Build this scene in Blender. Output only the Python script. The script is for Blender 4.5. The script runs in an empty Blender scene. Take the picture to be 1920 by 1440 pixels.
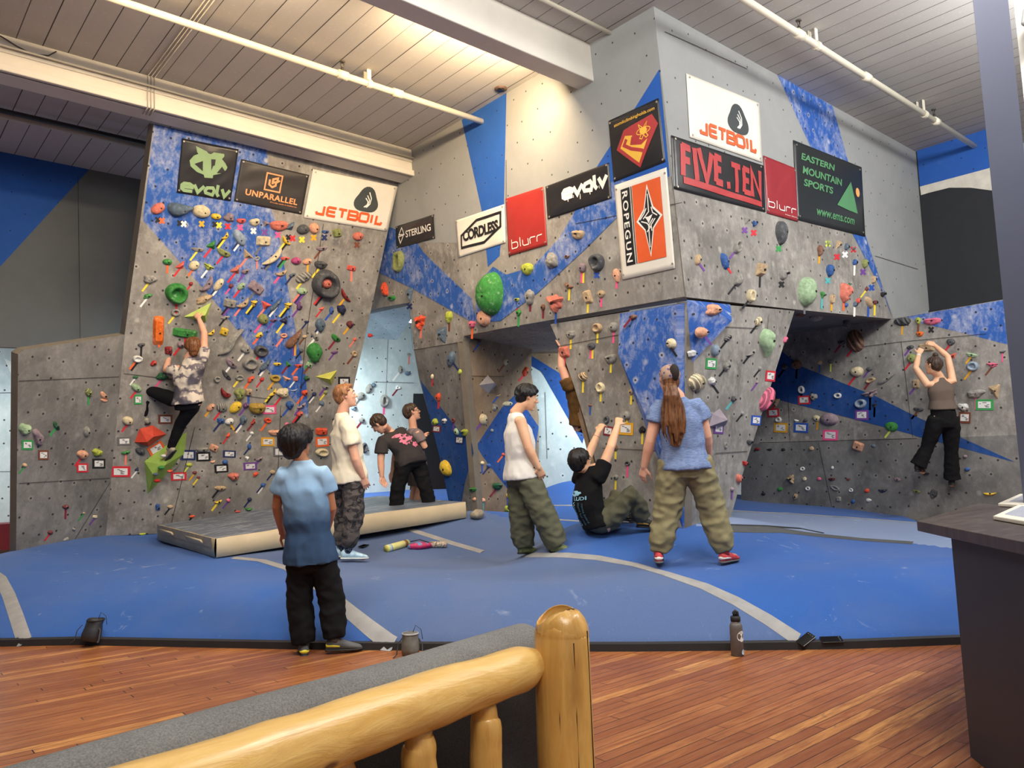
import bpy, bmesh, math, random
import numpy as np
from mathutils import Vector, Matrix, noise
random.seed(7)
C = bpy.context.scene.collection
S = bpy.context.scene
# ---------------------------------------------------------------- camera
F, YAW, PITCH, ROLL, CAMH = 1468.69, math.radians(40.6777), math.radians(6.02025), math.radians(-1.83703), 1.35
fw = np.array([math.sin(YAW)*math.cos(PITCH), math.cos(YAW)*math.cos(PITCH), math.sin(PITCH)])
rt = np.cross(fw, [0, 0, 1.0]); rt /= np.linalg.norm(rt)
up = np.cross(rt, fw)
RT = math.cos(ROLL)*rt + math.sin(ROLL)*up
UP = -math.sin(ROLL)*rt + math.cos(ROLL)*up
FW = fw
CAM = np.array([0, 0, CAMH])
cd = bpy.data.cameras.new('camera'); cam = bpy.data.objects.new('camera', cd); C.objects.link(cam)
cd.sensor_fit = 'HORIZONTAL'; cd.sensor_width = 36; cd.lens = F/1920*36
cam.matrix_world = Matrix((( RT[0], UP[0], -FW[0], 0), (RT[1], UP[1], -FW[1], 0), (RT[2], UP[2], -FW[2], CAMH), (0, 0, 0, 1)))
cd.clip_start = 0.05
S.camera = cam
# ---------------------------------------------------------------- world, lights, exposure
S.view_settings.view_transform = 'Standard'; S.view_settings.look = 'None'
S.view_settings.gamma = 1; S.view_settings.use_curve_mapping = False
S.view_settings.exposure = EXPOSURE = 0.0
w = bpy.data.worlds.new('world'); S.world = w; w.use_nodes = True
w.node_tree.nodes['Background'].inputs[0].default_value = (0.80, 0.86, 0.92, 1)
w.node_tree.nodes['Background'].inputs[1].default_value = 0.30
def area(name, loc, target, sx, sy, power, col):
    l = bpy.data.lights.new(name, 'AREA'); l.shape = 'RECTANGLE'; l.size = sx; l.size_y = sy
    l.energy = power; l.color = col
    o = bpy.data.objects.new(name, l); C.objects.link(o); o.location = loc
    o.rotation_euler = (Vector(target)-Vector(loc)).to_track_quat('-Z', 'Y').to_euler()
    return o
area('hall_light_a', (4.2, 0.6, 5.6), (6.2, 4.2, 1.5), 2.6, 1.0, 330, (1.0, 0.97, 0.92))
area('hall_light_b', (8.6, 0.4, 5.6), (9.5, 3.6, 1.6), 2.6, 1.0, 260, (1.0, 0.98, 0.94))
area('hall_light_c', (1.0, 4.0, 5.5), (3.6, 8.0, 1.5), 2.4, 1.0, 230, (1.0, 0.95, 0.88))
area('sofa_light', (0.2, -1.2, 4.6), (1.5, 2.0, 0.4), 1.6, 1.0, 120, (1.0, 0.93, 0.82))
area('beam_flood_a', (4.75, 5.82, 5.56), (4.75, 7.6, 4.4), 1.7, 0.10, 120, (1.0, 0.72, 0.42))
area('beam_flood_b', (2.2, 5.82, 5.56), (2.2, 7.6, 4.4), 1.7, 0.10, 95, (1.0, 0.74, 0.46))
area('added_ceiling_fill', (7.6, 1.2, 4.7), (7.6, 1.2, 6.0), 3.0, 1.6, 120, (1.0, 0.99, 0.97))  # added upward fill to brighten the right-hand ceiling, not a known fixture
# ---------------------------------------------------------------- pixel rays (frame 1920 x 1440)
def ray(x, y):
    return RT*((x-960)/F) - UP*((y-720)/F) + FW
def at(x, y, d):
    return CAM + ray(x, y)*d
def hit(x, y, pl):
    d = ray(x, y); p, n = pl
    return CAM + d*(np.dot(n, p-CAM)/np.dot(n, d))
def pz(x, y, z): return hit(x, y, (np.array([0, 0, z]), np.array([0, 0, 1.0])))
def proj(P):
    q = np.asarray(P, float)-CAM; z = q@FW
    return 960+F*(q@RT)/z, 720-F*(q@UP)/z
def plane(p, n):
    n = np.array(n, float); n /= np.linalg.norm(n); p = np.array(p, float)
    if np.dot(n, CAM-p) < 0: n = -n
    return p, n
def plane3(a, b, c): return plane(a, np.cross(np.array(b)-np.array(a), np.array(c)-np.array(a)))
def V(*a): return np.array(a, float)
def nrm(v):
    v = np.asarray(v, float); return v/(np.linalg.norm(v)+1e-12)
# ---------------------------------------------------------------- mesh builder
class MB:
    def __init__(s): s.v = []; s.f = []; s.m = []; s.uv = {}
    def add(s, vs, fs, m=0):
        k = len(s.v); s.v += [tuple(map(float, q)) for q in vs]
        s.f += [tuple(i+k for i in f) for f in fs]; s.m += [m]*len(fs)
        return k
    def poly(s, pts, m=0): s.add(pts, [tuple(range(len(pts)))], m)
    def slab(s, pts, n, t, m=0, ms=None):
        pts = [np.array(p, float) for p in pts]; n = np.array(n, float); k = len(pts)
        nn = np.zeros(3)
        for i in range(k): nn += np.cross(pts[i], pts[(i+1) % k])
        if np.dot(nn, n) < 0: pts = pts[::-1]
        s.add(pts+[p-n*t for p in pts], [tuple(range(k))], m)
        b = len(s.v)-2*k
        sd = [(i, i+k, (i+1) % k+k, (i+1) % k) for i in range(k)]+[tuple(range(2*k-1, k-1, -1))]
        s.f += [tuple(i+b for i in f) for f in sd]; s.m += [m if ms is None else ms]*len(sd)
    def box(s, c, d, ax=None, m=0):
        c = np.array(c, float); ax = np.eye(3) if ax is None else np.array(ax, float)
        vs = [c+ax[0]*d[0]/2*i+ax[1]*d[1]/2*j+ax[2]*d[2]/2*k for i in (-1, 1) for j in (-1, 1) for k in (-1, 1)]
        s.add(vs, [(0, 1, 3, 2), (4, 6, 7, 5), (0, 4, 5, 1), (2, 3, 7, 6), (0, 2, 6, 4), (1, 5, 7, 3)], m)
    def tube(s, pts, rad, seg=10, m=0, side=None, flat=1.0, cap=True, rnd=False):
        pts = [np.array(p, float) for p in pts]; n = len(pts)
        if not hasattr(rad, '__len__'): rad = [rad]*n
        if rnd:                                                    # rounded ends
            d0 = nrm(pts[0]-pts[1]); d1 = nrm(pts[-1]-pts[-2])
            a, b = rad[0], rad[-1]
            pts = [pts[0]+d0*a*.95, pts[0]+d0*a*.7]+pts+[pts[-1]+d1*b*.7, pts[-1]+d1*b*.95]
            rad = [a*.3, a*.72]+list(rad)+[b*.72, b*.3]; n += 4
        T = [nrm(pts[min(i+1, n-1)]-pts[max(i-1, 0)]) for i in range(n)]
        u = np.array(side, float) if side is not None else np.cross(T[0], [0, 0, 1.0])
        if np.linalg.norm(np.cross(u, T[0])) < 1e-3: u = np.cross(T[0], [1.0, 0.1, 0])
        vs = []
        for i in range(n):
            u = nrm(u-T[i]*np.dot(u, T[i])); v = np.cross(T[i], u)
            r = rad[i]; ra, rb = r if hasattr(r, '__len__') else (r, r*flat)
            for k in range(seg):
                a = 2*math.pi*k/seg
                vs.append(pts[i]+u*ra*math.cos(a)+v*rb*math.sin(a))
        fs = [(i*seg+k, i*seg+(k+1) % seg, (i+1)*seg+(k+1) % seg, (i+1)*seg+k) for i in range(n-1) for k in range(seg)]
        if cap: fs += [tuple(range(seg-1, -1, -1)), tuple(range((n-1)*seg, n*seg))]
        s.add(vs, fs, m)
    def ball(s, c, r, ax=None, m=0, nu=14, nv=9):
        c = np.array(c, float); r = (r, r, r) if not hasattr(r, '__len__') else r
        ax = np.eye(3) if ax is None else np.array(ax, float)
        vs = [c+ax[2]*r[2]]
        for j in range(1, nv):
            t = math.pi*j/nv
            for i in range(nu):
                a = 2*math.pi*i/nu
                vs.append(c+ax[0]*r[0]*math.sin(t)*math.cos(a)+ax[1]*r[1]*math.sin(t)*math.sin(a)+ax[2]*r[2]*math.cos(t))
        vs.append(c-ax[2]*r[2]); L = len(vs)-1
        fs = [(0, 1+i, 1+(i+1) % nu) for i in range(nu)]
        for j in range(nv-2):
            for i in range(nu):
                a = 1+j*nu+i; b = 1+j*nu+(i+1) % nu
                fs.append((a, a+nu, b+nu, b))
        fs += [(1+(nv-2)*nu+i, L, 1+(nv-2)*nu+(i+1) % nu) for i in range(nu)]
        s.add(vs, fs, m)
    def grid(s, P, m=0, mf=None):
        h, w_ = len(P), len(P[0]); k = len(s.v)
        s.v += [tuple(map(float, q)) for row in P for q in row]
        for j in range(h-1):
            for i in range(w_-1):
                s.f.append((k+j*w_+i, k+j*w_+i+1, k+(j+1)*w_+i+1, k+(j+1)*w_+i)); s.m.append(mf(j, i) if mf else m)
    def build(s, name, mats, parent=None, smooth=False, bevel=0, uvf=None, origin=None, seg=2, fix=False):
        me = bpy.data.meshes.new(name)
        o0 = np.zeros(3) if origin is None else np.array(origin, float)
        me.from_pydata([tuple(np.array(q)-o0) for q in s.v], [], s.f)
        for q in (mats if isinstance(mats, (list, tuple)) else [mats]): me.materials.append(q)
        for p, mi in zip(me.polygons, s.m): p.material_index = mi; p.use_smooth = smooth
        if uvf is not None:
            uv = me.uv_layers.new(name='UVMap')
            for l in me.loops:
                q = s.v[l.vertex_index]; uv.data[l.index].uv = uvf(np.array(q))
        me.validate()
        if fix:
            bm = bmesh.new(); bm.from_mesh(me); bmesh.ops.recalc_face_normals(bm, faces=bm.faces); bm.to_mesh(me); bm.free()
        o = bpy.data.objects.new(name, me); C.objects.link(o); o.location = tuple(o0)
        if bevel:
            b = o.modifiers.new('bevel', 'BEVEL'); b.width = bevel; b.segments = seg; b.limit_method = 'ANGLE'; b.angle_limit = 0.6
        if parent is not None:
            o.parent = parent; o.location = tuple(o0-np.array(parent.location))
        return o
def tag(o, label=None, cat=None, group=None, kind=None):
    if label: o['label'] = label
    if cat: o['category'] = cat
    if group: o['group'] = group
    if kind: o['kind'] = kind
    return o
def empty(name, loc, label=None, cat=None, group=None):
    o = bpy.data.objects.new(name, None); C.objects.link(o); o.location = tuple(map(float, loc)); o.empty_display_size = .1
    return tag(o, label, cat, group)
# ---------------------------------------------------------------- materials
def srgb(r, g, b):
    f = lambda c: (c/12.92 if c <= .04045 else ((c+.055)/1.055)**2.4)
    return tuple(f(c/255) for c in (r, g, b))
class NT:
    def __init__(s, name):
        s.mat = bpy.data.materials.new(name); s.mat.use_nodes = True; s.t = s.mat.node_tree
        s.b = s.t.nodes['Principled BSDF']
    def n(s, typ, **kw):
        q = s.t.nodes.new(typ)
        for k, v in kw.items():
            if k == 'ins':
                for a, b in v.items():
                    if hasattr(b, 'links'): s.t.links.new(b, q.inputs[a])
                    else: q.inputs[a].default_value = b
            else: setattr(q, k, v)
        return q
    def math(s, op, a, b=0.0, c=None):
        ins = {0: a, 1: b}
        if c is not None: ins[2] = c
        return s.n('ShaderNodeMath', operation=op, ins=ins).outputs[0]
    def mix(s, f, a, b):
        q = s.n('ShaderNodeMix', data_type='RGBA')
        for i, v in ((0, f), (6, a), (7, b)):
            if hasattr(v, 'links'): s.t.links.new(v, q.inputs[i])
            else: q.inputs[i].default_value = v if i == 0 else (tuple(v)+(1,))[:4]
        return q.outputs[2]
    def noise(s, vec, scale, detail=4, rough=.6, dist=0):
        return s.n('ShaderNodeTexNoise', ins={'Vector': vec, 'Scale': scale, 'Detail': detail, 'Roughness': rough, 'Distortion': dist}).outputs[0]
    def ramp(s, f, a, b, lo=0.0, hi=1.0):
        return s.n('ShaderNodeMapRange', ins={0: f, 1: a, 2: b, 3: lo, 4: hi}).outputs[0]
    def scale(s, vec, xyz):
        return s.n('ShaderNodeMapping', ins={'Vector': vec, 'Scale': xyz}).outputs[0]
    def co(s, which='Object'): return s.n('ShaderNodeTexCoord').outputs[which]
    def uvw(s): return s.n('ShaderNodeUVMap', uv_map='UVMap').outputs[0]
    def bump(s, h, st=.3, d=.02):
        q = s.n('ShaderNodeBump', ins={'Height': h, 'Strength': st, 'Distance': d}); s.t.links.new(q.outputs[0], s.b.inputs['Normal'])
    def set(s, col=None, rough=None, **kw):
        for k, v in (('Base Color', col), ('Roughness', rough))+tuple(kw.items()):
            if v is None: continue
            k = k.replace('_', ' ')
            if hasattr(v, 'links'): s.t.links.new(v, s.b.inputs[k])
            else: s.b.inputs[k].default_value = (tuple(v)+(1,))[:4] if hasattr(v, '__len__') else v
        return s.mat
MATS = {}
def flat(name, col, rough=.6, var=.12, sc=8.0, bump=0, metal=0, spec=.5):
    """plain surface with a little tonal variation"""
    key = (name,)
    if key in MATS: return MATS[key]
    q = NT(name); v = q.co('Object'); nz = q.noise(v, sc, 5)
    f = q.ramp(nz, .3, .7, 0, 1)
    a = tuple(c*(1-var) for c in col); b = tuple(min(1, c*(1+var)) for c in col)
    m = q.set(q.mix(f, a, b), rough, Metallic=metal, **{'Specular IOR Level': spec})
    if bump: q.bump(q.noise(v, sc*6, 3), bump, .01)
    MATS[key] = m
    return m
def cloth(name, col, col2=None, sc=300, rough=.9):
    q = NT(name); v = q.co('Object'); w1 = q.noise(q.scale(v, (1, 1, 1)), sc, 2, .7); w2 = q.noise(v, 5, 4)
    c2 = col2 or tuple(c*.72 for c in col)
    m = q.set(q.mix(q.ramp(q.math('ADD', q.math('MULTIPLY', w1, .7), q.math('MULTIPLY', w2, .3)), .35, .65), c2, col), rough, **{'Specular IOR Level': .2})
    q.bump(w1, .15, .004)
    return m
def wallmat(name, col, light, dark, chalk=.35, dots=True, scuff=.5, sp=.2, dotr=.055):
    """painted climbing board in metres of UV: t-nut holes, chalk dust, boot scuffs"""
    q = NT(name); uv = q.uvw()
    big = q.noise(uv, 1.3, 6, .65, .6); fine = q.noise(uv, 22, 5, .7); med = q.math('ADD', q.math('MULTIPLY', q.noise(q.scale(uv, (11, 6, 1)), 1.0, 7, .74, .25), .6), q.math('MULTIPLY', q.noise(uv, 1.6, 4, .6), .4))
    c = q.mix(q.ramp(big, .35, .65), dark, col)
    ch = q.math('MULTIPLY', q.ramp(med, .47, .66), q.ramp(fine, .3, .7, .35, 1.0))
    c = q.mix(q.math('MULTIPLY', ch, chalk), c, light)
    sc = q.math('MULTIPLY', q.ramp(q.noise(q.scale(uv, (9, 6, 1)), 1.0, 8, .75, 1.2), .58, .75), scuff)
    c = q.mix(sc, c, tuple(x*.28 for x in dark))
    if dots:
        sep = q.n('ShaderNodeSeparateXYZ', ins={0: uv})
        ry = q.math('DIVIDE', sep.outputs[1], sp); row = q.math('FLOOR', ry)
        rx = q.math('ADD', q.math('DIVIDE', sep.outputs[0], sp), q.math('MULTIPLY', q.math('MODULO', row, 2.0), .5)); colm = q.math('FLOOR', rx)
        cb = q.n('ShaderNodeCombineXYZ', ins={0: colm, 1: row}); wn = q.n('ShaderNodeTexWhiteNoise', noise_dimensions='2D', ins={'Vector': cb.outputs[0]})
        ws = q.n('ShaderNodeSeparateColor', ins={0: wn.outputs[1]})
        fx = q.math('SUBTRACT', q.math('FRACT', rx), q.ramp(ws.outputs[0], 0, 1, .35, .65)); fy = q.math('SUBTRACT', q.math('FRACT', ry), q.ramp(ws.outputs[1], 0, 1, .35, .65))
        d = q.math('SQRT', q.math('ADD', q.math('MULTIPLY', fx, fx), q.math('MULTIPLY', fy, fy)))
        dn = q.math('ADD', d, q.math('MULTIPLY', q.math('SUBTRACT', fine, .5), .30))
        halo = q.math('MULTIPLY', q.ramp(dn, .06, .20, chalk*.8, 0), q.ramp(ws.outputs[2], .6, 1.0, 0, 1))
        c = q.mix(halo, c, light)
        c = q.mix(q.math('MULTIPLY', q.ramp(d, dotr, dotr+.025, .9, 0), q.math('GREATER_THAN', wn.outputs[0], .25)), c, (.015, .015, .015))
    m = q.set(c, .75, **{'Specular IOR Level': .25})
    q.bump(fine, .12, .01)
    return m
GREY = srgb(150, 147, 142); 
M_WALL = wallmat('grey_board', srgb(148, 145, 140), srgb(214, 210, 202), srgb(112, 109, 105), .55)
M_WALLLOW = wallmat('grey_board_scuffed', srgb(128, 127, 125), srgb(190, 188, 182), srgb(92, 91, 90), .35, True, .75)
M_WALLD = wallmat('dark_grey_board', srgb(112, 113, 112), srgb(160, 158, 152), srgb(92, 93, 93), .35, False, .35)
M_PAINT = wallmat('smooth_grey_paint', srgb(152, 154, 154), srgb(175, 176, 175), srgb(144, 147, 147), .15, True, .04, .27, .024)
M_PAINTD = wallmat('smooth_dark_grey_paint', srgb(112, 115, 116), srgb(125, 126, 126), srgb(104, 108, 110), .12, False, .04)
M_BLUE = wallmat('blue_paint', srgb(44, 94, 178), srgb(120, 150, 205), srgb(40, 88, 168), .06, True, .02, .27, .02)
M_BLUEC = wallmat('chalky_blue_paint', srgb(48, 94, 172), srgb(205, 208, 212), srgb(42, 84, 162), .85, True, .10)
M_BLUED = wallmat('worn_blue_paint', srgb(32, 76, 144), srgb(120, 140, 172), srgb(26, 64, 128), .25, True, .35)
M_PALE = wallmat('pale_board', srgb(200, 212, 212), srgb(240, 246, 246), srgb(178, 192, 194), .5, True, .12)
M_PLY = wallmat('brown_ply_board', srgb(150, 128, 104), srgb(196, 178, 150), srgb(118, 98, 80), .4, True, .45)
M_DARK = flat('near_black_paint', srgb(34, 37, 42), .8)
M_RAW = flat('raw_board_edge', srgb(120, 112, 100), .8)
M_SEAM = flat('panel_gap', srgb(40, 38, 36), .9)
# ---------------------------------------------------------------- the room: planes fixed in the building's own axes
ZC = 5.8
A0 = pz(1225, 12, ZC)                                   # prow corner at the ceiling
PA = plane(A0, (0, -1, 0))
AB = hit(1285, 556, PA)                                 # prow corner, lower end
LEAN = (AB[0]-A0[0])/(ZC-AB[2])
PS = plane(A0, (1, 0, LEAN))
XB = pz(1719, 283, ZC)[0]
PM = plane((XB, 0, 0), (1, 0, 0))
PCEIL = plane((0, 0, ZC), (0, 0, 1))
L0 = hit(288, 232, plane((0, 9.25, 0), (0, 1, 0)))
L1 = hit(198, 1000, plane((L0[0], 0, 0), (1, 0, 0)))
PL = plane3(L0, L1, L0+V(1, 0, 0))
P6 = plane((0, 12.15, 0), (0, 1, 0))
F1 = hit(868, 640, PS); F0 = pz(895, 955, .80)
PP = plane3(F1, F0, hit(775, 655, PS))                  # pillar, side turned to the passage
PQ = plane3(F1, F0, F1+V(1, .15, 0))                    # pillar, side turned to the cave
AT = hit(1288, 566, plane(A0+V(0, .02, 0), (0, 1, 0))); ABASE = pz(1283, 990, .70)
PT = plane3(AT, ABASE, hit(1032, 608, plane(AT, (1, 0, 0))))
PU = plane3(AT, ABASE, hit(1490, 582, plane(AT, (0, 1, 0))))
RC = hit(1671, 598, PA)
PR = plane(RC, (1, 0.0, 0))
A5 = L1+V(0, -.02, 0); B5 = pz(30, 1030, .60)
P5 = plane3(A5, B5, hit(234, 628, PL))
PCB = plane(pz(1040, 906, 1.09), (1, 1.0, 0))           # back of the cave
PV = plane((0, 11.9, 0), (0, 1, 0))                     # pale wall beyond the passage
def wall(name, pl, px, mat, t=.12, paints=(), seams=(), mside=None, extra=None):
    p, n = pl; u = nrm(np.cross([0, 0, 1.0], n)); v = np.cross(n, u)
    mb = MB(); mats = [mat, M_RAW if mside is None else mside, M_SEAM]
    pts = [hit(a[0], a[1], pl) if len(a) == 2 else np.array(a, float) for a in px]
    mb.slab(pts, n, t, 0, 1)
    for kk, (poly, m) in enumerate(paints):
        if m not in mats: mats.append(m)
        q = [(hit(a[0], a[1], pl) if len(a) == 2 else np.array(a, float))+n*.0015*(kk+1) for a in poly]
        nn = sum((np.cross(q[i], q[(i+1) % len(q)]) for i in range(len(q))), np.zeros(3))
        if np.dot(nn, n) < 0: q = q[::-1]
        mb.poly(q, mats.index(m))
    for a, b in seams:
        a = hit(*a, pl)+n*.0095; b = hit(*b, pl)+n*.0095; s = nrm(np.cross(b-a, n))*.003
        mb.poly([a-s, b-s, b+s, a+s], 2)
    o = mb.build(name, mats, uvf=lambda q: (np.dot(q-p, u), np.dot(q-p, v)))
    return tag(o, kind='structure')
# ceiling of painted planks and the beams
def plank(name, c1, c2, gap, sp):
    q = NT(name); uv = q.co('Object'); sep = q.n('ShaderNodeSeparateXYZ', ins={0: uv})
    r = q.math('DIVIDE', sep.outputs[0], sp); f = q.math('FRACT', r); idn = q.math('FLOOR', r)
    wn = q.n('ShaderNodeTexWhiteNoise', noise_dimensions='1D', ins={'W': idn}).outputs[0]
    fine = q.noise(q.scale(uv, (6, 1.0, 1)), 4, 6, .65); flake = q.noise(uv, 26, 6, .7)
    c = q.mix(q.math('ADD', q.math('MULTIPLY', fine, .6), q.math('MULTIPLY', wn, .4)), c1, c2)
    c = q.mix(q.math('MULTIPLY', q.ramp(flake, .60, .68), .35), c, tuple(min(1, x*1.5) for x in c2))
    wid = q.ramp(wn, 0, 1, .02, .05)
    c = q.mix(q.math('LESS_THAN', f, wid), c, gap)
    m = q.set(c, .7); q.bump(q.math('GREATER_THAN', f, wid), .5, .01); return m
M_CEIL = plank('painted_ceiling_planks', srgb(176, 174, 170), srgb(192, 190, 186), srgb(60, 56, 52), .232)
mb = MB(); mb.slab([(-6, -5, ZC), (XB+1, -5, ZC), (XB+1, 13, ZC), (-6, 13, ZC)], (0, 0, -1), .1)
tag(mb.build('ceiling', M_CEIL), kind='structure')
M_BEAM = flat('cream_beam_paint', srgb(214, 210, 200), .6, .05, 3)
M_CREAM = flat('cream_pipe_paint', srgb(222, 216, 196), .45, .04, 3)
def beam(name, y0, y1, z0, parts):
    mb = MB(); xe = A0[0]+.05
    mb.box(((-6+xe)/2, (y0+y1)/2, (z0+ZC)/2), (xe+6, y1-y0, ZC-z0))
    for (ya, yb, za, zb) in parts: mb.box(((-6+xe)/2, (ya+yb)/2, (za+zb)/2), (xe+6, yb-ya, zb-za))
    return tag(mb.build(name, M_BEAM, bevel=.012), kind='structure')
beam('trim_1', 8.86, 9.17, 5.42, [(8.82, 8.90, 5.42, 5.50), (8.84, 8.9, 5.62, 5.8)])
beam('trim_2', 5.39, 5.63, 5.395, [])
# climbing boards
wall('wall_left', PL, [(288, 232), (752, 341), (742, 365), (692, 598), (655, 760), (655, 985), (195, 1005), (232, 640)], M_WALL, .22,
     [([(289, 233), (500, 281), (508, 392), (520, 425), (541, 545), (560, 650), (573, 705), (579, 785), (500, 690), (400, 562), (268, 413)], M_BLUEC)],
     [((606, 420), (572, 640)), ((572, 640), (560, 770)), ((232, 700), (330, 712)), ((460, 742), (506, 748)), ((365, 800), (320, 985)), ((526, 760), (518, 955))])
mb = MB(); n5 = P5[1]
wall('wall_left_low', P5, [(234, 628), (45, 656), (34, 664), (30, 1045), (196, 1030)], M_WALLLOW, .12, [],
     [((35, 714), (222, 706)), ((35, 906), (205, 896)), ((205, 905), (140, 1010))])
wall('wall_left_rear', P6, [(-90, 262), (300, 340), (300, 660), (60, 660), (45, 652), (-90, 648)], M_PAINTD, .1,
     [([(-60, 275), (8, 284), (167, 318), (0, 500), (-60, 560)], M_BLUE)], [((146, 330), (150, 640))])
wall('wall_center', PS, [(735, 268), (772, 272), (1108, 79), (1223.5, 13), (1283.5, 556), (1032, 600), (870, 628), (868, 640), (776, 656), (768, 567), (700, 579), (640, 600)], M_WALL, .12,
     [([(735, 268), (772, 272), (1108, 79), (1225, 12), (1262, 330), (1150, 372), (1025, 400), (860, 455), (745, 455), (700, 420)], M_PAINT),
      ([(866, 225), (950, 174), (945, 392), (937, 480), (915, 500), (905, 402)], M_BLUE),
      ([(700, 415), (775, 442), (795, 474), (885, 560), (893, 598), (886, 604), (768, 538), (700, 506)], M_BLUEC),
      ([(1237, 130), (1256, 330), (1157, 408), (1095, 470), (1010, 548), (938, 602), (893, 604), (893, 560), (905, 522), (925, 500), (950, 515), (1000, 500), (1050, 445)], M_BLUEC),
      ([(1237, 130), (1256, 330), (1100, 345), (1125, 305), (1190, 205)], M_BLUE)],
     [((950, 300), (950, 390)), ((1080, 420), (1280, 380)), ((768, 567), (775, 655))])
wall('wall_center_right', PA, [(1225, 12), (1719, 283), (1742, 582), (1671, 598), (1490, 580), (1286, 557)], M_WALL, .12,
     [([(1225, 12), (1719, 283), (1742, 582), (1676, 600), (1622, 440), (1480, 410), (1262, 355)], M_PAINT),
      ([(1457, 140), (1561, 199), (1589, 300), (1622, 440), (1674, 600), (1655, 548), (1600, 442), (1517, 270)], M_BLUEC)],
     [((1245, 60), (1400, 130)), ((1640, 480), (1720, 505))])
wall('wall_right_rear', PM, [(1719, 283), (1900, 225), (1960, 620), (1742, 600)], M_DARK, .1,
     [([(1719, 283), (1900, 225), (1905, 300), (1845, 318), (1800, 330), (1725, 350)], M_BLUE),
      ([(1725, 350), (1800, 330), (1845, 318), (1905, 300), (1912, 360), (1858, 357), (1820, 352), (1780, 352), (1740, 362), (1727, 366)], flat('mural_snow_white', srgb(206, 202, 190), .8))])
wall('wall_prow_left', PT, [(1288, 566), (1032, 608), (1052, 655), (1075, 720), (1097, 790), (1118, 870), (1135, 1010), (1283, 1015)], M_WALL, .12,
     [], [((1045, 650), (1160, 628)), ((1130, 840), (1230, 845))])
wall('wall_prow_right', PU, [(1288, 566), (1490, 582), (1440, 740), (1392, 890), (1360, 1010), (1283, 1015)], M_WALL, .12, [],
     [((1300, 610), (1420, 616)), ((1440, 590), (1436, 640)), ((1340, 850), (1400, 846))])
wall('wall_right', PR, [(1671, 598), (1885, 561), (1990, 542), (1990, 1015), (1720, 990), (1390, 955), (1390, 560)], M_WALL, .12,
     [([(1700, 594), (1885, 562), (1990, 543), (1990, 672), (1800, 623), (1728, 606)], M_BLUEC),
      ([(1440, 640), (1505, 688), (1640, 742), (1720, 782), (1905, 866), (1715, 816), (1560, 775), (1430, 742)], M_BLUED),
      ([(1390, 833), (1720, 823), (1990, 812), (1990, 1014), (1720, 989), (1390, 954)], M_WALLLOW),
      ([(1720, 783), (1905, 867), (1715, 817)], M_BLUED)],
     [((1425, 830), (1720, 822)), ((1690, 640), (1712, 820)), ((1535, 830), (1560, 950)), ((1620, 650), (1690, 641)), ((1690, 641), (1850, 626)), ((1478, 740), (1482, 830))])
# underside of the upper boards: roof over the recess, lip over the prow, roof of the cave
ra, rb = hit(1490, 580, PA), RC
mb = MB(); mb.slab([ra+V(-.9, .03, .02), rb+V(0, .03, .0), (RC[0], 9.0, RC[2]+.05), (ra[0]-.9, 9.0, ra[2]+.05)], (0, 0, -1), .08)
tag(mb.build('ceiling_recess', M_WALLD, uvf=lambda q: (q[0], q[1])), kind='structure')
la, lb, lc = hit(1286, 557, PS), hit(1032, 600, PS), hit(1032, 608, PT)
mb = MB(); mb.slab([la+V(.01, .0, -.0), lb, lc+V(0, 0, .01), AT+V(0, 0, .01)], (0, 0, -1), .05)
tag(mb.build('trim_3', M_PAINTD, uvf=lambda q: (q[0], q[1])), kind='structure')
ca, cb = hit(866, 629, PS), hit(1045, 598, PS)
mb = MB(); mb.slab([ca+V(0, .35, 0), cb+V(0, -.6, -.0), cb+V(3.6, -.6, -.10), ca+V(3.6, 1.0, -.12)], (0, 0, -1), .06)
tag(mb.build('ceiling_cave', M_PLY, uvf=lambda q: (q[0], q[1])), kind='structure')
wall('wall_pillar_left', PP, [(868, 640), (776, 656), (787, 715), (808, 790), (828, 870), (852, 990), (896, 990), (895, 955)], M_WALLLOW, .10,
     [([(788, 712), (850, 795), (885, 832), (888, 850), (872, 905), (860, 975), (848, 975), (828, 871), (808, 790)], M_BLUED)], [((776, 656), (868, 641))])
wall('wall_pillar_right', PQ, [(868, 640), (998, 632), (996, 700), (1010, 780), (1010, 985), (896, 985), (895, 955)], M_PLY, .10,
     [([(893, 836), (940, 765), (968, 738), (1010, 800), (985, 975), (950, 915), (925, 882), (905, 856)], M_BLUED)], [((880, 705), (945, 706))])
wall('wall_cave_back', PCB, [(985, 590), (1180, 560), (1180, 920), (985, 920)], M_PALE, .1,
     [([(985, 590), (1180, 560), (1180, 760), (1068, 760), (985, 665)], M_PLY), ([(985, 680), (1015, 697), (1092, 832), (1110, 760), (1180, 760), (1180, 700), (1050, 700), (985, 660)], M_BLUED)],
     [((1022, 735), (1026, 860))])
# prow side facing into the cave, closing board behind the prow
q0, q1 = hit(1032, 608, PT), hit(1135, 1010, PT)
mb = MB(); mb.slab([q0+V(.1, .03, 0), q1+V(.1, .03, 0), q1+V(1.3, .2, 0), q0+V(1.3, .2, 0)], (0, 1, 0), .06)
tag(mb.build('wall_prow_inner', M_PLY, uvf=lambda q: (q[0], q[2])), kind='structure')
q0, q1 = hit(1490, 582, PU), hit(1360, 1010, PU)
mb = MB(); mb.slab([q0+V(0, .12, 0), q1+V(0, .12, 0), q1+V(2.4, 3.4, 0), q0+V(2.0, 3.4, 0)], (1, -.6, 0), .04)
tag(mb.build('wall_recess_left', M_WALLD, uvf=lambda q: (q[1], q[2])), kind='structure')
mb = MB(); mb.slab([(9.2, 8.3, -.2), (RC[0], 8.3, -.2), (RC[0], 8.3, 3.4), (9.2, 8.3, 3.4)], (0, -1, 0), .06)
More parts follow.
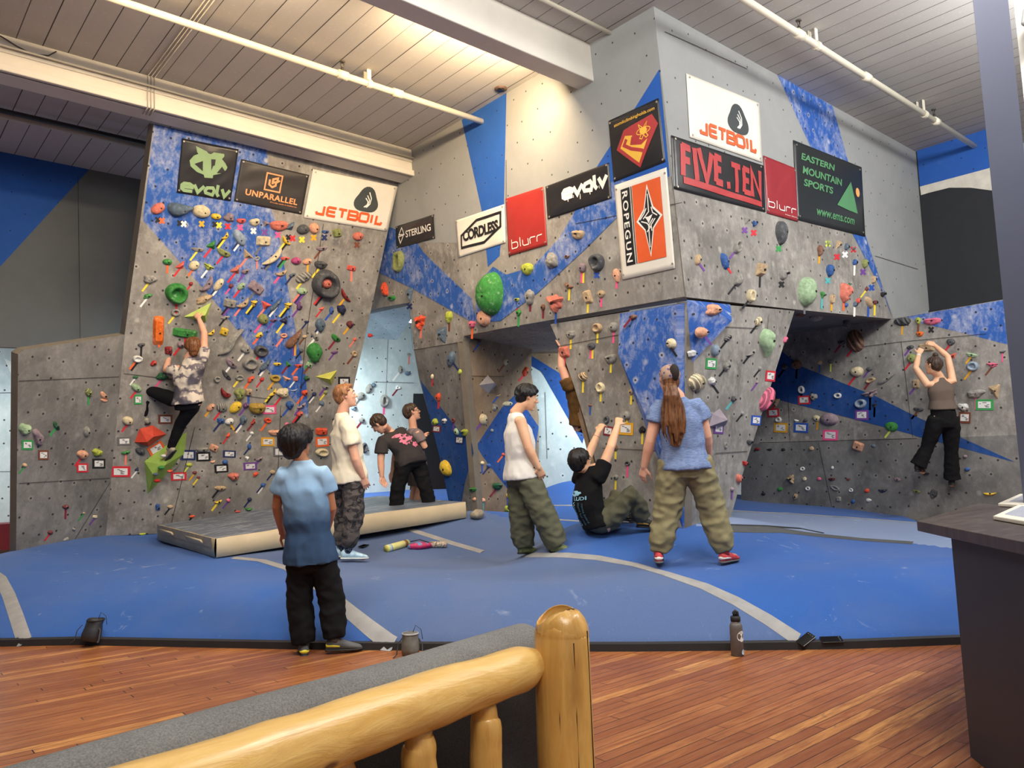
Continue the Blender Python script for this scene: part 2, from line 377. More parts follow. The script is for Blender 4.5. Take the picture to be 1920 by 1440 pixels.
tag(mb.build('wall_recess_back', M_WALLD, uvf=lambda q: (q[0], q[2])), kind='structure')
# passage: pale wall beyond, its sloping head, dark doorway leaf
wall('wall_passage', PV, [(560, 560), (860, 560), (860, 960), (560, 1000)], M_PALE, .1,
     [([(775, 738), (860, 738), (860, 930), (768, 930)], M_DARK)], [((728, 620), (722, 760)), ((700, 716), (775, 718))])
h0, h1 = hit(690, 584, PS), hit(772, 568, PS)
mb = MB(); mb.slab([h0+V(.12, .15, 0), h1+V(.12, -.1, 0), h1+V(1.2, 2.3, -.10), h0+V(-.6, 1.8, -.12)], (0, 0, -1), .08)
tag(mb.build('ceiling_passage', M_PALE, uvf=lambda q: (q[0], q[1])), kind='structure')
# far left opening: bright board beyond
PFL = plane((0, 13.6, 0), (0, 1, 0))
wall('wall_far_left', PFL, [(-120, 600), (60, 600), (60, 1040), (-120, 1060)], M_PALE, .1, [([(8, 672), (33, 730), (33, 684)], flat('white_volume', srgb(225, 228, 224), .7))], [((-60, 738), (40, 736)), ((-60, 884), (40, 884))])
mb = MB(); k = pz(-60, 1010, .55); mb.box((k[0]+.3, k[1]-.6, .60), (2.0, 1.0, .36))
tag(mb.build('foam_mat', flat('dark_red_vinyl', srgb(120, 30, 40), .5)), 'dark red foam block lying in the opening at far left', 'mat')
mb = MB(); k = hit(790, 935, PV); mb.box((k[0]+.35, k[1]-.55, .86), (1.7, .9, .16))
tag(mb.build('foam_mat', flat('pink_vinyl', srgb(226, 84, 108), .5)), 'pink foam mat on the floor of the lit passage', 'mat')
# upper boundaries that close the hall behind the boards
mb = MB(); mb.slab([(-6, 12.3, 2.2), (-6, 12.3, 5.8), (-6, -5, 5.8), (-6, -5, 0)], (1, 0, 0), .1)
tag(mb.build('wall_far_side', M_PAINTD, uvf=lambda q: (q[1], q[2])), kind='structure')
# ---------------------------------------------------------------- floor
def floor_mat():
    q = NT('worn_strip_floor'); co = q.co('Object'); sep = q.n('ShaderNodeSeparateXYZ', ins={0: co})
    r = q.math('DIVIDE', sep.outputs[1], .070); row = q.math('FLOOR', r); fy = q.math('FRACT', r)
    wn = q.n('ShaderNodeTexWhiteNoise', noise_dimensions='1D', ins={'W': row})
    xo = q.math('ADD', q.math('DIVIDE', sep.outputs[0], 1.7), q.math('MULTIPLY', wn.outputs[0], 7.3))
    seg = q.math('FLOOR', xo); fx = q.math('FRACT', xo)
    cb = q.n('ShaderNodeCombineXYZ', ins={0: row, 1: seg}); w2 = q.n('ShaderNodeTexWhiteNoise', noise_dimensions='2D', ins={'Vector': cb.outputs[0]}).outputs[0]
    grain = q.noise(q.scale(co, (2.2, 26, 1)), 1.5, 6, .65, .6); blot = q.noise(co, 1.4, 5, .6)
    c = q.mix(w2, srgb(146, 90, 54), srgb(184, 122, 72))
    c = q.mix(q.ramp(q.math('POWER', w2, 14.0), 0, 1), c, srgb(224, 164, 94))
    c = q.mix(q.ramp(grain, .35, .7), c, srgb(134, 74, 42))
    c = q.mix(q.math('MULTIPLY', q.ramp(blot, .42, .72), .55), c, srgb(112, 62, 42))
    stain = q.math('MULTIPLY', q.ramp(q.noise(q.scale(co, (2.5, 6, 1)), 1.3, 8, .75, 1.5), .60, .72), .75)
    c = q.mix(stain, c, srgb(58, 50, 42))
    ch = q.math('MULTIPLY', q.ramp(q.noise(co, 60, 4, .8), .66, .72), q.ramp(q.noise(co, .9, 3), .55, .68))
    c = q.mix(q.math('MULTIPLY', ch, .6), c, (.8, .76, .7))
    gap = q.math('MAXIMUM', q.math('LESS_THAN', fy, .07), q.math('LESS_THAN', fx, .004))
    gapm = q.math('MULTIPLY', gap, q.ramp(q.noise(co, 3, 3), .3, .6, .45, 1))
    c = q.mix(gapm, c, srgb(40, 22, 14))
    m = q.set(c, q.ramp(grain, .3, .7, .30, .5), **{'Specular IOR Level': .5})
    q.bump(q.math('SUBTRACT', grain, q.math('MULTIPLY', gap, .8)), .25, .006); return m
mb = MB(); mb.slab([(-6, -5, 0), (12, -5, 0), (12, 14, 0), (-6, 14, 0)], (0, 0, 1), .1)
tag(mb.build('floor', floor_mat()), kind='structure')
# ---------------------------------------------------------------- padded landing surface
FRONT = [(-260, 1206), (0, 1212), (150, 1209), (350, 1213), (560, 1217), (740, 1219), (960, 1221), (1200, 1221), (1400, 1219), (1600, 1216), (1800, 1208), (2050, 1199)]
FP = np.array([pz(x, y, 0.0)[:2] for x, y in FRONT])
FD = nrm(FP[-1]-FP[0]); FN = np.array([-FD[1], FD[0]]); FN = FN if FN[1] > 0 else -FN
FO = FP[0]; fs_ = (FP-FO)@FD; ft_ = (FP-FO)@FN
def st(x, y):
    d = np.array([x, y])-FO; s = d@FD; return s, d@FN-np.interp(s, fs_, ft_)
cp = []
for x, y in ((198, 1003), (300, 999), (420, 975), (520, 958), (640, 940)): cp.append(hit(x, y, PL))
for x, y in ((30, 1031), (120, 1014)): cp.append(hit(x, y, P5))
cp += [F0, hit(865, 968, PP), hit(955, 968, PQ), ABASE, hit(1150, 990, PT), hit(1360, 968, PU)]
for x, y in ((1395, 938), (1560, 951), (1720, 971), (1900, 985)): cp.append(hit(x, y, PR))
cp += [pz(1040, 906, 1.09), pz(1060, 975, .78), V(4.9, 11.0, .80), V(6.2, 10.4, .8)]
for x, y, z in ((1235, 1060, .47), (1365, 1060, .47), (1000, 1037, .45), (650, 1053, .45), (405, 1046, .50), (297, 1013, .55), (873, 971, .66), (1130, 1000, .58), (1540, 1010, .52), (1640, 1060, .46), (760, 1030, .47), (0, 1040, .52), (1560, 985, .54)):
    cp.append(pz(x, y, z))
for s in np.arange(1, 12, 1.0):
    e = FO+FD*s+FN*(np.interp(s, fs_, ft_)+1.15); cp.append(V(e[0], e[1], .43))
CPX = np.array([c[:2] for c in cp]); CPZ = np.array([c[2] for c in cp])
def rbf(d): return np.sqrt(d*d+.5)
_A = rbf(np.linalg.norm(CPX[:, None]-CPX[None], axis=2)); _A = np.block([[_A+np.eye(len(CPX))*-.02, np.ones((len(CPX), 1))], [np.ones((1, len(CPX))), np.zeros((1, 1))]])
_W = np.linalg.solve(_A, np.append(CPZ, 0))
def gz(x, y): return float(rbf(np.linalg.norm(CPX-np.array([x, y]), axis=1))@_W[:-1]+_W[-1])
def matz(x, y):
    s, t = st(x, y)
    if t < 0: return 0.0
    g = max(.38, min(1.15, gz(x, y)))
    bul = .82+.16*math.sin(s*.9+.6)
    pr = 1-(1-min(t/(1.15*bul), 1))**2.3
    return .035+(g-.035)*pr
def onmat(x, y, lift=0.0):
    d = ray(x, y); t = 3.0; pt = t
    while t < 22:
        p = CAM+d*t
        if p[2] < matz(p[0], p[1])+lift:
            a, b = pt, t
            for _ in range(24):
                m = (a+b)/2; p = CAM+d*m
                if p[2] < matz(p[0], p[1])+lift: b = m
                else: a = m
            return CAM+d*b
        pt = t; t += .04
    return pz(x, y, .5)
def inpoly(x, y, P):
    r = False; j = len(P)-1
    for i in range(len(P)):
        if (P[i][1] > y) != (P[j][1] > y) and x < (P[j][0]-P[i][0])*(y-P[i][1])/(P[j][1]-P[i][1])+P[i][0]: r = not r
        j = i
    return r
MIDP = [(735, 1230), (690, 1175), (655, 1145), (620, 1115), (585, 1090), (540, 1065), (490, 1050), (440, 1045), (300, 1010), (700, 930), (895, 955), (1000, 985), (1060, 1041), (1120, 1045), (1190, 1058), (1250, 1075), (1320, 1098), (1380, 1125), (1440, 1160), (1495, 1200), (1450, 1235)]
BACKP = [(1300, 985), (1365, 955), (1790, 985), (1900, 1040), (1700, 1018), (1530, 1002), (1365, 990)]
def carpet(name, c, chalk):
    q = NT(name); co = q.co('Object'); f = q.noise(co, 220, 3, .7); big = q.noise(co, 1.1, 5, .6)
    col = q.mix(q.ramp(f, .3, .7), tuple(x*.82 for x in c), tuple(min(1, x*1.12) for x in c))
    g = sum(c)/3; col = q.mix(q.math('MULTIPLY', q.ramp(big, .45, .75), .35), col, tuple(.5*x+.5*g*1.15 for x in c))
    sp = q.math('MULTIPLY', q.ramp(q.noise(co, 34, 5, .8), .655, .72), q.ramp(q.noise(co, 1.7, 3), .46, .66))
    sw = q.ramp(q.noise(q.scale(co, (3, 3, 1)), 1.2, 6, .7, .8), .62, .8)
    col = q.mix(q.math('MAXIMUM', q.math('MULTIPLY', sp, .75), q.math('MULTIPLY', sw, chalk)), col, (.72, .77, .85))
    m = q.set(col, .95, **{'Specular IOR Level': .15}); m.node_tree.nodes['Principled BSDF'].inputs['Sheen Weight'].default_value = .15
    q.bump(f, .2, .004); return m
M_MATB = carpet('bright_blue_carpet', srgb(50, 94, 168), .4); M_MATG = carpet('faded_blue_carpet', srgb(82, 104, 148), .25)
M_MATL = carpet('dusty_blue_carpet', srgb(128, 146, 182), .6)
mb = MB(); ts = np.concatenate([np.linspace(0, 1.4, 36), np.linspace(1.47, 7.6, 80)]); ss = np.linspace(-.3, fs_[-1]+.4, 170)
P = []
for t in ts:
    row = []
    for s in ss:
        e = FO+FD*s+FN*(np.interp(s, fs_, ft_)+t); row.append(V(e[0], e[1], matz(e[0], e[1]) if t > 0 else .0))
    P.append(row)
def mf(j, i):
    c = (P[j][i]+P[j+1][i+1])/2; x, y = proj(c)
    return 1 if inpoly(x, y, MIDP) else 2 if inpoly(x, y, BACKP) else 0
mb.grid(P, 0, mf)
PAD = tag(mb.build('landing_mat', [M_MATB, M_MATG, M_MATL], smooth=True), 'wide blue carpeted landing mat filling the floor below the climbing walls', 'mat')
M_VEL = flat('grey_hook_tape', srgb(150, 150, 150), .8); M_RUB = flat('black_edging', srgb(38, 38, 40), .7)
def ribbon(name, px, wdt, mat, lift=.008, parent=PAD):
    pts = []
    for (a, b) in zip(px[:-1], px[1:]):
        for k in range(6): pts.append(onmat(a[0]+(b[0]-a[0])*k/6, a[1]+(b[1]-a[1])*k/6))
    pts.append(onmat(*px[-1])); P = []
    for i, p in enumerate(pts):
        t = nrm(pts[min(i+1, len(pts)-1)]-pts[max(i-1, 0)]); sd = nrm(np.cross(t, [0, 0, 1.0])); row = []
        for k in (-.5, -.25, 0, .25, .5):
            q = p+sd*k*wdt; row.append(V(q[0], q[1], matz(q[0], q[1])+lift*(1-3*k*k)))
        P.append(row)
    m = MB(); m.grid(P); return m.build(name, mat, PAD, smooth=True)
for i, (px, wd, m) in enumerate((
    ([(1497, 1200), (1440, 1162), (1380, 1127), (1320, 1099), (1250, 1076), (1190, 1059), (1120, 1046), (1060, 1041), (985, 1041)], .10, M_VEL),
    ([(738, 1212), (690, 1175), (655, 1146), (620, 1116), (585, 1091), (540, 1066), (490, 1051), (440, 1046)], .10, M_VEL),
    ([(46, 1203), (32, 1160), (16, 1115), (0, 1083), (-30, 1062)], .10, M_VEL),
    ([(760, 990), (800, 1003), (850, 1019), (905, 1035)], .09, M_VEL),
    ([(1362, 958), (1480, 963), (1600, 971), (1790, 986)], .05, M_VEL),
    ([(1366, 990), (1450, 992), (1530, 1003), (1620, 1012), (1712, 1018)], .22, flat('grey_rubber_flap', srgb(84, 86, 88), .7)),
    ([(1366, 985), (1440, 987), (1500, 991), (1545, 1000)], .07, M_RUB),
    ([(1022, 948), (1090, 948)], .04, M_VEL), ([(1040, 974), (1095, 978)], .05, M_VEL))):
    ribbon('seam_tape', px, wd, m)
m = MB()
for sgn, wdt, z0, z1, mat in ((0, .03, 0, .05, 0),):
    pts = [FO+FD*s+FN*(np.interp(s, fs_, ft_)-.012) for s in np.linspace(-.2, fs_[-1]+.3, 90)]
    for a, b in zip(pts[:-1], pts[1:]):
        m.poly([V(a[0], a[1], .0), V(b[0], b[1], .0), V(b[0], b[1], .052), V(a[0], a[1], .052)])
        a2, b2 = a+FN*.05, b+FN*.05
        m.poly([V(a[0], a[1], .052), V(b[0], b[1], .052), V(b2[0], b2[1], .060), V(a2[0], a2[1], .060)])
m.build('edging', M_RUB, PAD)
# ---------------------------------------------------------------- pipes under the ceiling
def pipe_x(name, end, r, x0, lbl, mat=M_CREAM, joints=(), heads=()):
    t = empty(name, end, lbl, 'pipe')
    m = MB(); m.tube([V(x0, end[1], end[2]), end+V(.04, 0, 0)], r, 14); m.build('tube', mat, t, True, fix=True)
    for j in joints:
        m = MB(); m.tube([V(j-.06, end[1], end[2]), V(j+.06, end[1], end[2])], r*1.35, 14); m.build('coupling', mat, t, True)
    for (hx, kind) in heads:
        m = MB()
        if kind == 'hang':
            m.box((hx, end[1], (end[2]+ZC)/2), (.05, .012, ZC-end[2])); m.box((hx, end[1]+.07, (end[2]+ZC)/2+.04), (.05, .012, ZC-end[2]-.08)); m.tube([V(hx-.025, end[1], end[2]), V(hx+.025, end[1], end[2])], r*1.3, 12)
            m.build('hanger', mat, t)
        else:
            m.tube([V(hx, end[1], end[2]+r*.5), V(hx, end[1], end[2]+r+.05)], .018, 8)
            m.tube([V(hx, end[1], end[2]+r+.05), V(hx+.02, end[1], end[2]+r+.08), V(hx+.02, end[1], end[2]+r+.11)], .007, 6); m.tube([V(hx, end[1], end[2]+r+.05), V(hx-.02, end[1], end[2]+r+.08), V(hx-.02, end[1], end[2]+r+.11)], .007, 6)
            m.tube([V(hx, end[1], end[2]+r+.11), V(hx, end[1], end[2]+r+.118)], .03, 10); m.build('sprinkler_head', flat('tarnished_metal', srgb(92, 88, 80), .5, metal=.6), t, True)
    return t
e1 = hit(904, 228, PS); pl1 = plane(e1, (0, 1, 0))
def xon(x, y, e): return hit(x, y, plane(e, (0, 1, 0)))[0]
pipe_x('sprinkler_pipe', e1, .036, -5, 'thick cream sprinkler pipe ending in the blue stripe', M_CREAM, [xon(642, 137, e1), xon(745, 175, e1)], [(xon(692, 155, e1), 'hang'), (xon(642, 133, e1), 'head')])
e2 = hit(1827, 274, PM)
pipe_x('sprinkler_pipe', e2, .036, -2, 'long white sprinkler pipe below the right-hand ceiling', M_CREAM, [xon(1499, 66, e2), xon(1755, 229, e2), xon(1625, 150, e2)], [(xon(1532, 88, e2), 'hang'), (xon(1733, 210, e2), 'hang'), (xon(1499, 62, e2), 'head'), (xon(1752, 222, e2), 'head')])
e3 = hit(1145, 62, PS); pipe_x('conduit_pipe', e3, .02, -2, 'thin white conduit ending at the grey wall corner', M_CREAM)
def at_y(x, y, Y): return hit(x, y, plane((0, Y, 0), (0, 1, 0)))
e4 = at_y(268, 276, 10.6); pipe_x('sprinkler_pipe', e4+V(1.2, 0, 0), .035, -4, 'cream pipe in the dark bay behind the left beam', flat('dull_cream', srgb(176, 170, 156), .6))
e5 = at_y(268, 268, 10.3); pipe_x('sprinkler_pipe', e5+V(1.2, 0, 0), .030, -4, 'black pipe in the dark bay behind the left beam', flat('black_pipe', srgb(40, 40, 44), .5))
# wires along the left beam
t = empty('cable_run', (2, 8.8, 5.6), 'thin grey cables strapped along the left ceiling beam', 'cable')
m = MB(); m.tube([V(-5, 8.79, 5.66), V(5.9, 8.79, 5.66)], .011, 8); m.build('cable', M_CREAM, t, True)
cx = xon(277, 150, V(0, 8.83, 0))
for k in range(3):
    m = MB(); m.tube([V(cx+.035*k, 8.84-3.0, ZC-.012), V(cx+.035*k, 8.835, ZC-.012), V(cx+.035*k, 8.825, 5.62), V(cx+.035*k, 8.81, 5.41), V(cx+.035*k, 9.0, 5.41)], .006, 6); m.build('cable', flat('grey_cable', srgb(170, 166, 158), .6), t, True)
m = MB(); pts = [V(hit(x, y, plane((0, 8.82, 0), (0, 1, 0)))[0], 8.80, hit(x, y, plane((0, 8.82, 0), (0, 1, 0)))[2]) for x, y in ((-20, 58), (5, 72), (30, 88), (60, 103), (90, 106), (105, 98))]; m.tube(pts, .007, 6); m.build('cable', flat('dark_cable', srgb(70, 64, 60), .6), t, True)
# round fitting in the ceiling
p = hit(939, 166, PCEIL); t = empty('ceiling_socket', p, 'small round dark fitting in the planked ceiling by the blue stripe', 'ceiling fitting')
m = MB(); m.tube([p+V(0, 0, -.012), p+V(0, 0, .01)], .075, 20); m.build('rim', flat('brown_metal', srgb(96, 74, 66), .5), t, True)
m = MB(); m.tube([p+V(0, 0, -.02), p+V(0, 0, -.01)], .045, 16); m.build('lens', flat('black_lens', srgb(20, 20, 22), .2), t, True)
# ---------------------------------------------------------------- lamps in the cave and the passage
def emis(name, col, st):
    q = NT(name); q.set((.9, .9, .9), .5); q.b.inputs['Emission Color'].default_value = col+(1,); q.b.inputs['Emission Strength'].default_value = st; return q.mat
lp = hit(937, 629, plane(F1+V(0, -.02, 0), np.cross(PQ[1], [0, 0, 1.0])*0+PQ[1])); lp = lp-PQ[1]*-.10
t = empty('tube_lamp', lp, 'glowing strip lamp under the roof of the small cave', 'lamp')
ud = nrm(np.cross([0, 0, 1.0], PQ[1])); ud = ud if ud[0] > 0 else -ud
m = MB(); m.box(lp+V(0, 0, .045), (.62, .10, .05), [ud, PQ[1], [0, 0, 1.0]]); m.build('housing', flat('white_enamel', srgb(220, 218, 210), .5), t)
m = MB(); m.tube([lp-ud*.28, lp+ud*.28], .026, 10, rnd=True); m.build('tube', emis('warm_tube', (1.0, .80, .50), 26), t, True)
area('cave_light', lp+PQ[1]*.05+V(0, 0, -.04), lp+PQ[1]*.12+V(0, 0, -1.0), .6, .1, 16, (1, .78, .50))
lp = hit(765, 601, plane((0, 10.9, 0), (0, 1, 0)))
t = empty('tube_lamp', lp, 'white strip lamp glimpsed above the lit passage', 'lamp')
m = MB(); m.tube([lp, lp+V(.9, 0, 0)], .03, 10, rnd=True); m.build('tube', emis('cool_tube', (.85, .97, 1.0), 18), t, True)
m = MB(); m.box(lp+V(.45, 0, .05), (1.0, .12, .05)); m.build('housing', flat('white_enamel', srgb(220, 218, 210), .5), t)
area('passage_light', (5.2, 10.9, 3.3), (5.2, 11.8, 1.6), 1.2, .3, 170, (.84, .97, 1.0))
area('cave_back_light', (7.9, 7.0, 2.75), (9.0, 7.6, 1.3), .8, .3, 70, (.84, .96, 1.0))
area('far_left_light', (.2, 12.7, 3.0), (.6, 13.6, 1.6), 1.2, .3, 60, (.86, .95, 1.0))
# ---------------------------------------------------------------- thick crash pad
cA, cB, cC = onmat(405, 1046, .01), onmat(873, 971, .01), onmat(298, 1013, .01)
cD = cB+(cC-cA)*.95; H = .21
t = empty('crash_pad', (cA+cB+cC)/3, 'big grey and cream foam crash pad lying along the left wall', 'crash pad')
q = NT('grey_vinyl'); co = q.co('Object'); dd = q.noise(q.scale(co, (2.5, 9, 1)), 1.6, 7, .7, 1)
M_VIN = q.set(q.mix(q.ramp(dd, .5, .72), srgb(96, 106, 122), srgb(190, 198, 208)), .45)
M_CRM = flat('cream_vinyl', srgb(190, 174, 144), .6, .08, 5); M_GRB = flat('grey_zip_band', srgb(150, 142, 132), .6)
def lerp(a, b, k): return a+(b-a)*k
m = MB(); Nn = 24
def bilin(u, v, z): return lerp(lerp(cA, cB, u), lerp(cC, cD, u), v)+V(0, 0, z)
def sag(u): return max(0, 1-((u)/.24))**2*.05
top = [[bilin(u, v, H-.012*math.cos(6*u)+.008*noise.noise((u*9, v*4, 0))) for u in np.linspace(0, 1, Nn)] for v in np.linspace(0, 1, 8)]
m.grid(top); m.build('top_cover', M_VIN, t, True)
m = MB()
for a, b in (((0, 0), (1, 0)), ((1, 0), (1, 1)), ((0, 1), (0, 0)), ((1, 1), (0, 1))):
    rows = []
    for z, o_ in ((0, 0), (.03, .012), (.5, .02), (.97, .012), (1, 0)):
        row = []
        for k in np.linspace(0, 1, Nn):
            u, v = a[0]+(b[0]-a[0])*k, a[1]+(b[1]-a[1])*k
            hh = H-.012*math.cos(6*u)+.008*noise.noise((u*9, v*4, 0))
            out = nrm(np.cross(cB-cA, [0, 0, 1.0]))*((v < .5)*2-1) if a[1] == b[1] else nrm(cB-cA)*((u > .5)*2-1)
            row.append(bilin(u, v, hh*z)+out*(o_+.006*noise.noise((k*14, z*3, a[0]+2*a[1]))))
        rows.append(row)
    m.grid(rows)
m.build('side_cover', M_CRM, t, True, fix=True)
m = MB(); out = -nrm(cB-cA)
rows = [[bilin(-.004, v, H*z)+out*.022 for v in np.linspace(0.02, .98, 10)] for z in (.52, .97)]
m.grid(rows); m.build('zip_band', M_GRB, t)
for v0 in (.25, .75):
    m = MB(); a = bilin(-.006, v0-.12, H*.78)+out*.03; b = bilin(-.006, v0+.12, H*.78)+out*.03
    m.tube([a+V(0, 0, -.03), a+out*.02, b+out*.02, b+V(0, 0, -.03)], .012, 8); m.build('handle', M_CRM, t, True)
# ---------------------------------------------------------------- vinyl banners with their lettering
_fonts = {}
def glyphs(txt, bold=0.0, shear=0.0, space=1.0):
    """outline text as 2-D triangles scaled to the unit box"""
    cu = bpy.data.curves.new('t', 'FONT'); cu.body = txt; cu.offset = bold; cu.shear = shear; cu.space_character = space; cu.resolution_u = 4
    o = bpy.data.objects.new('t', cu); C.objects.link(o); dg = bpy.context.evaluated_depsgraph_get(); dg.update()
    me = bpy.data.meshes.new_from_object(o.evaluated_get(dg))
    v = np.array([q.co[:2] for q in me.vertices]); f = [tuple(p.vertices) for p in me.polygons]
    bpy.data.objects.remove(o); bpy.data.curves.remove(cu); bpy.data.meshes.remove(me)
    lo, hi = v.min(0), v.max(0); return (v-lo)/(hi-lo), f
def thick(pl, wd, closed=False):
    """a stroke of constant width along a 2-D polyline"""
    p = [np.array(q, float) for q in pl]; n = len(p); L, R = [], []
    for i in range(n):
        a = p[(i-1) % n] if (closed or i > 0) else None; b = p[(i+1) % n] if (closed or i < n-1) else None
        d0 = None if a is None else (p[i]-a)/np.linalg.norm(p[i]-a); d1 = None if b is None else (b-p[i])/np.linalg.norm(b-p[i])
        d = d1 if d0 is None else d0 if d1 is None else d0+d1
        d = d/(np.linalg.norm(d)+1e-9); nn = np.array([-d[1], d[0]])
        k = 1.0 if (d0 is None or d1 is None) else 1/max(.45, np.dot(nn, np.array([-d0[1], d0[0]])))
        L.append(p[i]+nn*wd/2*k); R.append(p[i]-nn*wd/2*k)
    m = n if closed else n-1
    return L+R, [(n+i, n+(i+1) % n, (i+1) % n, i) for i in range(m)]
def arc(cx, cy, rx, ry, a0, a1, n=14): return [(cx+rx*math.cos(math.radians(a0+(a1-a0)*i/n)), cy+ry*math.sin(math.radians(a0+(a1-a0)*i/n))) for i in range(n+1)]
STROKES = {  # simple block alphabets in a unit box
 'J': [[(0, .25), (.1, 0), (.85, 0), (.85, 1)]], 'E': [[(1, 1), (.12, 1), (0, .86), (0, .14), (.12, 0), (1, 0)], [(0.02, .5), (.92, .5)]], 'T': [[(0, 1), (1, 1)], [(.5, 1), (.5, 0)]],
 'B': [[(0, .5), (.85, .5), (.95, .62), (.95, .9), (.85, 1), (0, 1), (0, 0), (.9, 0), (1, .1), (1, .38), (.85, .5)]], 'O': [[(.12, 0), (.88, 0), (1, .14), (1, .86), (.88, 1), (.12, 1), (0, .86), (0, .14)]], 'I': [[(.5, 1), (.5, 0)]],
 'L': [[(.15, 1), (.15, .0), (.9, 0), (1, .28)]],
 'e': [[(.1, .5), (.95, .55), (.95, .8), (.7, .98), (.2, .95), (.02, .7), (.02, .25), (.25, .02), (1, .05)]], 'v': [[(0, 1), (.42, .05), (1, 1)]], 'o': [[(.1, .15), (.85, .0), (1, .6), (.8, .95), (.2, .85), (0, .45)]], 'l': [[(.35, 1.45), (.3, .3), (.75, -.1)]],
 'b': [[(0, 1.6), (0, 0), (.8, 0), (1, .2), (1, .8), (.8, 1), (.0, 1)]], 'u': [[(0, 1), (0, .2), (.2, 0), (1, 0)], [(1, 1), (1, 0)]], 'r': [[(0, 0), (0, .8), (.2, 1), (1, 1)]], '|': [[(.5, 1.6), (.5, 0)]],
 'F': [[(.9, .95), (.1, 1.0)], [(.2, 1.05), (.1, -.1)], [(.15, .5), (.8, .48)]], 'i': [[(.35, 1.05), (.6, -.15)]], 'V': [[(0, 1.1), (.5, -.1), (1, 1.05)]], 'X': [[(.3, 1), (.2, 0)], [(.2, 1), (1, .95)], [(.2, .52), (.85, .5)], [(.2, .02), (1, 0)]], 't': [[(0, 1), (1, .98)], [(.55, 1), (.5, -.1)]], 'N': [[(.05, -.1), (.1, 1.0), (.9, .0), (.95, 1.1)]], '.': [[(.4, .22), (.5, -.05)]]}
def word(txt, u0, v0, u1, v1, wd, ws=None, gap=.22):
    ws = ws or [1]*len(txt); tot = sum(ws)+gap*(len(txt)-1); x = u0; out = []
    for c, k in zip(txt, ws):
        cw = (u1-u0)*k/tot
        for pl in STROKES[c]: out.append(([(x+a*cw, v0+b*(v1-v0)) for a, b in pl], wd, c in 'O'+'o'))
        x += cw+(u1-u0)*gap/tot
    return out
def banner(pl, quad, base, items, label, bulge=.010, name='banner', off=.016):
    p, n = pl; q = [hit(x, y, pl) for x, y in quad]; c = sum(q)/4
    W = (np.linalg.norm(q[1]-q[0])+np.linalg.norm(q[2]-q[3]))/2; H = (np.linalg.norm(q[3]-q[0])+np.linalg.norm(q[2]-q[1]))/2
    sd = random.random()*50
    def at_(u, v, l=0.0):
        b = q[3]*(1-u)*(1-v)+q[2]*u*(1-v)+q[0]*(1-u)*v+q[1]*u*v
        e = min(u, 1-u, v, 1-v); e = max(0, min(1, e*6))
        return b+n*(off+l+bulge*e*(noise.noise((u*2.5+sd, v*2.0, 1.3))+.5*noise.noise(((u-v)*5+sd, v, 4)))-bulge*.5*(1-e))
    t = empty(name, c+n*off, label, 'banner', None)
    m = MB(); m.grid([[at_(u, v) for u in np.linspace(0, 1, 25)] for v in np.linspace(0, 1, 19)])
    o = m.build('sheet', base, t, True, fix=False)
    md = o.modifiers.new('solid', 'SOLIDIFY'); md.thickness = .002; md.offset = -1
    parts = {}
    for it in items:
        kind, part, mat = it[0], it[1], it[2]; key = (part, mat.name); k = parts.setdefault(key, (MB(), mat)); lay = .0030+.0012*sum(1 for z in parts)
        def put(vs, fs):
            # split big faces so that they follow the cloth
            bm = bmesh.new(); bv = [bm.verts.new((float(a), float(b), 0)) for a, b in vs]
            for f in fs:
                try: bm.faces.new([bv[i] for i in f])
                except ValueError: pass
            bmesh.ops.triangulate(bm, faces=bm.faces)
            for _ in range(3):
                ed = [e for e in bm.edges if math.hypot((e.verts[0].co.x-e.verts[1].co.x), (e.verts[0].co.y-e.verts[1].co.y)) > .12]
                if ed: bmesh.ops.subdivide_edges(bm, edges=ed, cuts=1); bmesh.ops.triangulate(bm, faces=bm.faces)
            bm.verts.index_update()
            k[0].add([at_(v.co.x, v.co.y, lay) for v in bm.verts], [tuple(v.index for v in f.verts) for f in bm.faces]); bm.free()
        if kind == 'poly': put(it[3], [tuple(range(len(it[3])))])
        elif kind == 'stroke':
            for pln, wd, cl in it[3]:
                vs, fs = thick([(a*W/H, b) for a, b in pln], wd, cl); put([(a*H/W, b) for a, b in vs], fs)
        elif kind == 'text':
            _, _, _, txt, (u0, v0, u1, v1), bold, shear = it[:7]; sp = it[7] if len(it) > 7 else 1.0; rot = it[8] if len(it) > 8 else 0
            vs, fs = glyphs(txt, bold, shear, sp)
            if rot: put([(u0+(1-0)*(u1-u0)*b, v1-(v1-v0)*a) for a, b in vs], fs)
            else: put([(u0+(u1-u0)*a, v0+(v1-v0)*b) for a, b in vs], fs)
    for (part, _), (m, mat) in parts.items(): m.build(part, mat, t)
    m = MB()
    for u, v in ((.035, .05), (.965, .05), (.035, .95), (.965, .95)):
        m.tube([at_(u, v, 0), at_(u, v, .007)], .011, 10)
    m.build('grommets', M_GROM, t)
    return t
M_GROM = flat('brass_grommet', srgb(190, 184, 170), .35, metal=.7)
def vinyl(name, c, r=.42): return flat(name, c, r, .05, 3)
V_BLK, V_WHT, V_RED = vinyl('black_vinyl', srgb(34, 34, 38), .32), vinyl('white_vinyl', srgb(226, 222, 210), .5), vinyl('red_vinyl', srgb(164, 48, 44), .38)
I_ORG, I_GRN, I_WHT, I_BLK = flat('orange_ink', srgb(222, 92, 40), .6, .03), flat('sage_ink', srgb(134, 164, 120), .6, .05), flat('white_ink', srgb(236, 234, 226), .6, .02), flat('black_ink', srgb(26, 27, 30), .5, .03)
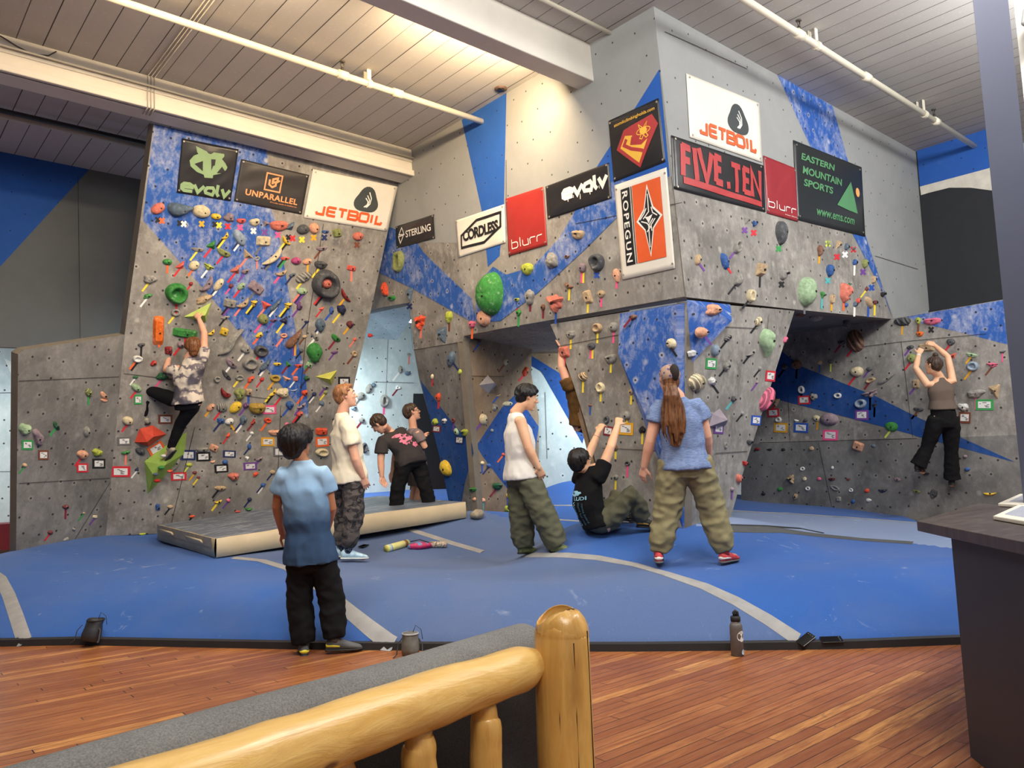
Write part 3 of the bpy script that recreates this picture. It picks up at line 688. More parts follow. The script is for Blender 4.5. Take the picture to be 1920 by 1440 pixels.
I_PCH, I_RED, I_YEL, I_EMS, I_SLT = flat('peach_ink', srgb(240, 158, 104), .6, .03), flat('crimson_ink', srgb(176, 56, 58), .5, .06), flat('yellow_ink', srgb(238, 186, 70), .6, .03), flat('green_ink', srgb(84, 142, 98), .6, .05), flat('slate_ink', srgb(62, 68, 70), .5, .03)
ev = [(.21, .86), (.42, .78), (.45, .74), (.5, .73), (.55, .78), (.55, .79), (.76, .80), (.77, .74), (.73, .66), (.80, .58), (.86, .48), (.84, .40), (.74, .29), (.60, .22), (.60, .14), (.44, .12), (.42, .19), (.28, .23), (.15, .34), (.12, .48), (.19, .62), (.27, .68), (.24, .72)]
banner(PL, [(341, 259), (447, 280), (432, 377), (331, 361)], V_BLK,
       [('poly', 'emblem', I_GRN, [(u*.92+.05, v*.74+.27) for u, v in ev]), ('poly', 'emblem_gap', I_BLK, [(.25, .58), (.39, .66), (.41, .47)]), ('poly', 'emblem_gap', I_BLK, [(.66, .48), (.74, .62), (.81, .54), (.78, .50)]), ('poly', 'emblem_gap', I_BLK, [(.53, .72), (.61, .73), (.61, .62), (.58, .60), (.56, .51)]),
        ('stroke', 'lettering', I_GRN, word('evolv', .07, .06, .95, .20, .060, [1.3, 1.2, 1.1, .6, 1.0], .15))], 'black evolv banner with green round emblem, top left of the overhanging wall')
banner(PL, [(452, 298), (579, 328), (565, 402), (438, 377)], vinyl('charcoal_vinyl', srgb(52, 49, 48), .4),
       [('stroke', 'emblem', I_PCH, [([(.385, .42), (.61, .42), (.61, .82), (.385, .82)], .035, True), ([(.44, .68), (.44, .56), (.49, .51), (.535, .56), (.535, .64)], .05, False), ([(.485, .58), (.485, .70), (.55, .745), (.55, .66), (.49, .62)], .05, False), ([(.53, .62), (.585, .70)], .04, False)]),
        ('text', 'lettering', I_PCH, 'UNPARALLEL', (.13, .20, .90, .345), .03, 0, 1.1), ('text', 'tagline', I_PCH, 'Proudly made in California', (.50, .125, .90, .165), .005, 0)], 'charcoal UNPARALLEL banner with orange lettering, between evolv and JETBOIL')
def jetboil(pl, quad, em, let, lab):
    cx, cy, r = em; pts = []
    for a in range(0, 360, 12):
        th = math.radians(a+90); k = 1-.13*math.cos(3*math.radians(a)+math.pi)+.04*math.cos(2*math.radians(a)); pts.append((cx+r[0]*k*math.cos(th), cy+r[1]*k*math.sin(th)))
    fl = [[(cx+dx, cy+r[1]*.72-dy), (cx+dx+r[0]*.24, cy+r[1]*.25-dy*.6), (cx+dx+r[0]*.22, cy-r[1]*.22-dy*.2), (cx+dx-r[0]*.02, cy-r[1]*.55)] for dx, dy in ((.0+r[0]*.1, 0), (-r[0]*.02, r[1]*.28), (-r[0]*.12, r[1]*.52))]
    banner(pl, quad, V_WHT, [('poly', 'emblem', I_SLT, pts), ('stroke', 'flame', I_WHT, [(f, .022, False) for f in fl]),
           ('stroke', 'lettering', I_ORG, word('JETBOIL', *let, .052, [1, 1, 1, 1.1, 1.1, .35, .9], .28))], lab)
jetboil(PL, [(586, 317), (745, 350), (725, 434), (569, 408)], (.665, .575, (.145, .26)), (.12, .13, .90, .30), 'white JETBOIL banner on the overhanging wall below the left beam')
jetboil(PA, [(1285, 138), (1422, 194), (1428, 305), (1292, 258)], (.66, .55, (.15, .235)), (.13, .13, .90, .30), 'white JETBOIL banner high on the grey wall right of the corner')
banner(PS, [(743, 425), (815, 402), (817, 447), (744, 466)], V_BLK,
       [('stroke', 'emblem', I_WHT, [([(.13, .18), (.22, .50), (.08, .50)], .05, True), ([(.17, .86), (.24, .52), (.09, .58)], .05, True)]), ('text', 'lettering', I_WHT, 'STERLING', (.28, .36, .92, .66), .02, 0)], 'small black STERLING banner, leftmost on the wall above the passage')
hexa = [(.10, .22), (.10, .58), (.44, .87), (.92, .80), (.92, .42), (.50, .17)]
banner(PS, [(855, 414), (947, 383), (949, 455), (861, 483)], V_WHT,
       [('stroke', 'emblem', I_BLK, [([(.10, .22), (.11, .54), (.45, .82), (.93, .82), (.92, .46), (.58, .18)], .07, True)]), ('text', 'lettering', I_BLK, 'CORDLESS', (.15, .36, .88, .66), .045, 0, .92)], 'white CORDLESS banner with black hexagon on the banner wall')
banner(PS, [(949, 373), (1020, 350), (1027, 459), (955, 480)], V_RED, [('stroke', 'lettering', I_WHT, word('b|urr', .12, .10, .90, .20, .018, [1.1, .35, 1, .9, .9], .3))], 'red blurr banner between CORDLESS and the white-lettered evolv')
banner(PS, [(1024, 350), (1143, 305), (1148, 372), (1028, 411)], V_BLK, [('stroke', 'lettering', I_WHT, word('evolv', .28, .42, .96, .68, .12, [1.3, 1.2, 1.1, .6, 1.0], .12)+[([(.36, .44), (.365, .30)], .03, False), ([(.55, .42), (.553, .26)], .025, False), ([(.70, .46), (.702, .30)], .03, False), ([(.45, .44), (.45, .36)], .02, False), ([(.84, .46), (.842, .38)], .02, False)])], 'black evolv banner with dripping white letters on the banner wall')
banner(PS, [(1142, 227), (1236, 184), (1249, 304), (1152, 342)], V_BLK,
       [('poly', 'emblem', I_RED, [(.12, .48), (.30, .74), (.86, .80), (.95, .62), (.55, .06)]), ('poly', 'emblem_inset', I_YEL, [(.20, .48), (.32, .64), (.46, .60), (.42, .46), (.62, .40), (.74, .46), (.54, .14)]), ('stroke', 'emblem_hand', I_RED, [([(.34, .58), (.28, .50), (.42, .40), (.60, .32), (.66, .28)], .055, False), ([(.42, .46), (.46, .58)], .04, False), ([(.50, .44), (.55, .56)], .04, False)]),
        ('stroke', 'atom', I_YEL, [(arc(.68, .60, .13, .05, 0, 345), .014, True), ([(.60, .72), (.66, .66), (.76, .50), (.72, .48), (.66, .56), (.60, .70)], .014, True), ([(.76, .72), (.70, .66), (.60, .50), (.64, .48), (.70, .56)], .014, True)]), ('poly', 'atom', I_YEL, arc(.68, .60, .07, .055, 0, 340)),
        ('text', 'lettering', I_YEL, 'atomikclimbingholds.com', (.12, .83, .92, .90), .01, 0)], 'black atomikclimbingholds.com banner with red and yellow shield emblem')
banner(PS, [(1153, 348), (1251, 314), (1267, 503), (1168, 525)], V_WHT,
       [('poly', 'panel', I_BLK, [(.12, .13), (.12, .93), (.30, .93), (.30, .13)]), ('poly', 'panel', I_BLK, [(.32, .13), (.32, .93), (.335, .93), (.335, .13)]), ('poly', 'field', I_ORG, [(.35, .13), (.35, .93), (.88, .93), (.88, .13)]),
        ('poly', 'emblem_rim', I_WHT, [(.61, .16), (.70, .44), (.87, .55), (.72, .66), (.63, .90), (.54, .66), (.39, .55), (.53, .44)]), ('poly', 'emblem', I_BLK, [(.61, .20), (.685, .45), (.83, .55), (.70, .645), (.63, .86), (.555, .645), (.43, .55), (.545, .45)]),
        ('stroke', 'emblem_lines', I_WHT, [([(.63, .80), (.63, .62), (.52, .56)], .012, False), ([(.59, .66), (.54, .61), (.46, .56)], .012, False), ([(.68, .66), (.70, .60), (.78, .56)], .012, False), ([(.61, .26), (.61, .48), (.70, .54)], .012, False), ([(.57, .42), (.64, .46), (.58, .51), (.48, .54)], .012, False), ([(.665, .42), (.655, .48), (.74, .535)], .012, False)]), ('poly', 'emblem_core', I_WHT, [(.615, .50), (.66, .545), (.70, .585), (.62, .57), (.55, .575), (.59, .54)]), 
        ('text', 'lettering', I_WHT, 'ROPEGUN', (.155, .16, .265, .90), .02, 0, 1.25, 1)], 'tall white, black and orange ROPEGUN banner beside the corner')
banner(PA, [(1257, 254), (1430, 311), (1434, 398), (1262, 354)], V_BLK,
       [('stroke', 'lettering', I_RED, word('FiVX', .08, .34, .50, .86, .14, [1, .5, 1.3, .9], .12)+word('.tXN', .54, .30, .95, .80, .12, [.5, 1, .9, 1.1], .14)), ('poly', 'underline', I_RED, [(.09, .14), (.09, .27), (.95, .19), (.95, .08)])], 'black FIVE TEN banner with rough red letters below the right JETBOIL')
banner(PA, [(1430, 292), (1490, 316), (1495, 416), (1437, 400)], vinyl('wine_vinyl', srgb(150, 44, 52), .36), [('stroke', 'lettering', I_WHT, word('b|urr', .05, .12, .93, .21, .018, [1.1, .35, 1, .9, .9], .3)), ('text', 'tagline', I_WHT, 'www blurr', (.55, .055, .95, .075), .0, 0)], 'narrow wine red blurr banner between FIVE TEN and EASTERN MOUNTAIN SPORTS')
banner(PA, [(1486, 263), (1614, 314), (1621, 444), (1493, 412)], vinyl('dull_black_vinyl', srgb(38, 42, 44), .35),
       [('text', 'lettering', I_EMS, 'EASTERN', (.09, .785, .56, .875), .03, .15), ('text', 'lettering', I_EMS, 'MOUNTAIN', (.10, .61, .66, .71), .03, .15), ('text', 'lettering', I_EMS, 'SPORTS', (.11, .455, .51, .55), .03, .15), ('text', 'lettering', I_EMS, 'www.ems.com', (.26, .12, .82, .20), .02, .15),
        ('poly', 'emblem', I_EMS, [(.80, .72), (.56, .33), (.82, .50), (.74, .30), (.88, .29)]), ('poly', 'emblem_sun', flat('peach_sun_ink', srgb(240, 172, 100), .6, .03), arc(.90, .60, .032, .065, 0, 340))], 'large black EASTERN MOUNTAIN SPORTS banner right of the wine red one')
# ---------------------------------------------------------------- climbing holds: x y w h turn colour shape [tape]
HC = {'salmon': (214, 122, 104), 'coral': (226, 96, 84), 'red': (186, 48, 44), 'darkred': (140, 40, 44), 'maroon': (112, 52, 54), 'orange': (232, 112, 36), 'redorange': (226, 84, 52), 'peach': (226, 168, 136), 'tan': (190, 164, 130), 'cream': (222, 208, 172), 'white': (226, 226, 222), 'yellow': (236, 198, 62), 'ochre': (176, 146, 66), 'lime': (178, 190, 72), 'olive': (142, 150, 92), 'green': (62, 140, 66), 'paleGreen': (160, 188, 150), 'darkgreen': (44, 96, 62), 'teal': (70, 160, 160), 'blue': (56, 94, 158), 'paleBlue': (150, 168, 186), 'slate': (92, 110, 128), 'navy': (40, 48, 82), 'purple': (112, 76, 122), 'mauve': (150, 132, 140), 'pink': (226, 112, 142), 'magenta': (178, 74, 124), 'grey': (150, 148, 142), 'darkgrey': (84, 86, 90), 'black': (38, 38, 42), 'brown': (128, 92, 74)}
HN = {'paleGreen': 'pale green', 'darkgreen': 'dark green', 'darkred': 'dark red', 'redorange': 'red orange', 'paleBlue': 'pale blue', 'darkgrey': 'dark grey', 'slate': 'slate blue'}
TC = {'k': ('black', (24, 24, 28)), 'w': ('white', (236, 236, 230)), 'r': ('red', (206, 44, 56)), 'o': ('orange', (238, 104, 48)), 'y': ('yellow', (240, 214, 60)), 'm': ('mustard', (224, 164, 36)), 'g': ('grey', (104, 104, 106)), 'n': ('navy', (30, 46, 96)), 'p': ('purple', (112, 66, 148)), 'i': ('pink', (236, 84, 140)), 'v': ('green', (52, 150, 78)), 't': ('teal', (84, 172, 176)), 'b': ('brown', (116, 64, 44)), 's': ('salmon', (238, 128, 112)), 'l': ('lime', (206, 222, 86)), 'u': ('blue', (40, 84, 176)), 'd': ('maroon', (128, 36, 52))}
WALLS = {'L': (PL, 'overhanging left wall'), 'W': (P5, 'low grey wall at far left'), 'S': (PS, 'banner wall'), 'P': (PP, 'pillar by the passage'), 'Q': (PQ, 'brown cave side of pillar'), 'T': (PT, 'left face of the prow'), 'U': (PU, 'right face of the prow'), 'A': (PA, 'wall below the right-hand banners'), 'R': (PR, 'recessed right wall'), 'V': (PV, 'pale lit wall beyond passage')}
HOLDS = """
L 298 390 28 19 28 salmon egg xko
L 339 393 50 36 0 slate horn xkw
L 380 397 34 24 -12 cream egg xm
L 405 406 19 12 -8 yellow ball xky
L 429 408 22 18 0 mauve rock xr
L 452 413 18 12 0 coral jug xi
L 477 415 20 18 10 cream jug xw
L 498 419 15 13 -25 mauve wedge xp
L 523 421 36 24 0 salmon jug xi
L 543 425 27 15 28 slate fin xkr
L 568 430 25 18 15 darkgrey ball xy
L 537 451 22 13 -48 yellow banana /yk
L 422 442 16 12 50 yellow banana /ky
L 450 448 34 18 -60 paleBlue egg /nw
L 494 452 28 19 -3 cream box /g
L 420 473 27 16 -28 olive jug /r
L 464 478 27 15 -45 tan wedge /s
L 482 485 12 8 30 grey ring |s
L 511 481 50 20 42 cream banana /ng
L 534 484 18 8 0 coral jug /kv
L 555 489 19 14 0 magenta ball
L 577 490 19 11 18 peach egg |m
L 371 467 25 10 -6 grey jug /y
L 397 460 22 17 35 green wedge /r
L 590 428 19 20 0 peach egg xm
L 610 434 15 8 0 blue jug xn
L 632 437 18 16 10 olive box xg
L 671 443 21 16 5 salmon ball xb
L 603 465 22 10 5 mauve jug /b
L 601 495 25 19 -8 darkgrey jug /y
L 659 503 18 10 -12 coral box |s
L 569 520 34 18 22 grey stripe /y
L 610 533 54 54 0 darkgrey ring /rk
L 611 530 23 21 0 salmon ball
L 314 491 18 11 0 green ball |o
L 339 498 22 13 38 coral fin /r
L 365 497 21 17 30 cream egg /o
L 391 500 25 13 -25 lime star /w
L 281 523 27 18 0 grey rock /y
L 331 550 41 40 0 green ring |r
L 358 532 8 7 40 darkred ball /r
L 387 532 38 21 52 mauve banana /g
L 411 532 27 14 52 cream egg /nw
L 277 555 18 9 20 green rock /w
L 382 561 36 14 25 tan rock
L 329 586 18 14 0 grey ring /y
L 297 620 20 56 -2 orange box |go
L 347 625 46 17 -8 green box |r
L 442 506 23 17 35 salmon wedge /r
L 460 508 16 11 18 mauve jug /p
L 433 536 10 8 30 maroon ball /i
L 453 536 18 11 38 paleGreen egg /r
L 480 540 31 19 -38 mauve box /g
L 527 511 24 13 20 tan banana /i
L 548 515 14 8 20 slate jug /n
L 567 546 21 13 -8 paleGreen egg /snp
L 431 569 25 17 -12 grey box /kp
L 455 568 28 18 38 tan banana /s
L 476 568 14 16 0 yellow star /yk
L 498 572 22 17 -25 coral wedge /s
L 518 571 34 12 50 slate horn /nw
L 540 572 18 14 0 yellow star /yk
L 561 574 12 17 0 purple rock /p
L 493 598 20 20 0 olive ball /i
L 513 600 14 8 10 purple jug /p
L 533 601 19 16 28 navy wedge /y
L 422 595 18 8 8 grey jug /k
L 575 603 10 6 0 navy jug /n
L 648 554 32 13 -56 darkred banana /m
L 603 579 14 7 18 coral wedge /r
L 622 582 9 14 -10 blue egg /u
L 640 580 18 21 20 navy rock /y
L 600 609 20 25 0 slate drop /nw
L 656 608 15 13 0 maroon drop /m
L 552 635 46 22 52 brown horn |pm
L 571 631 10 6 15 tan ball /b
L 591 631 22 10 -55 grey egg /w
L 630 633 21 13 -38 green jug /d
L 665 636 7 6 40 coral ball /s
L 694 629 12 8 0 red rock
L 396 623 15 11 40 yellow banana
L 420 622 15 15 -20 yellow box
L 434 640 72 22 46 grey lizard
L 486 628 16 10 30 yellow rock /o
L 532 629 14 9 0 peach ring /s
L 460 654 18 20 25 grey rock /w
L 489 658 28 22 -10 darkgrey ring /r
L 434 680 26 16 -45 mauve jug /w
L 469 681 30 25 0 grey ring
L 498 684 30 15 52 slate horn /nw
L 520 682 16 8 0 yellow jug
L 540 683 17 10 -45 green wedge /d
L 560 685 15 8 0 redorange jug /o
L 425 703 26 10 -50 darkgrey jug
L 449 708 18 11 0 grey ring /y
L 470 711 18 9 42 redorange rock /o
L 491 711 9 7 30 red ball /r
L 516 709 20 14 0 ochre ring /m
L 537 710 19 10 -22 peach fin
L 554 710 10 10 0 salmon box /w
L 407 711 14 12 20 grey ring
L 589 660 31 36 0 green drop /v
L 580 684 13 9 -30 paleGreen box /b
L 627 660 14 7 8 purple jug /p
L 664 663 11 11 0 tan ring /b
L 565 657 9 7 0 darkgrey ball /k
L 575 709 12 9 0 darkgreen ball /n
L 571 736 13 12 30 redorange rock /o
L 610 725 15 8 -10 grey jug /p
L 589 739 9 8 30 navy ball /nw
L 610 735 9 7 30 olive ball /y
L 423 736 24 20 -35 darkred banana
L 449 738 22 25 0 olive rock
L 466 735 13 13 0 tan box |u
L 511 736 20 10 45 yellow banana /yk
L 530 736 26 20 0 cream rock /r
L 551 731 14 5 12 paleBlue banana
L 396 763 18 11 40 peach egg /m
L 416 764 22 17 -15 grey stripe /r
L 443 762 27 17 42 yellow egg
L 461 760 12 11 20 purple ball /p
L 482 763 33 27 0 ochre jug
L 543 759 16 15 0 blue drop /u
L 565 760 20 9 32 mauve banana /p
L 562 776 13 9 20 coral ball /rk
L 414 789 15 9 -8 blue box /n
L 430 790 17 12 15 white ball \\m
L 456 787 14 18 -20 slate drop /nw
L 475 791 14 9 55 red fin /d
L 502 788 15 10 0 redorange ring /o
L 538 796 8 8 0 pink ring /p
L 428 816 12 8 50 redorange fin /r
L 472 812 8 6 0 white ball /w
L 516 810 27 14 0 peach jug
L 379 842 24 11 3 grey jug
L 401 840 17 13 -25 peach box
L 468 837 8 11 0 blue egg /n
L 399 866 11 7 15 peach fin
L 422 866 11 9 0 blue ball
L 463 859 10 10 0 white star
L 486 860 15 8 25 mauve jug /p
L 355 871 12 7 5 lime ball /l
L 438 893 22 16 0 salmon rock
L 479 889 12 8 35 redorange rock
L 365 886 9 6 0 maroon ball /m
L 372 895 7 5 0 maroon ball /y
L 493 909 9 8 30 blue ball /nw
L 413 915 24 9 0 tan drop /kg
L 511 885 10 8 0 tan ball /n
L 409 940 15 8 15 yellow banana /y
L 428 938 8 7 0 pink ball /p
L 468 936 9 7 0 navy ball /n
L 466 955 17 9 0 green fin
L 446 959 11 5 0 coral jug
L 360 968 11 6 15 redorange jug /k
L 265 646 14 9 10 darkgrey jug |k
L 258 673 19 13 0 white ring /ok
L 288 681 14 10 25 red rock
L 254 707 10 6 10 darkgreen ball /w
L 257 728 22 12 -30 paleGreen egg /r
L 304 706 24 15 0 darkgreen rock /i
L 316 657 14 15 0 darkred box
L 339 646 14 12 0 mauve ball /r
L 241 789 20 16 -10 cream egg /r
L 236 848 17 8 12 green jug |s
L 263 846 19 12 -25 darkgrey ball
L 257 880 10 9 40 navy fin /w
L 328 869 34 15 62 grey banana
L 267 1001 13 6 5 lime jug
L 296 951 9 13 0 blue box
L 319 950 12 7 0 tan drop /k
L 603 809 24 14 0 redorange box
L 604 848 26 16 0 cream ring
L 603 756 11 9 0 slate ball /w
W 166 736 18 13 -55 olive stripe |v
W 195 741 19 12 -50 peach jug
W 195 750 15 7 -10 peach jug
W 106 798 20 11 -60 darkgreen jug /v
W 163 809 13 20 -5 grey egg
W 46 804 26 23 0 paleGreen rock
W 71 820 40 18 -70 mauve rock
W 154 852 23 17 0 peach drop /r
W 182 848 23 15 -10 lime rock
W 46 872 9 8 0 tan ball /v
W 123 950 14 8 0 maroon ball |d
W 178 969 10 6 0 cream box /p
W 223 956 11 7 0 green drop |w
W 247 956 18 8 5 yellow rock /k
W 216 987 9 7 50 navy fin /s
W 94 998 11 8 0 maroon ball /r
W 124 1011 12 7 25 grey rock
W 138 992 7 6 0 grey ball
W 157 962 5 4 0 tan ball /v
S 750 490 25 40 -4 olive ring
S 723 543 17 28 5 redorange rock
S 735 558 23 12 0 green jug
S 770 550 17 34 0 slate wedge xn
S 923 551 60 82 0 green turtle
S 911 596 32 31 0 peach egg
S 790 603 26 34 0 redorange star |s
S 843 594 16 25 -5 lime rock |b
S 831 625 27 37 10 slate wedge
S 886 608 18 15 0 pink rock |o
S 990 504 30 22 0 lime drop xr
S 1037 489 28 32 0 grey rock xr
S 1064 480 14 11 0 brown banana /y
S 1085 438 30 23 0 tan jug xyi
S 1093 502 16 19 0 mauve ball |iy
S 1121 492 32 33 0 darkgrey ring xu
S 1157 516 16 26 10 peach drop |i
S 1068 535 21 13 -30 brown banana |y
S 1103 557 18 27 15 tan box |y
S 1128 551 18 14 0 tan drop |i
S 1043 567 42 40 0 salmon star |u
S 995 557 21 33 0 grey rock |d
S 1019 576 10 12 0 brown ball |d
S 970 561 14 9 0 lime jug |r
S 973 586 13 12 0 green drop |v
P 848 673 18 31 -12 slate egg \\n
P 864 697 9 11 0 lime ball
P 811 706 6 10 0 cream ball |r
P 823 744 12 16 0 redorange rock |r
P 817 791 14 15 0 lime rock
P 834 789 12 11 0 white rock
P 851 788 8 10 0 maroon ring |p
P 857 809 10 14 20 paleGreen egg
P 873 809 16 18 0 lime jug
P 839 877 24 32 20 yellow egg
P 887 917 18 11 0 green jug
P 890 936 9 8 0 peach rock
Q 899 642 9 6 0 darkgrey ball /u
Q 948 678 9 14 0 cream egg /b
Q 984 697 12 22 -15 redorange rock /r
Q 934 741 12 6 25 tan banana /u
Q 927 764 12 15 0 grey rock
Q 953 757 24 9 5 cream egg
Q 905 786 16 20 0 cream ball /p
Q 922 807 7 6 0 grey ball /n
Q 904 868 8 7 0 cream ball |u
Q 916 873 11 9 0 blue rock /n
Q 932 910 24 17 0 darkgreen jug /d
Q 906 938 8 9 0 peach rock |t
Q 952 929 8 9 0 yellow rock |u
Q 951 954 12 14 25 lime ring
Q 943 852 7 6 0 redorange ball /o
T 1071 627 23 17 0 grey rock |y
T 1121 615 20 20 -40 tan ring |y
T 1151 613 19 18 0 grey ball |i
T 1059 660 22 22 10 salmon box |r
T 1110 649 17 14 0 darkgrey ball |iy
T 1146 671 26 23 15 grey jug |y
T 1094 706 20 18 20 tan stripe |y
T 1127 727 19 20 0 cream ring |y
T 1107 760 10 5 0 brown jug |u
T 1138 787 12 15 0 darkgrey ring
T 1176 779 16 17 0 grey ball |y
T 1184 735 12 11 0 tan drop |y
T 1155 840 9 12 0 brown ball |y
T 1177 869 12 9 0 darkgrey ring |i
T 1155 895 12 10 0 grey drop |y
T 1205 806 15 14 0 black rock |y
U 1339 657 18 23 0 paleBlue ball
U 1364 633 22 13 38 grey stripe /k
U 1361 685 16 24 -8 grey rock /k
U 1421 603 15 19 -15 cream stripe /k
U 1407 661 28 12 38 grey banana /k
U 1435 637 34 42 0 paleGreen cone
U 1472 637 9 14 -20 pink egg
U 1305 717 40 34 10 cream stripe
U 1334 715 17 18 20 white rock \\k
U 1424 691 8 8 0 grey ball /k
U 1419 717 9 7 30 mauve fin /p
U 1436 748 26 54 -22 pink stripe
U 1374 748 11 12 0 darkgrey ball /t
U 1391 775 7 8 0 grey ball /k
U 1405 828 16 12 0 darkgrey jug
U 1360 835 9 12 0 grey ring
U 1385 897 14 17 0 salmon egg
U 1396 869 12 14 30 red rock
U 1358 972 8 10 0 red ball
U 1372 917 9 8 0 mauve ball |p
A 1462 436 27 44 3 darkgrey drop xv
A 1398 413 16 20 -10 grey wedge xp
A 1415 417 11 22 -15 blue banana xr
A 1381 463 19 28 -6 grey ring /p
A 1308 487 14 22 -6 tan egg \\p
A 1358 490 16 32 14 blue egg \\r
A 1425 506 22 28 -10 tan box |k
A 1467 513 20 26 0 grey jug xk
A 1382 525 20 28 0 grey rock /k
A 1406 555 20 25 0 cream ring /k
A 1509 547 42 56 0 paleGreen turtle |g
A 1541 553 12 20 0 green fin |t
A 1582 548 29 40 0 salmon face |o
A 1554 507 18 23 0 blue drop xt
A 1536 470 14 24 0 brown rock |m
A 1552 455 9 11 0 olive drop xl
A 1571 458 14 29 -22 tan fin xr
A 1586 463 11 14 0 slate rock xw
A 1600 466 9 8 0 darkgrey jug xr
A 1602 492 14 12 0 blue rock |w
A 1620 494 16 17 0 olive drop xp
A 1636 524 12 16 0 tan rock xu
A 1559 561 12 19 0 tan ring |m
A 1624 542 9 8 0 maroon ball /y
A 1628 567 14 27 25 tan egg |u
A 1640 567 10 11 -30 maroon drop |y
A 1608 564 10 11 0 coral ball
A 1586 572 10 8 0 blue ball
A 1602 571 10 11 0 slate rock |w
A 1654 551 12 12 0 black jug
A 1592 534 5 8 0 darkgreen ball
R 1692 603 32 16 5 darkgrey stripe |m
R 1722 601 10 13 0 lime drop |b
R 1748 601 32 17 5 pink jug xk
R 1725 626 14 11 0 orange rock
R 1783 641 16 13 -10 darkgrey drop /r
R 1787 667 14 11 20 coral fin
R 1737 652 30 14 0 tan box
R 1707 651 14 8 15 darkgrey ball /p
R 1710 672 17 18 0 olive ball /r
R 1822 665 21 10 -10 paleGreen jug /m
R 1824 687 22 18 0 paleBlue ring /m
R 1861 684 25 11 0 pink star /b
R 1718 720 13 18 0 tan box /p
R 1830 738 35 17 12 grey rock |i
R 1866 732 22 32 15 tan wedge
R 1880 660 14 7 10 darkgrey fin |i
R 1806 763 22 15 -10 white rock
R 1604 640 32 42 18 brown stripe /r
R 1578 642 14 10 0 darkgrey jug /d
R 1494 684 20 18 0 brown ball |r
R 1472 688 14 11 0 darkgrey ball /r
R 1537 680 10 8 0 tan ball |u
R 1558 678 12 7 0 darkgrey drop |l
R 1607 697 25 19 0 cream ball /r
R 1630 692 12 8 0 darkgrey drop /p
R 1632 713 19 10 18 tan ring /d
R 1663 711 38 12 30 grey horn
R 1632 738 36 18 20 mauve star |i
R 1503 731 13 15 0 white ring |m
R 1526 744 16 14 0 grey rock
R 1571 742 15 11 0 white ring
R 1614 757 22 18 20 paleBlue ring
R 1640 760 12 9 0 black star |p
R 1555 786 36 23 0 mauve ball
R 1533 785 17 11 -25 cream egg |m
R 1672 800 25 18 -15 green turtle /l
R 1722 767 19 10 -8 darkgrey jug /b
R 1609 837 21 18 -20 peach box \\r
R 1638 836 8 7 0 slate ball /u
R 1455 753 18 18 0 tan wedge /r
R 1460 787 12 11 0 white ring
R 1493 789 11 7 -15 white fin
R 1511 788 10 7 20 darkgrey ball
R 1420 842 12 6 0 darkred ball |p
R 1444 843 9 5 0 black ball /m
R 1469 843 9 6 0 black ball /t
R 1522 841 10 9 0 tan ball \\d
R 1505 879 10 8 0 white ring
R 1484 898 18 20 25 tan star |r
R 1509 898 9 8 0 cream ball /m
R 1537 898 9 7 -10 pink egg /u
R 1463 917 12 8 0 green ball |n
R 1515 916 10 8 0 white ring
R 1492 931 10 13 0 tan rock
R 1561 877 6 7 0 white ball /m
R 1560 898 14 8 0 maroon jug
R 1591 899 8 5 0 maroon ball |w
R 1566 915 19 9 -25 grey ring /i
R 1596 919 8 8 0 white ring /i
R 1573 936 10 10 0 grey box
R 1600 940 8 8 0 blue ball
R 1626 920 10 8 0 redorange ball |p
R 1629 938 12 8 0 white rock |m
R 1655 919 18 9 0 navy banana |i
R 1683 899 13 9 -10 mauve ball /i
R 1719 921 16 9 -10 olive jug |l
R 1751 926 15 19 -15 darkgrey rock |ip
R 1856 925 24 9 0 yellow banana
R 1810 856 8 7 0 mauve ball |m
R 1814 880 11 8 0 blue ball /k
R 1432 926 9 6 0 black ball |i
R 1736 888 14 8 0 black jug |i
V 767 665 9 6 -25 grey ring |s
V 751 693 9 15 0 grey egg /w
V 764 700 13 8 0 slate drop
V 746 727 10 7 0 white ring /d
V 700 722 8 9 0 slate ball
V 692 729 12 20 -20 grey egg
V 677 742 17 14 40 grey egg /g
V 663 764 12 14 0 paleBlue rock
V 678 788 11 11 30 grey ball /d
V 720 752 17 24 0 grey ring |i
V 707 931 9 8 0 blue ball /p
V 683 840 12 20 0 darkgrey ring
"""
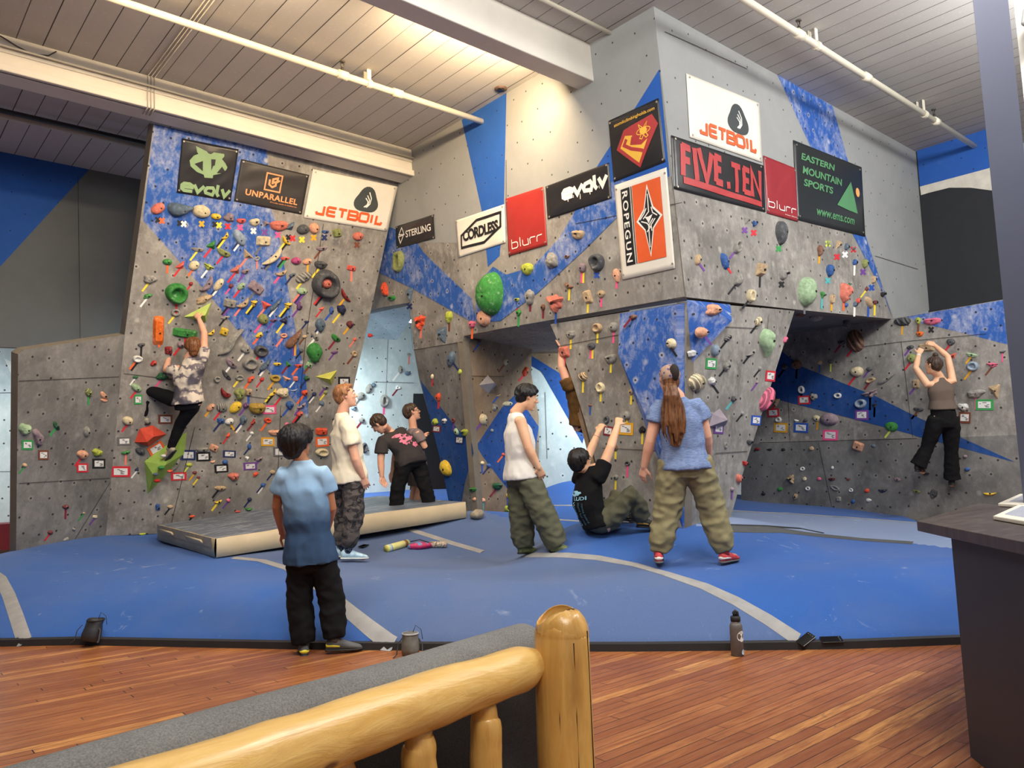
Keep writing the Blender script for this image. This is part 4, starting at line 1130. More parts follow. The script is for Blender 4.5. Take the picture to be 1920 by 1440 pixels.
def hmesh(shape, sd, hgt):
    """a hold in its own box: x,y in -1..1 on the board, z out of the board"""
    rnd = random.Random(sd); NR, NA = (9, 30) if hgt > .05 else (6, 18); vs, fs = [], []
    ph = [rnd.uniform(0, 6.28) for _ in range(6)]; sharp = shape in ('wedge', 'box', 'fin', 'star')
    corners = {'wedge': 3, 'box': 4, 'fin': 3}.get(shape)
    def outline(a):
        if corners:
            k = corners; off = math.pi/2 if k == 3 else 0.0
            c = math.cos(math.pi/k)/math.cos(((a-off+math.pi/k) % (2*math.pi/k))-math.pi/k); c = min(1.0, c*1.12)*(1.25 if k == 4 else 1.1); return min(c, 1.25)
        if shape == 'drop': return (1.0 if math.sin(a) > -.2 else 1.0+.15*max(0, -math.sin(a))**6-.32*(math.cos(a)**2)*max(0, -math.sin(a)))
        if shape == 'star': return .62+.38*math.cos(3*a-math.pi/2)**2*(1 if math.cos(3*a-math.pi/2) > 0 else .35)+.06*math.sin(2*a+ph[0])
        if shape == 'egg': return 1.0-.16*math.cos(a+ph[5]*0)
        if shape == 'jug': return 1.0 if math.sin(a) < .25 else 1.0-.45*((math.sin(a)-.25)/.75)**1.2
        if shape in ('rock', 'lizard', 'face'): return .92+.09*math.sin(3*a+ph[0])+.07*math.sin(5*a+ph[1])
        return 1.0+.03*math.sin(2*a+ph[0])+.03*math.sin(3*a+ph[1])
    for j in range(NR+1):
        r = j/NR
        for i in range(NA):
            a = 2*math.pi*i/NA; R = outline(a); x, y = r*R*math.cos(a), r*R*math.sin(a)
            z = math.sqrt(max(0, 1-r**2.4))
            if shape == 'ring': z = (math.sqrt(max(0, 1-((r-.70)/.30)**2)) if r > .40 else .06)*(.95+.1*math.sin(3*a+ph[2]))
            elif shape == 'box': z = min(1, (1-r)*3.2)*(.86+.18*y)
            elif shape == 'wedge': z = max(0, 1-r)*1.05
            elif shape == 'fin': z = max(0, (1-abs(y)*1.0))*(1-r**3)
            elif shape == 'jug': z = math.sqrt(max(0, 1-r**3))*(.62+.5*max(0, y+.15))-(.55*math.exp(-((x/.6)**2+((y-.42)/.16)**2)) if r < .98 else 0)
            elif shape == 'star': z = math.sqrt(max(0, 1-r*r))*(.75+.25*math.cos(3*a-math.pi/2))
            elif shape == 'stripe': z *= .84+.18*math.sin(11*x+3*y)
            elif shape == 'turtle': z *= .93+.07*abs(math.sin(4.5*x+1.5*math.sin(3*y))*math.sin(4.2*y))**.5
            elif shape == 'face':
                z *= .78; z += .36*math.exp(-((x-.12)/.16)**2-((y+.02)/.30)**2)+.16*math.exp(-((y-.34)/.10)**2-((x-.1)/.55)**2)-.22*math.exp(-((x-.12)/.22)**2-((y+.50)/.09)**2)-.16*math.exp(-((abs(x-.12)-.30)/.14)**2-((y-.20)/.09)**2)+.12*math.exp(-((x-.1)/.3)**2-((y+.74)/.12)**2)
            elif shape == 'cone': z *= .9+.12*abs(math.sin(5*x)*math.sin(4*y))
            amp = {'rock': .22, 'lizard': .25, 'turtle': .03}.get(shape, .05)
            z += amp*noise.noise((x*2.6+sd*3.1, y*2.6, z*1.5))*(1-r**4)
            if shape == 'banana': y2 = y*.52+.62*(x*x)-.40; y = y2
            elif shape == 'horn': y = y*(.62-.42*x)+.18*x*x; 
            elif shape == 'lizard': y = y*(.9-.55*max(0, x))+.30*math.sin(3.4*x)
            elif shape == 'cone': y = y if y > -.1 else y*1.7; x = x if y > -.3 else x*max(.1, 1+(y+.3)*.85)
            vs.append((x, y, max(-.02, z)))
    for j in range(NR):
        for i in range(NA):
            fs.append((j*NA+i, (j+1)*NA+i, (j+1)*NA+(i+1) % NA, j*NA+(i+1) % NA))
    return vs, fs, sharp
def holdmat():
    q = NT('cast_resin_hold'); oi = q.n('ShaderNodeObjectInfo'); co = q.co('Object'); nz = q.noise(co, 26, 6, .7); fi = q.noise(co, 160, 3, .7)
    dk = q.n('ShaderNodeHueSaturation', ins={'Value': .62, 'Color': oi.outputs['Color']}).outputs[0]
    c = q.mix(q.ramp(nz, .34, .62), dk, oi.outputs['Color'])
    ch = q.math('MULTIPLY', q.ramp(q.noise(co, 14, 7, .75), .55, .72), q.ramp(fi, .3, .6, .4, 1))
    c = q.mix(q.math('MULTIPLY', ch, .5), c, (.72, .70, .66)); m = q.set(c, .72, **{'Specular IOR Level': .3}); q.bump(fi, .35, .003); return m
M_HOLD = holdmat()
def stripemat():
    q = NT('striped_resin_hold'); oi = q.n('ShaderNodeObjectInfo'); uv = q.co('UV'); sep = q.n('ShaderNodeSeparateXYZ', ins={0: uv}); co = q.co('Object')
    w = q.math('SINE', q.math('ADD', q.math('ADD', q.math('MULTIPLY', sep.outputs[0], 17.0), q.math('MULTIPLY', sep.outputs[1], 4.0)), q.math('MULTIPLY', q.noise(co, 20, 3), 3.0)))
    dk = q.n('ShaderNodeHueSaturation', ins={'Value': .38, 'Color': oi.outputs['Color']}).outputs[0]
    m = q.set(q.mix(q.ramp(w, -.1, .35), dk, oi.outputs['Color']), .72); return m
M_STRIPE = stripemat()
M_BOLT = flat('bolt_socket', srgb(20, 20, 22), .6); M_TAPE = {k: flat(v[0]+'_tape', srgb(*v[1]), .6, .04, 4) for k, v in TC.items()}
def frame_at(pl, x, y, rot=0, e=4.0):
    """image-aligned axes at a spot on a board, in metres per pixel"""
    c = hit(x, y, pl); r = math.radians(rot); dx, dy = math.cos(r)*e, -math.sin(r)*e
    a = (hit(x+dx, y+dy, pl)-hit(x-dx, y-dy, pl))/(2*e); b = (hit(x+dy, y-dx, pl)-hit(x-dy, y+dx, pl))/(2*e)
    return c, a, b
def strips(m, c, a, b, cols, kind, L=17.0, w=4.2, lift=.003, n=None):
    """tape on the board, in pixel units of the local frame; returns list of (mesh, colour)"""
    out = []
    ang = {'/': 232, '|': 268, '\\': 305}.get(kind)
    if kind == 'x':
        for k, col in enumerate(cols):
            mm = MB()
            for s_ in (48, 132):
                d = np.array([math.cos(math.radians(s_)), math.sin(math.radians(s_))]); pr = np.array([-d[1], d[0]]); q0 = np.array([6.5*k*1.15, -1.5*k])
                ww = w*.95
                cs = [q0-d*6.6-pr*ww/2, q0+d*6.6-pr*ww/2, q0+d*6.6+pr*ww/2, q0-d*6.6+pr*ww/2]
                mm.poly([c+a*p[0]+b*p[1]+n*(lift+.0006*k+(.0003 if s_ > 90 else 0)) for p in cs])
            out.append((mm, col))
    else:
        d = np.array([math.cos(math.radians(ang)), math.sin(math.radians(ang))]); pr = np.array([-d[1], d[0]])
        for k, col in enumerate(cols):
            mm = MB(); q0 = pr*w*.8*(k-(len(cols)-1)/2); cs = [q0-pr*w*.42, q0+d*L-pr*w*.42, q0+d*L+pr*w*.42, q0+pr*w*.42]
            mm.poly([c+a*p[0]+b*p[1]+n*(lift+.0006*k) for p in cs]); out.append((mm, col))
    return out
SHN = {'egg': 'egg-shaped', 'ball': 'rounded', 'jug': 'jug-shaped', 'horn': 'horned', 'rock': 'knobbly', 'wedge': 'wedge-shaped', 'fin': 'finned', 'box': 'blocky', 'ring': 'ring-shaped', 'banana': 'curved', 'star': 'branching', 'drop': 'drop-shaped', 'stripe': 'ribbed', 'turtle': 'scaly domed', 'lizard': 'twisting dragon-like', 'face': 'face-shaped', 'cone': 'ice-cream-cone'}
rows = [r.split() for r in HOLDS.strip().split('\n')]
HREC = []
_ar = sorted((float(r[3])*float(r[4]) for r in rows), reverse=True); CUT = _ar[291]; TINY = MB(); TINYM = []
def tm(mat):
    if mat not in TINYM: TINYM.append(mat)
    return TINYM.index(mat)
for i, r in enumerate(rows):
    wl, x, y, w_, h_, rot, colr, shape = r[0], *map(float, r[1:6]), r[6], r[7]; tape = r[8] if len(r) > 8 else ''
    tape = tape.replace('\\\\', '\\'); pl = WALLS[wl][0]; n = pl[1]
    c, a, b = frame_at(pl, x, y, rot); mpp = (np.linalg.norm(a)+np.linalg.norm(b))/2
    px_ = float((c-CAM)@FW)/F; A_, B_ = (v_/np.linalg.norm(v_)*px_*sz/2*(np.linalg.norm(v_)/px_)**.3 for v_, sz in ((a, w_), (b, h_))); hg = min(np.linalg.norm(A_), np.linalg.norm(B_))*{'turtle': .85, 'wedge': 1.0, 'ring': .75, 'jug': 1.15, 'ball': 1.0, 'face': .9, 'box': .85}.get(shape, .9)
    vs, fs, sharp = hmesh(shape, i+1, max(np.linalg.norm(A_), np.linalg.norm(B_)))
    if w_*h_ < CUT:
        TINY.add([c+A_*p[0]+B_*p[1]+n*(hg*p[2]) for p in vs], fs, tm(flat(colr+'_resin', srgb(*HC[colr]), .7, .25, 20)))
        if tape:
            a0, b0 = frame_at(pl, x, y, 0)[1:]
            for mm, cl in strips(None, c-b0*min(w_, h_)*.25, a0, b0, tape[1:], tape[0], 15+min(w_, h_)*.3, 3.4, n=n): TINY.add(mm.v, mm.f, tm(M_TAPE[cl]))
        continue
    m = MB(); m.add([A_*p[0]+B_*p[1]+n*(hg*p[2]) for p in vs], fs)
    o = m.build('climbing_hold', M_STRIPE if shape in ('stripe', 'turtle') and shape == 'stripe' else M_HOLD, None, not sharp, fix=True); o.location = tuple(c)
    if shape == 'stripe':
        uvl = o.data.uv_layers.new(name='UVMap')
        for l in o.data.loops: uvl.data[l.index].uv = vs[l.vertex_index][:2]
    cr = random.Random(i*7); k = cr.uniform(.92, 1.06); o.color = tuple(min(1, q*k) for q in srgb(*HC[colr]))+(1,)
    if max(w_, h_) >= 11 and shape not in ('ring', 'lizard'):
        m = MB(); bx, by = A_*.12-B_*.12, 0; zz = .985 if shape not in ('wedge', 'fin') else .8
        m.tube([bx+n*hg*(zz-.25), bx+n*(hg*zz+.004)], max(.006, mpp*1.5), 8); bo = m.build('bolt', M_BOLT, o); bo.location = (0, 0, 0)
    if tape:
        kd, cols = tape[0], tape[1:]; a0, b0 = frame_at(pl, x, y, 0)[1:]
        if kd == 'x': cc = c+b0*(-(abs(h_*math.cos(math.radians(rot)))+abs(w_*math.sin(math.radians(rot))))/2-7.5)-a0*2.0
        else: cc = c+b0*(-min(w_, h_)*.25)
        Ln = 15+min(w_, h_)*.30+8*cr.random()*.8
        for mm, cl in strips(None, cc, a0, b0, cols, kd, Ln, 4.4 if max(w_, h_) > 9 else 3.4, n=n):
            tp = mm.build('tape_cross' if kd == 'x' else 'tape_strip', M_TAPE[cl], o, origin=c); tp.location = (0, 0, 0)
    HREC.append((o, wl, x, y, w_*h_, colr, shape, tape, cols if tape else ''))
tag(TINY.build('foothold_scatter', TINYM, None, True), 'scattered tiny footholds with tape strips low on all the climbing walls', 'footholds', kind='stuff')
# labels: colour, shape and tape first; only then the place among the look-alikes
def tapephrase(t):
    if not t: return ''
    nm = ' and '.join(TC[q][0] for q in t[1:3]); return ' with '+nm+(' tape cross' if t[0] == 'x' else ' tape')
ORD = ['', 'second', 'third', 'fourth', 'fifth', 'sixth', 'seventh', 'eighth', 'ninth', 'tenth', 'eleventh', 'twelfth']
grp = {}
for h in HREC: grp.setdefault((h[1], h[5], h[6], h[7][:1] == 'x', tapephrase(h[7])), []).append(h)
for key, lst in grp.items():
    lst.sort(key=lambda h: h[2])
    for k, h in enumerate(lst):
        o = h[0]; base = HN.get(h[5], h[5])+' '+SHN[h[6]]+' hold'+tapephrase(h[7])+' on '+WALLS[h[1]][1]
        if len(lst) > 1: base += ', '+('leftmost such' if k == 0 else 'rightmost such' if k == len(lst)-1 else ORD[k]+' such from left')
        tag(o, base, 'climbing hold', 'climbing holds on the '+WALLS[h[1]][1])
# ---------------------------------------------------------------- big bolted-on volumes (flat-sided)
def volume(pl, outer, apexes, faces, col, label, mat=None, lift=.002):
    n = pl[1]; vs = [hit(x, y, pl)+n*lift for x, y in outer]+[hit(x, y, pl)+n*h for x, y, h in apexes]
    c = sum(vs)/len(vs); m = MB(); m.add([v-c for v in vs], faces+[tuple(range(len(outer)))[::-1]])
    o = m.build('climbing_volume', mat or flat('volume_'+label.split()[0], srgb(*col), .7, .14, 9), fix=True); o.location = tuple(c)
    tag(o, label, 'climbing volume'); return o
volume(PL, [(344, 594), (396, 567), (386, 604)], [(378, 588, .13)], [(0, 1, 3), (1, 2, 3), (2, 0, 3)], (176, 196, 104), 'lime triangular volume gripped by the right hand of the tie-dye climber')
volume(PL, [(591, 706), (632, 694), (622, 722)], [(613, 708, .10)], [(0, 1, 3), (1, 2, 3), (2, 0, 3)], (186, 186, 84), 'yellow green triangular volume with painted rings above the cream-shirted man')
volume(PL, [(252, 829), (262, 804), (286, 797), (312, 814), (279, 837)], [(281, 812, .16), (270, 822, .15)], [(0, 1, 6), (1, 2, 5, 6), (2, 3, 5), (3, 4, 5), (4, 0, 6), (4, 6, 5)], (206, 72, 50), 'big faceted red volume under the raised foot of the tie-dye climber')
kv = volume(PL, [(271, 865), (292, 848), (350, 810), (346, 850), (302, 900), (277, 926)], [(300, 862, .22), (282, 885, .16)], [(0, 1, 6), (1, 2, 6), (2, 3, 6), (3, 4, 6), (4, 5, 7), (5, 0, 7), (0, 6, 7), (4, 7, 6)], (150, 184, 84), 'long lime kite-shaped volume studded with small holds, lower left of the overhang')
for x, y, h, r, cl in ((293, 866, .225, .035, 'green'), (310, 874, .20, .03, 'redorange'), (284, 880, .19, .028, 'slate'), (288, 893, .17, .034, 'red'), (299, 846, .19, .03, 'white')):
    m = MB(); p = hit(x, y, PL)+PL[1]*h; m.ball(p, (r*1.3, r, r*.7)); b = m.build('stud_hold', M_HOLD, kv, True); b.color = srgb(*HC[cl])+(1,)
volume(PQ, [(898, 722), (914, 703), (930, 722), (916, 738)], [(914, 718, .13)], [(0, 1, 4), (1, 2, 4), (2, 3, 4), (3, 0, 4)], (158, 152, 152), 'grey pyramid volume on the brown cave side of the pillar')
volume(PU, [(1329, 800), (1335, 776), (1349, 766), (1361, 796), (1352, 800)], [(1346, 786, .12)], [(0, 1, 5), (1, 2, 5), (2, 3, 5), (3, 4, 5), (4, 0, 5)], (140, 130, 140), 'purple grey pyramid volume above a purple route card')
M_BVOL = M_BLUEC
def uvvol(o):
    me = o.data; uv = me.uv_layers.new(name='UVMap')
    for p in me.polygons:
        for li in p.loop_indices:
            q = me.vertices[me.loops[li].vertex_index].co; uv.data[li].uv = (q.x+q.y, q.z)
o = volume(PU, [(1287, 562), (1369, 571), (1355, 600), (1322, 642), (1297, 680)], [(1347, 602, .16)], [(0, 1, 5), (1, 2, 5), (2, 3, 5), (3, 4, 5), (4, 0, 5)], (80, 120, 190), 'blue chalky triangular volume just right of the prow edge', M_BVOL); uvvol(o)
o = volume(PT, [(1163, 588), (1284, 568), (1283, 1000), (1246, 890), (1170, 668)], [(1276, 574, .05), (1171, 664, .10), (1278, 900, .10)], [(0, 1, 5), (0, 5, 6), (0, 6, 4), (5, 7, 6), (6, 7, 3), (6, 3, 4), (5, 1, 7), (1, 2, 7), (2, 3, 7)], (80, 120, 190), 'tall blue chalk-streaked volume covering the left side of the prow', M_BVOL); uvvol(o)
for x, y, w_, h_, colr, shape, tp, dep, pl_, lab in ((1184, 594, 15, 9, 'brown', 'egg', '/d', .075, PT, 'small brown hold with maroon tape near the top of the tall blue volume'), (1257, 644, 17, 21, 'cream', 'egg', '\\k', .10, PT, 'cream hold with black tape on the tall blue volume'), (1341, 581, 28, 24, 'peach', 'rock', '', .10, PU, 'big pinkish chalked hold at the top of the blue triangular volume'), (1320, 623, 20, 21, 'peach', 'egg', '\\p', .105, PU, 'pinkish hold with purple tape in a chalk burst on the blue triangular volume'), (1302, 663, 14, 12, 'white', 'box', '', .05, PU, 'white hold with red specks at the lower tip of the blue triangular volume')):
    pl2 = plane(pl_[0]+pl_[1]*dep, pl_[1]); c, a, b = frame_at(pl2, x, y, 15); A_, B_ = a*w_/2, b*h_/2; hg = min(np.linalg.norm(A_), np.linalg.norm(B_))
    vs, fs, sharp = hmesh(shape, int(x), .06); m = MB(); m.add([A_*p[0]+B_*p[1]+pl_[1]*(hg*1.1*p[2]-.035) for p in vs], fs); o = m.build('climbing_hold', M_HOLD, None, True, fix=True); o.location = tuple(c); o.color = srgb(*HC[colr])+(1,)
    tag(o, lab, 'climbing hold', 'holds on the blue volumes')
    m = MB(); m.tube([pl_[1]*hg*.7, pl_[1]*hg*1.08], .008, 8); m.build('bolt', M_BOLT, o).location = (0, 0, 0)
    if tp:
        a0, b0 = frame_at(pl2, x, y, 0)[1:]
        for mm, cl in strips(None, c-b0*h_*.3+pl_[1]*.004, a0, b0, tp[1:], tp[0], 22, 5, n=pl_[1]): mm.build('tape_strip', M_TAPE[cl], o, origin=c).location = (0, 0, 0)
# dark holds bolted under the roof of the recess
for x, y, w_, h_, colr, lab in ((1501, 598, 20, 9, 'brown', 'brown hold under the recess roof, nearest the prow'), (1531, 603, 27, 12, 'grey', 'grey ring hold under the recess roof, second from the prow'), (1587, 597, 15, 18, 'darkgrey', 'grey spike hold hanging from the recess roof')):
    c = hit(x, y, plane((0, RC[1]+.35, 0), (0, 1, 0))); c[2] = RC[2]-.05
    m = MB(); m.ball(V(0, 0, 0), (w_*.0035, w_*.003, h_*.0045)); o = m.build('climbing_hold', M_HOLD, None, True); o.location = tuple(c); o.color = srgb(*HC[colr])+(1,); tag(o, lab, 'climbing hold', 'holds under the recess roof')
# ---------------------------------------------------------------- white route cards framed in tape
CARDS = """
L 645 716 22 19 0 k
L 505 768 25 16 0 i
L 353 853 27 19 0 n
L 381 856 27 17 2 k
L 430 851 24 13 -2 n
L 502 828 25 16 0 m
L 415 878 26 15 3 k
L 469 874 25 14 3 p
L 525 847 26 18 0 g
L 604 828 25 18 4 o
L 259 749 15 18 0 v
L 233 827 26 15 2 g
L 293 841 31 18 30 o
L 226 884 37 20 0 r
L 335 893 29 15 3 r
L 310 786 27 17 0 b
W 51 834 21 18 0 v
W 81 853 19 18 0 b
W 154 877 21 17 0 r
W 185 869 24 18 0 k
P 819 804 15 13 -5 d
P 862 825 16 15 -5 n
T 1174 804 27 23 -3 m
T 1141 808 18 18 -10 d
U 1333 682 20 20 -4 v
U 1444 705 18 20 -6 r
U 1347 804 18 18 -4 p
U 1417 788 18 18 -5 u
R 1450 774 22 16 3 r
R 1464 802 25 18 -2 m
R 1502 802 27 18 -3 u
R 1508 750 23 16 2 r
R 1557 816 28 20 -2 i
R 1616 778 25 19 0 p
R 1846 759 34 20 0 v
R 1809 783 22 21 -2 b
"""
M_CARD, M_INK = flat('card_white', srgb(226, 226, 224), .6, .02), flat('pen_ink', srgb(50, 50, 60), .7)
crec = []
for i, r in enumerate(CARDS.strip().split('\n')):
    wl, x, y, w_, h_, rot, tc = r.split(); x, y, w_, h_, rot = map(float, (x, y, w_, h_, rot)); pl = WALLS[wl][0]; n = pl[1]
    c, a, b = frame_at(pl, x, y, rot); c = c+n*.006; t = empty('route_card', c)
    def rect(u0, v0, u1, v1, l): return [a*u0*w_/2+b*v0*h_/2+n*l, a*u1*w_/2+b*v0*h_/2+n*l, a*u1*w_/2+b*v1*h_/2+n*l, a*u0*w_/2+b*v1*h_/2+n*l]
    rd = random.Random(i+50)
    m = MB(); m.slab(rect(-1, -1, 1, 1, 0), n, .003); m.build('tape_border', M_TAPE[tc], t).location = (0, 0, 0)
    m = MB(); m.slab(rect(-.70, -.62, .70, .62, .003), n, .002); m.build('card', M_CARD, t).location = (0, 0, 0)
    m = MB()
    for k in range(5):
        u = rd.uniform(-.55, -.1) if k < 2 else rd.uniform(-.05, .3); v = .40-.2*k; m.poly(rect(u, v-.05, min(.6, u+rd.uniform(.15, .5)), v+.06, .0045))
    m.build('writing', M_INK, t).location = (0, 0, 0)
    crec.append((t, wl, tc, x))
cg = {}
for q in crec: cg.setdefault(q[1:3], []).append(q)
for (wl, tc), lst in cg.items():
    lst.sort(key=lambda q: q[3])
    for k, q in enumerate(lst):
        s = 'white route card framed in '+TC[tc][0]+' tape on the '+WALLS[wl][1]
        if len(lst) > 1: s += ', '+('leftmost' if k == 0 else 'rightmost' if k == len(lst)-1 else ORD[k]+' from left')+' such'
        tag(q[0], s, 'card', 'route cards on the climbing walls')
# ---------------------------------------------------------------- people
def remesh(name, mb, mats, voxel, smooth_it=2, parent=None, disp=None, matf=None, origin=None):
    o0 = np.zeros(3) if origin is None else np.array(origin, float)
    me = bpy.data.meshes.new(name); me.from_pydata([tuple(np.array(q)-o0) for q in mb.v], [], mb.f)
    bm = bmesh.new(); bm.from_mesh(me); bmesh.ops.recalc_face_normals(bm, faces=bm.faces); bm.to_mesh(me); bm.free()
    o = bpy.data.objects.new(name, me); C.objects.link(o)
    md = o.modifiers.new('r', 'REMESH'); md.mode = 'VOXEL'; md.voxel_size = voxel
    if smooth_it: sm = o.modifiers.new('s', 'SMOOTH'); sm.iterations = smooth_it; sm.factor = .5
    dg = bpy.context.evaluated_depsgraph_get(); dg.update()
    me2 = bpy.data.meshes.new_from_object(o.evaluated_get(dg)); o.modifiers.clear(); o.data = me2; bpy.data.meshes.remove(me); me2.name = name
    for q in (mats if isinstance(mats, (list, tuple)) else [mats]): me2.materials.append(q)
    nv = len(me2.vertices); co = np.empty(nv*3); no = np.empty(nv*3); me2.vertices.foreach_get('co', co); me2.vertices.foreach_get('normal', no)
    co, no = co.reshape(-1, 3), no.reshape(-1, 3)
    if disp is not None:
        d = np.array([disp(Vector(p)+Vector(o0)) for p in co]); co = co+no*d[:, None]; me2.vertices.foreach_set('co', co.ravel())
    if matf is not None:
        for p in me2.polygons: p.material_index = matf(np.array(p.center)+o0)
    for p in me2.polygons: p.use_smooth = True
    o.location = tuple(o0)
    if parent is not None: o.parent = parent; o.location = tuple(o0-np.array(parent.location))
    return o
def wrinkle(amp, sx=9.0, sz=9.0, seed=0.0, axis=None):
    def f(p):
        a = noise.noise((p.x*sx+seed, p.y*sx, p.z*sz)); b = noise.noise((p.x*sx*2.3+seed+7, p.y*sx*2.3, p.z*sz*2.3))
        return amp*((1-abs(a)*2.2)*.7+b*.45-.25)
    return f
def loft(mb, secs, seg=22, m=0, pw=1.0):
    """secs: (centre, side, front, half width, half depth front, half depth back)"""
    k = len(secs); vs = []
    for c, s_, f_, ra, rf, rb in secs:
        for i in range(seg):
            a = 2*math.pi*i/seg; x, y = math.cos(a), math.sin(a)
            x = math.copysign(abs(x)**pw, x); y = math.copysign(abs(y)**pw, y)
            vs.append(np.array(c)+np.array(s_)*ra*x+np.array(f_)*(rf if y > 0 else rb)*y)
    fs = [(i*seg+j, i*seg+(j+1) % seg, (i+1)*seg+(j+1) % seg, (i+1)*seg+j) for i in range(k-1) for j in range(seg)]
    fs += [tuple(range(seg-1, -1, -1)), tuple(range((k-1)*seg, k*seg))]
    mb.add(vs, fs, m)
def hand(mb, wr, d, pn, curl=.35, s=1.0, spread=.10, thumb=1, fist=0):
    d = nrm(d); pn = nrm(np.array(pn)-d*np.dot(pn, d)); sd = np.cross(d, pn)*thumb
    secs = [(wr-d*.02*s, sd, pn, .026*s, .019*s, .019*s), (wr+d*.02*s, sd, pn, .033*s, .017*s, .017*s), (wr+d*.06*s, sd, pn, .041*s, .016*s, .015*s), (wr+d*.092*s, sd, pn, .040*s, .013*s, .013*s)]
    loft(mb, secs, 14)
    for k, (off, L) in enumerate(((.030, .072), (.010, .082), (-.011, .077), (-.031, .060))):
        p = wr+d*(.085-.004*abs(k-1))*s+sd*off*s; dr = nrm(d+sd*spread*(off/.03)); pts = [p-dr*.01*s, p]; c = curl*(1+.12*k)
        for ph in (.46, .30, .24):
            ang = c; dr = nrm(dr*math.cos(ang)+pn*math.sin(ang)); p = p+dr*L*ph*s; pts.append(p); c = curl*1.15
        mb.tube(pts, [.0085*s, .0088*s, .0082*s, .0074*s, .0062*s], 8, rnd=True)
    p = wr+d*.022*s+sd*.028*s; t1 = nrm(sd*.75+d*.65+pn*.35); p2 = p+t1*.042*s; t2 = nrm(d*.85+sd*.25+pn*(.3+curl*.5)); p3 = p2+t2*.032*s; p4 = p3+nrm(t2+pn*curl*.4)*.024*s
    mb.tube([p-t1*.012*s, p, p2, p3, p4], [.013*s, .014*s, .0115*s, .0098*s, .0076*s], 8, rnd=True)
def headaxes(f, u=(0, 0, 1.0)):
    f = nrm(f); r = nrm(np.cross(f, u)); return r, f, np.cross(r, f)
def head(mb, c, f, s=1.0, u=(0, 0, 1.0)):
    r, f, u = headaxes(f, u)
    def P(x, y, z): return c+(r*x+f*y+u*z)*s
    mb.ball(P(0, -.012, .030), (.074*s, .094*s, .088*s), [r, f, u], nu=22, nv=14)
    S_ = [(.085, .000, .060, .064), (.055, .012, .070, .078), (.02, .018, .069, .078), (-.02, .020, .064, .074), (-.055, .026, .055, .064), (-.09, .036, .040, .048), (-.112, .045, .022, .028)]
    loft(mb, [(P(0, y, z), r, f, a*s, b*s, b*s*.95) for z, y, a, b in S_], 20)
    mb.tube([P(0, .085, .032), P(0, .100, .006), P(0, .113, -.018), P(0, .104, -.026)], [.0085*s, .010*s, .0135*s, .009*s], 8)
    for k in (-1, 1):
        mb.ball(P(.013*k, .098, -.022), .0085*s, [r, f, u], nu=8, nv=6)
        mb.tube([P(.012*k, .088, .034), P(.036*k, .083, .036), P(.056*k, .062, .030)], [.008*s, .009*s, .007*s], 7)
        mb.ball(P(.040*k, .068, -.018), (.016*s, .014*s, .016*s), [r, f, u], nu=10, nv=7)
        mb.tube([P(.070*k, .004, -.018), P(.078*k, -.008, .000), P(.080*k, -.014, .022), P(.073*k, -.002, .030)], [.009*s, .011*s, .011*s, .007*s], 8)
    mb.ball(P(0, .090, -.053), (.021*s, .0095*s, .0065*s), [r, f, u], nu=10, nv=6); mb.ball(P(0, .088, -.065), (.019*s, .0095*s, .007*s), [r, f, u], nu=10, nv=6)
    mb.ball(P(0, .079, -.098), (.018*s, .013*s, .014*s), [r, f, u], nu=10, nv=7)
    return P
def lockset(mb, P, n, rad, length, th0, th1, front, seed, size=(.086, .106, .105), wob=.012, cy=-.012, cz=.022, hang=0.0):
    """tapering locks combed down over the scalp from the crown"""
    rd = random.Random(seed)
    for k in range(n):
        ph = rd.uniform(0, 2*math.pi); a0 = rd.uniform(th0, th0+.9); L = rd.uniform(.75, 1.1)*length; pts = []
        lim = th1-(front*max(0, math.sin(ph)) if math.sin(ph) > 0 else 0); pj = rd.uniform(-.35, .35); ex = rd.uniform(.97, 1.07)
        for i in range(7):
            th = a0+L*i/6
            if th > lim:
                if i < 3: break
                th = lim
            q = ph+pj*(i/6)**1.5; g = ex+wob*6*math.sin(i*1.3+ph*3)*.08
            dz = -hang*max(0, i-3)/3
            pts.append(P(size[0]*g*math.sin(th)*math.cos(q), cy+size[1]*g*math.sin(th)*math.sin(q), cz+size[2]*g*math.cos(th)+dz))
        if len(pts) >= 3:
            m_ = len(pts); mb.tube(pts, [rad*(.55+.9*math.sin(math.pi*(i+.6)/(m_+.4)))*(1 if i < m_-1 else .35) for i in range(m_)], 6, flat=.55, side=pts[0]-P(0, 0, 0))
def hairmat(name, c, c2=None):
    q = NT(name); co = q.co('Object'); n1 = q.noise(q.scale(co, (60, 60, 9)), 1.0, 4, .7)
    m = q.set(q.mix(q.ramp(n1, .35, .65), c, c2 or tuple(min(1, x*2.1+.004) for x in c)), .42, **{'Specular IOR Level': .3}); q.bump(n1, .6, .008); return m
def skinmat(name, c):
    q = NT(name); co = q.co('Object'); n1 = q.noise(co, 7, 4); n2 = q.noise(co, 90, 3)
    col = q.mix(q.ramp(n1, .35, .65), tuple(c), (c[0]*.93, c[1]*.84, c[2]*.80)); m = q.set(col, .55, **{'Subsurface Weight': .08, 'Specular IOR Level': .35}); q.b.inputs['Subsurface Radius'].default_value = (.02, .008, .004); q.bump(n2, .08, .002); return m
SK1, SK2, SK3 = skinmat('fair_skin', srgb(222, 172, 146)), skinmat('light_skin', srgb(224, 180, 146)), skinmat('tan_skin', srgb(176, 124, 92))
M_EYEW, M_EYED = flat('eye_white', srgb(230, 228, 222), .3, 0), flat('eye_dark', srgb(36, 26, 20), .2, 0)
M_LIP = flat('brow_hair', srgb(60, 42, 32), .7)
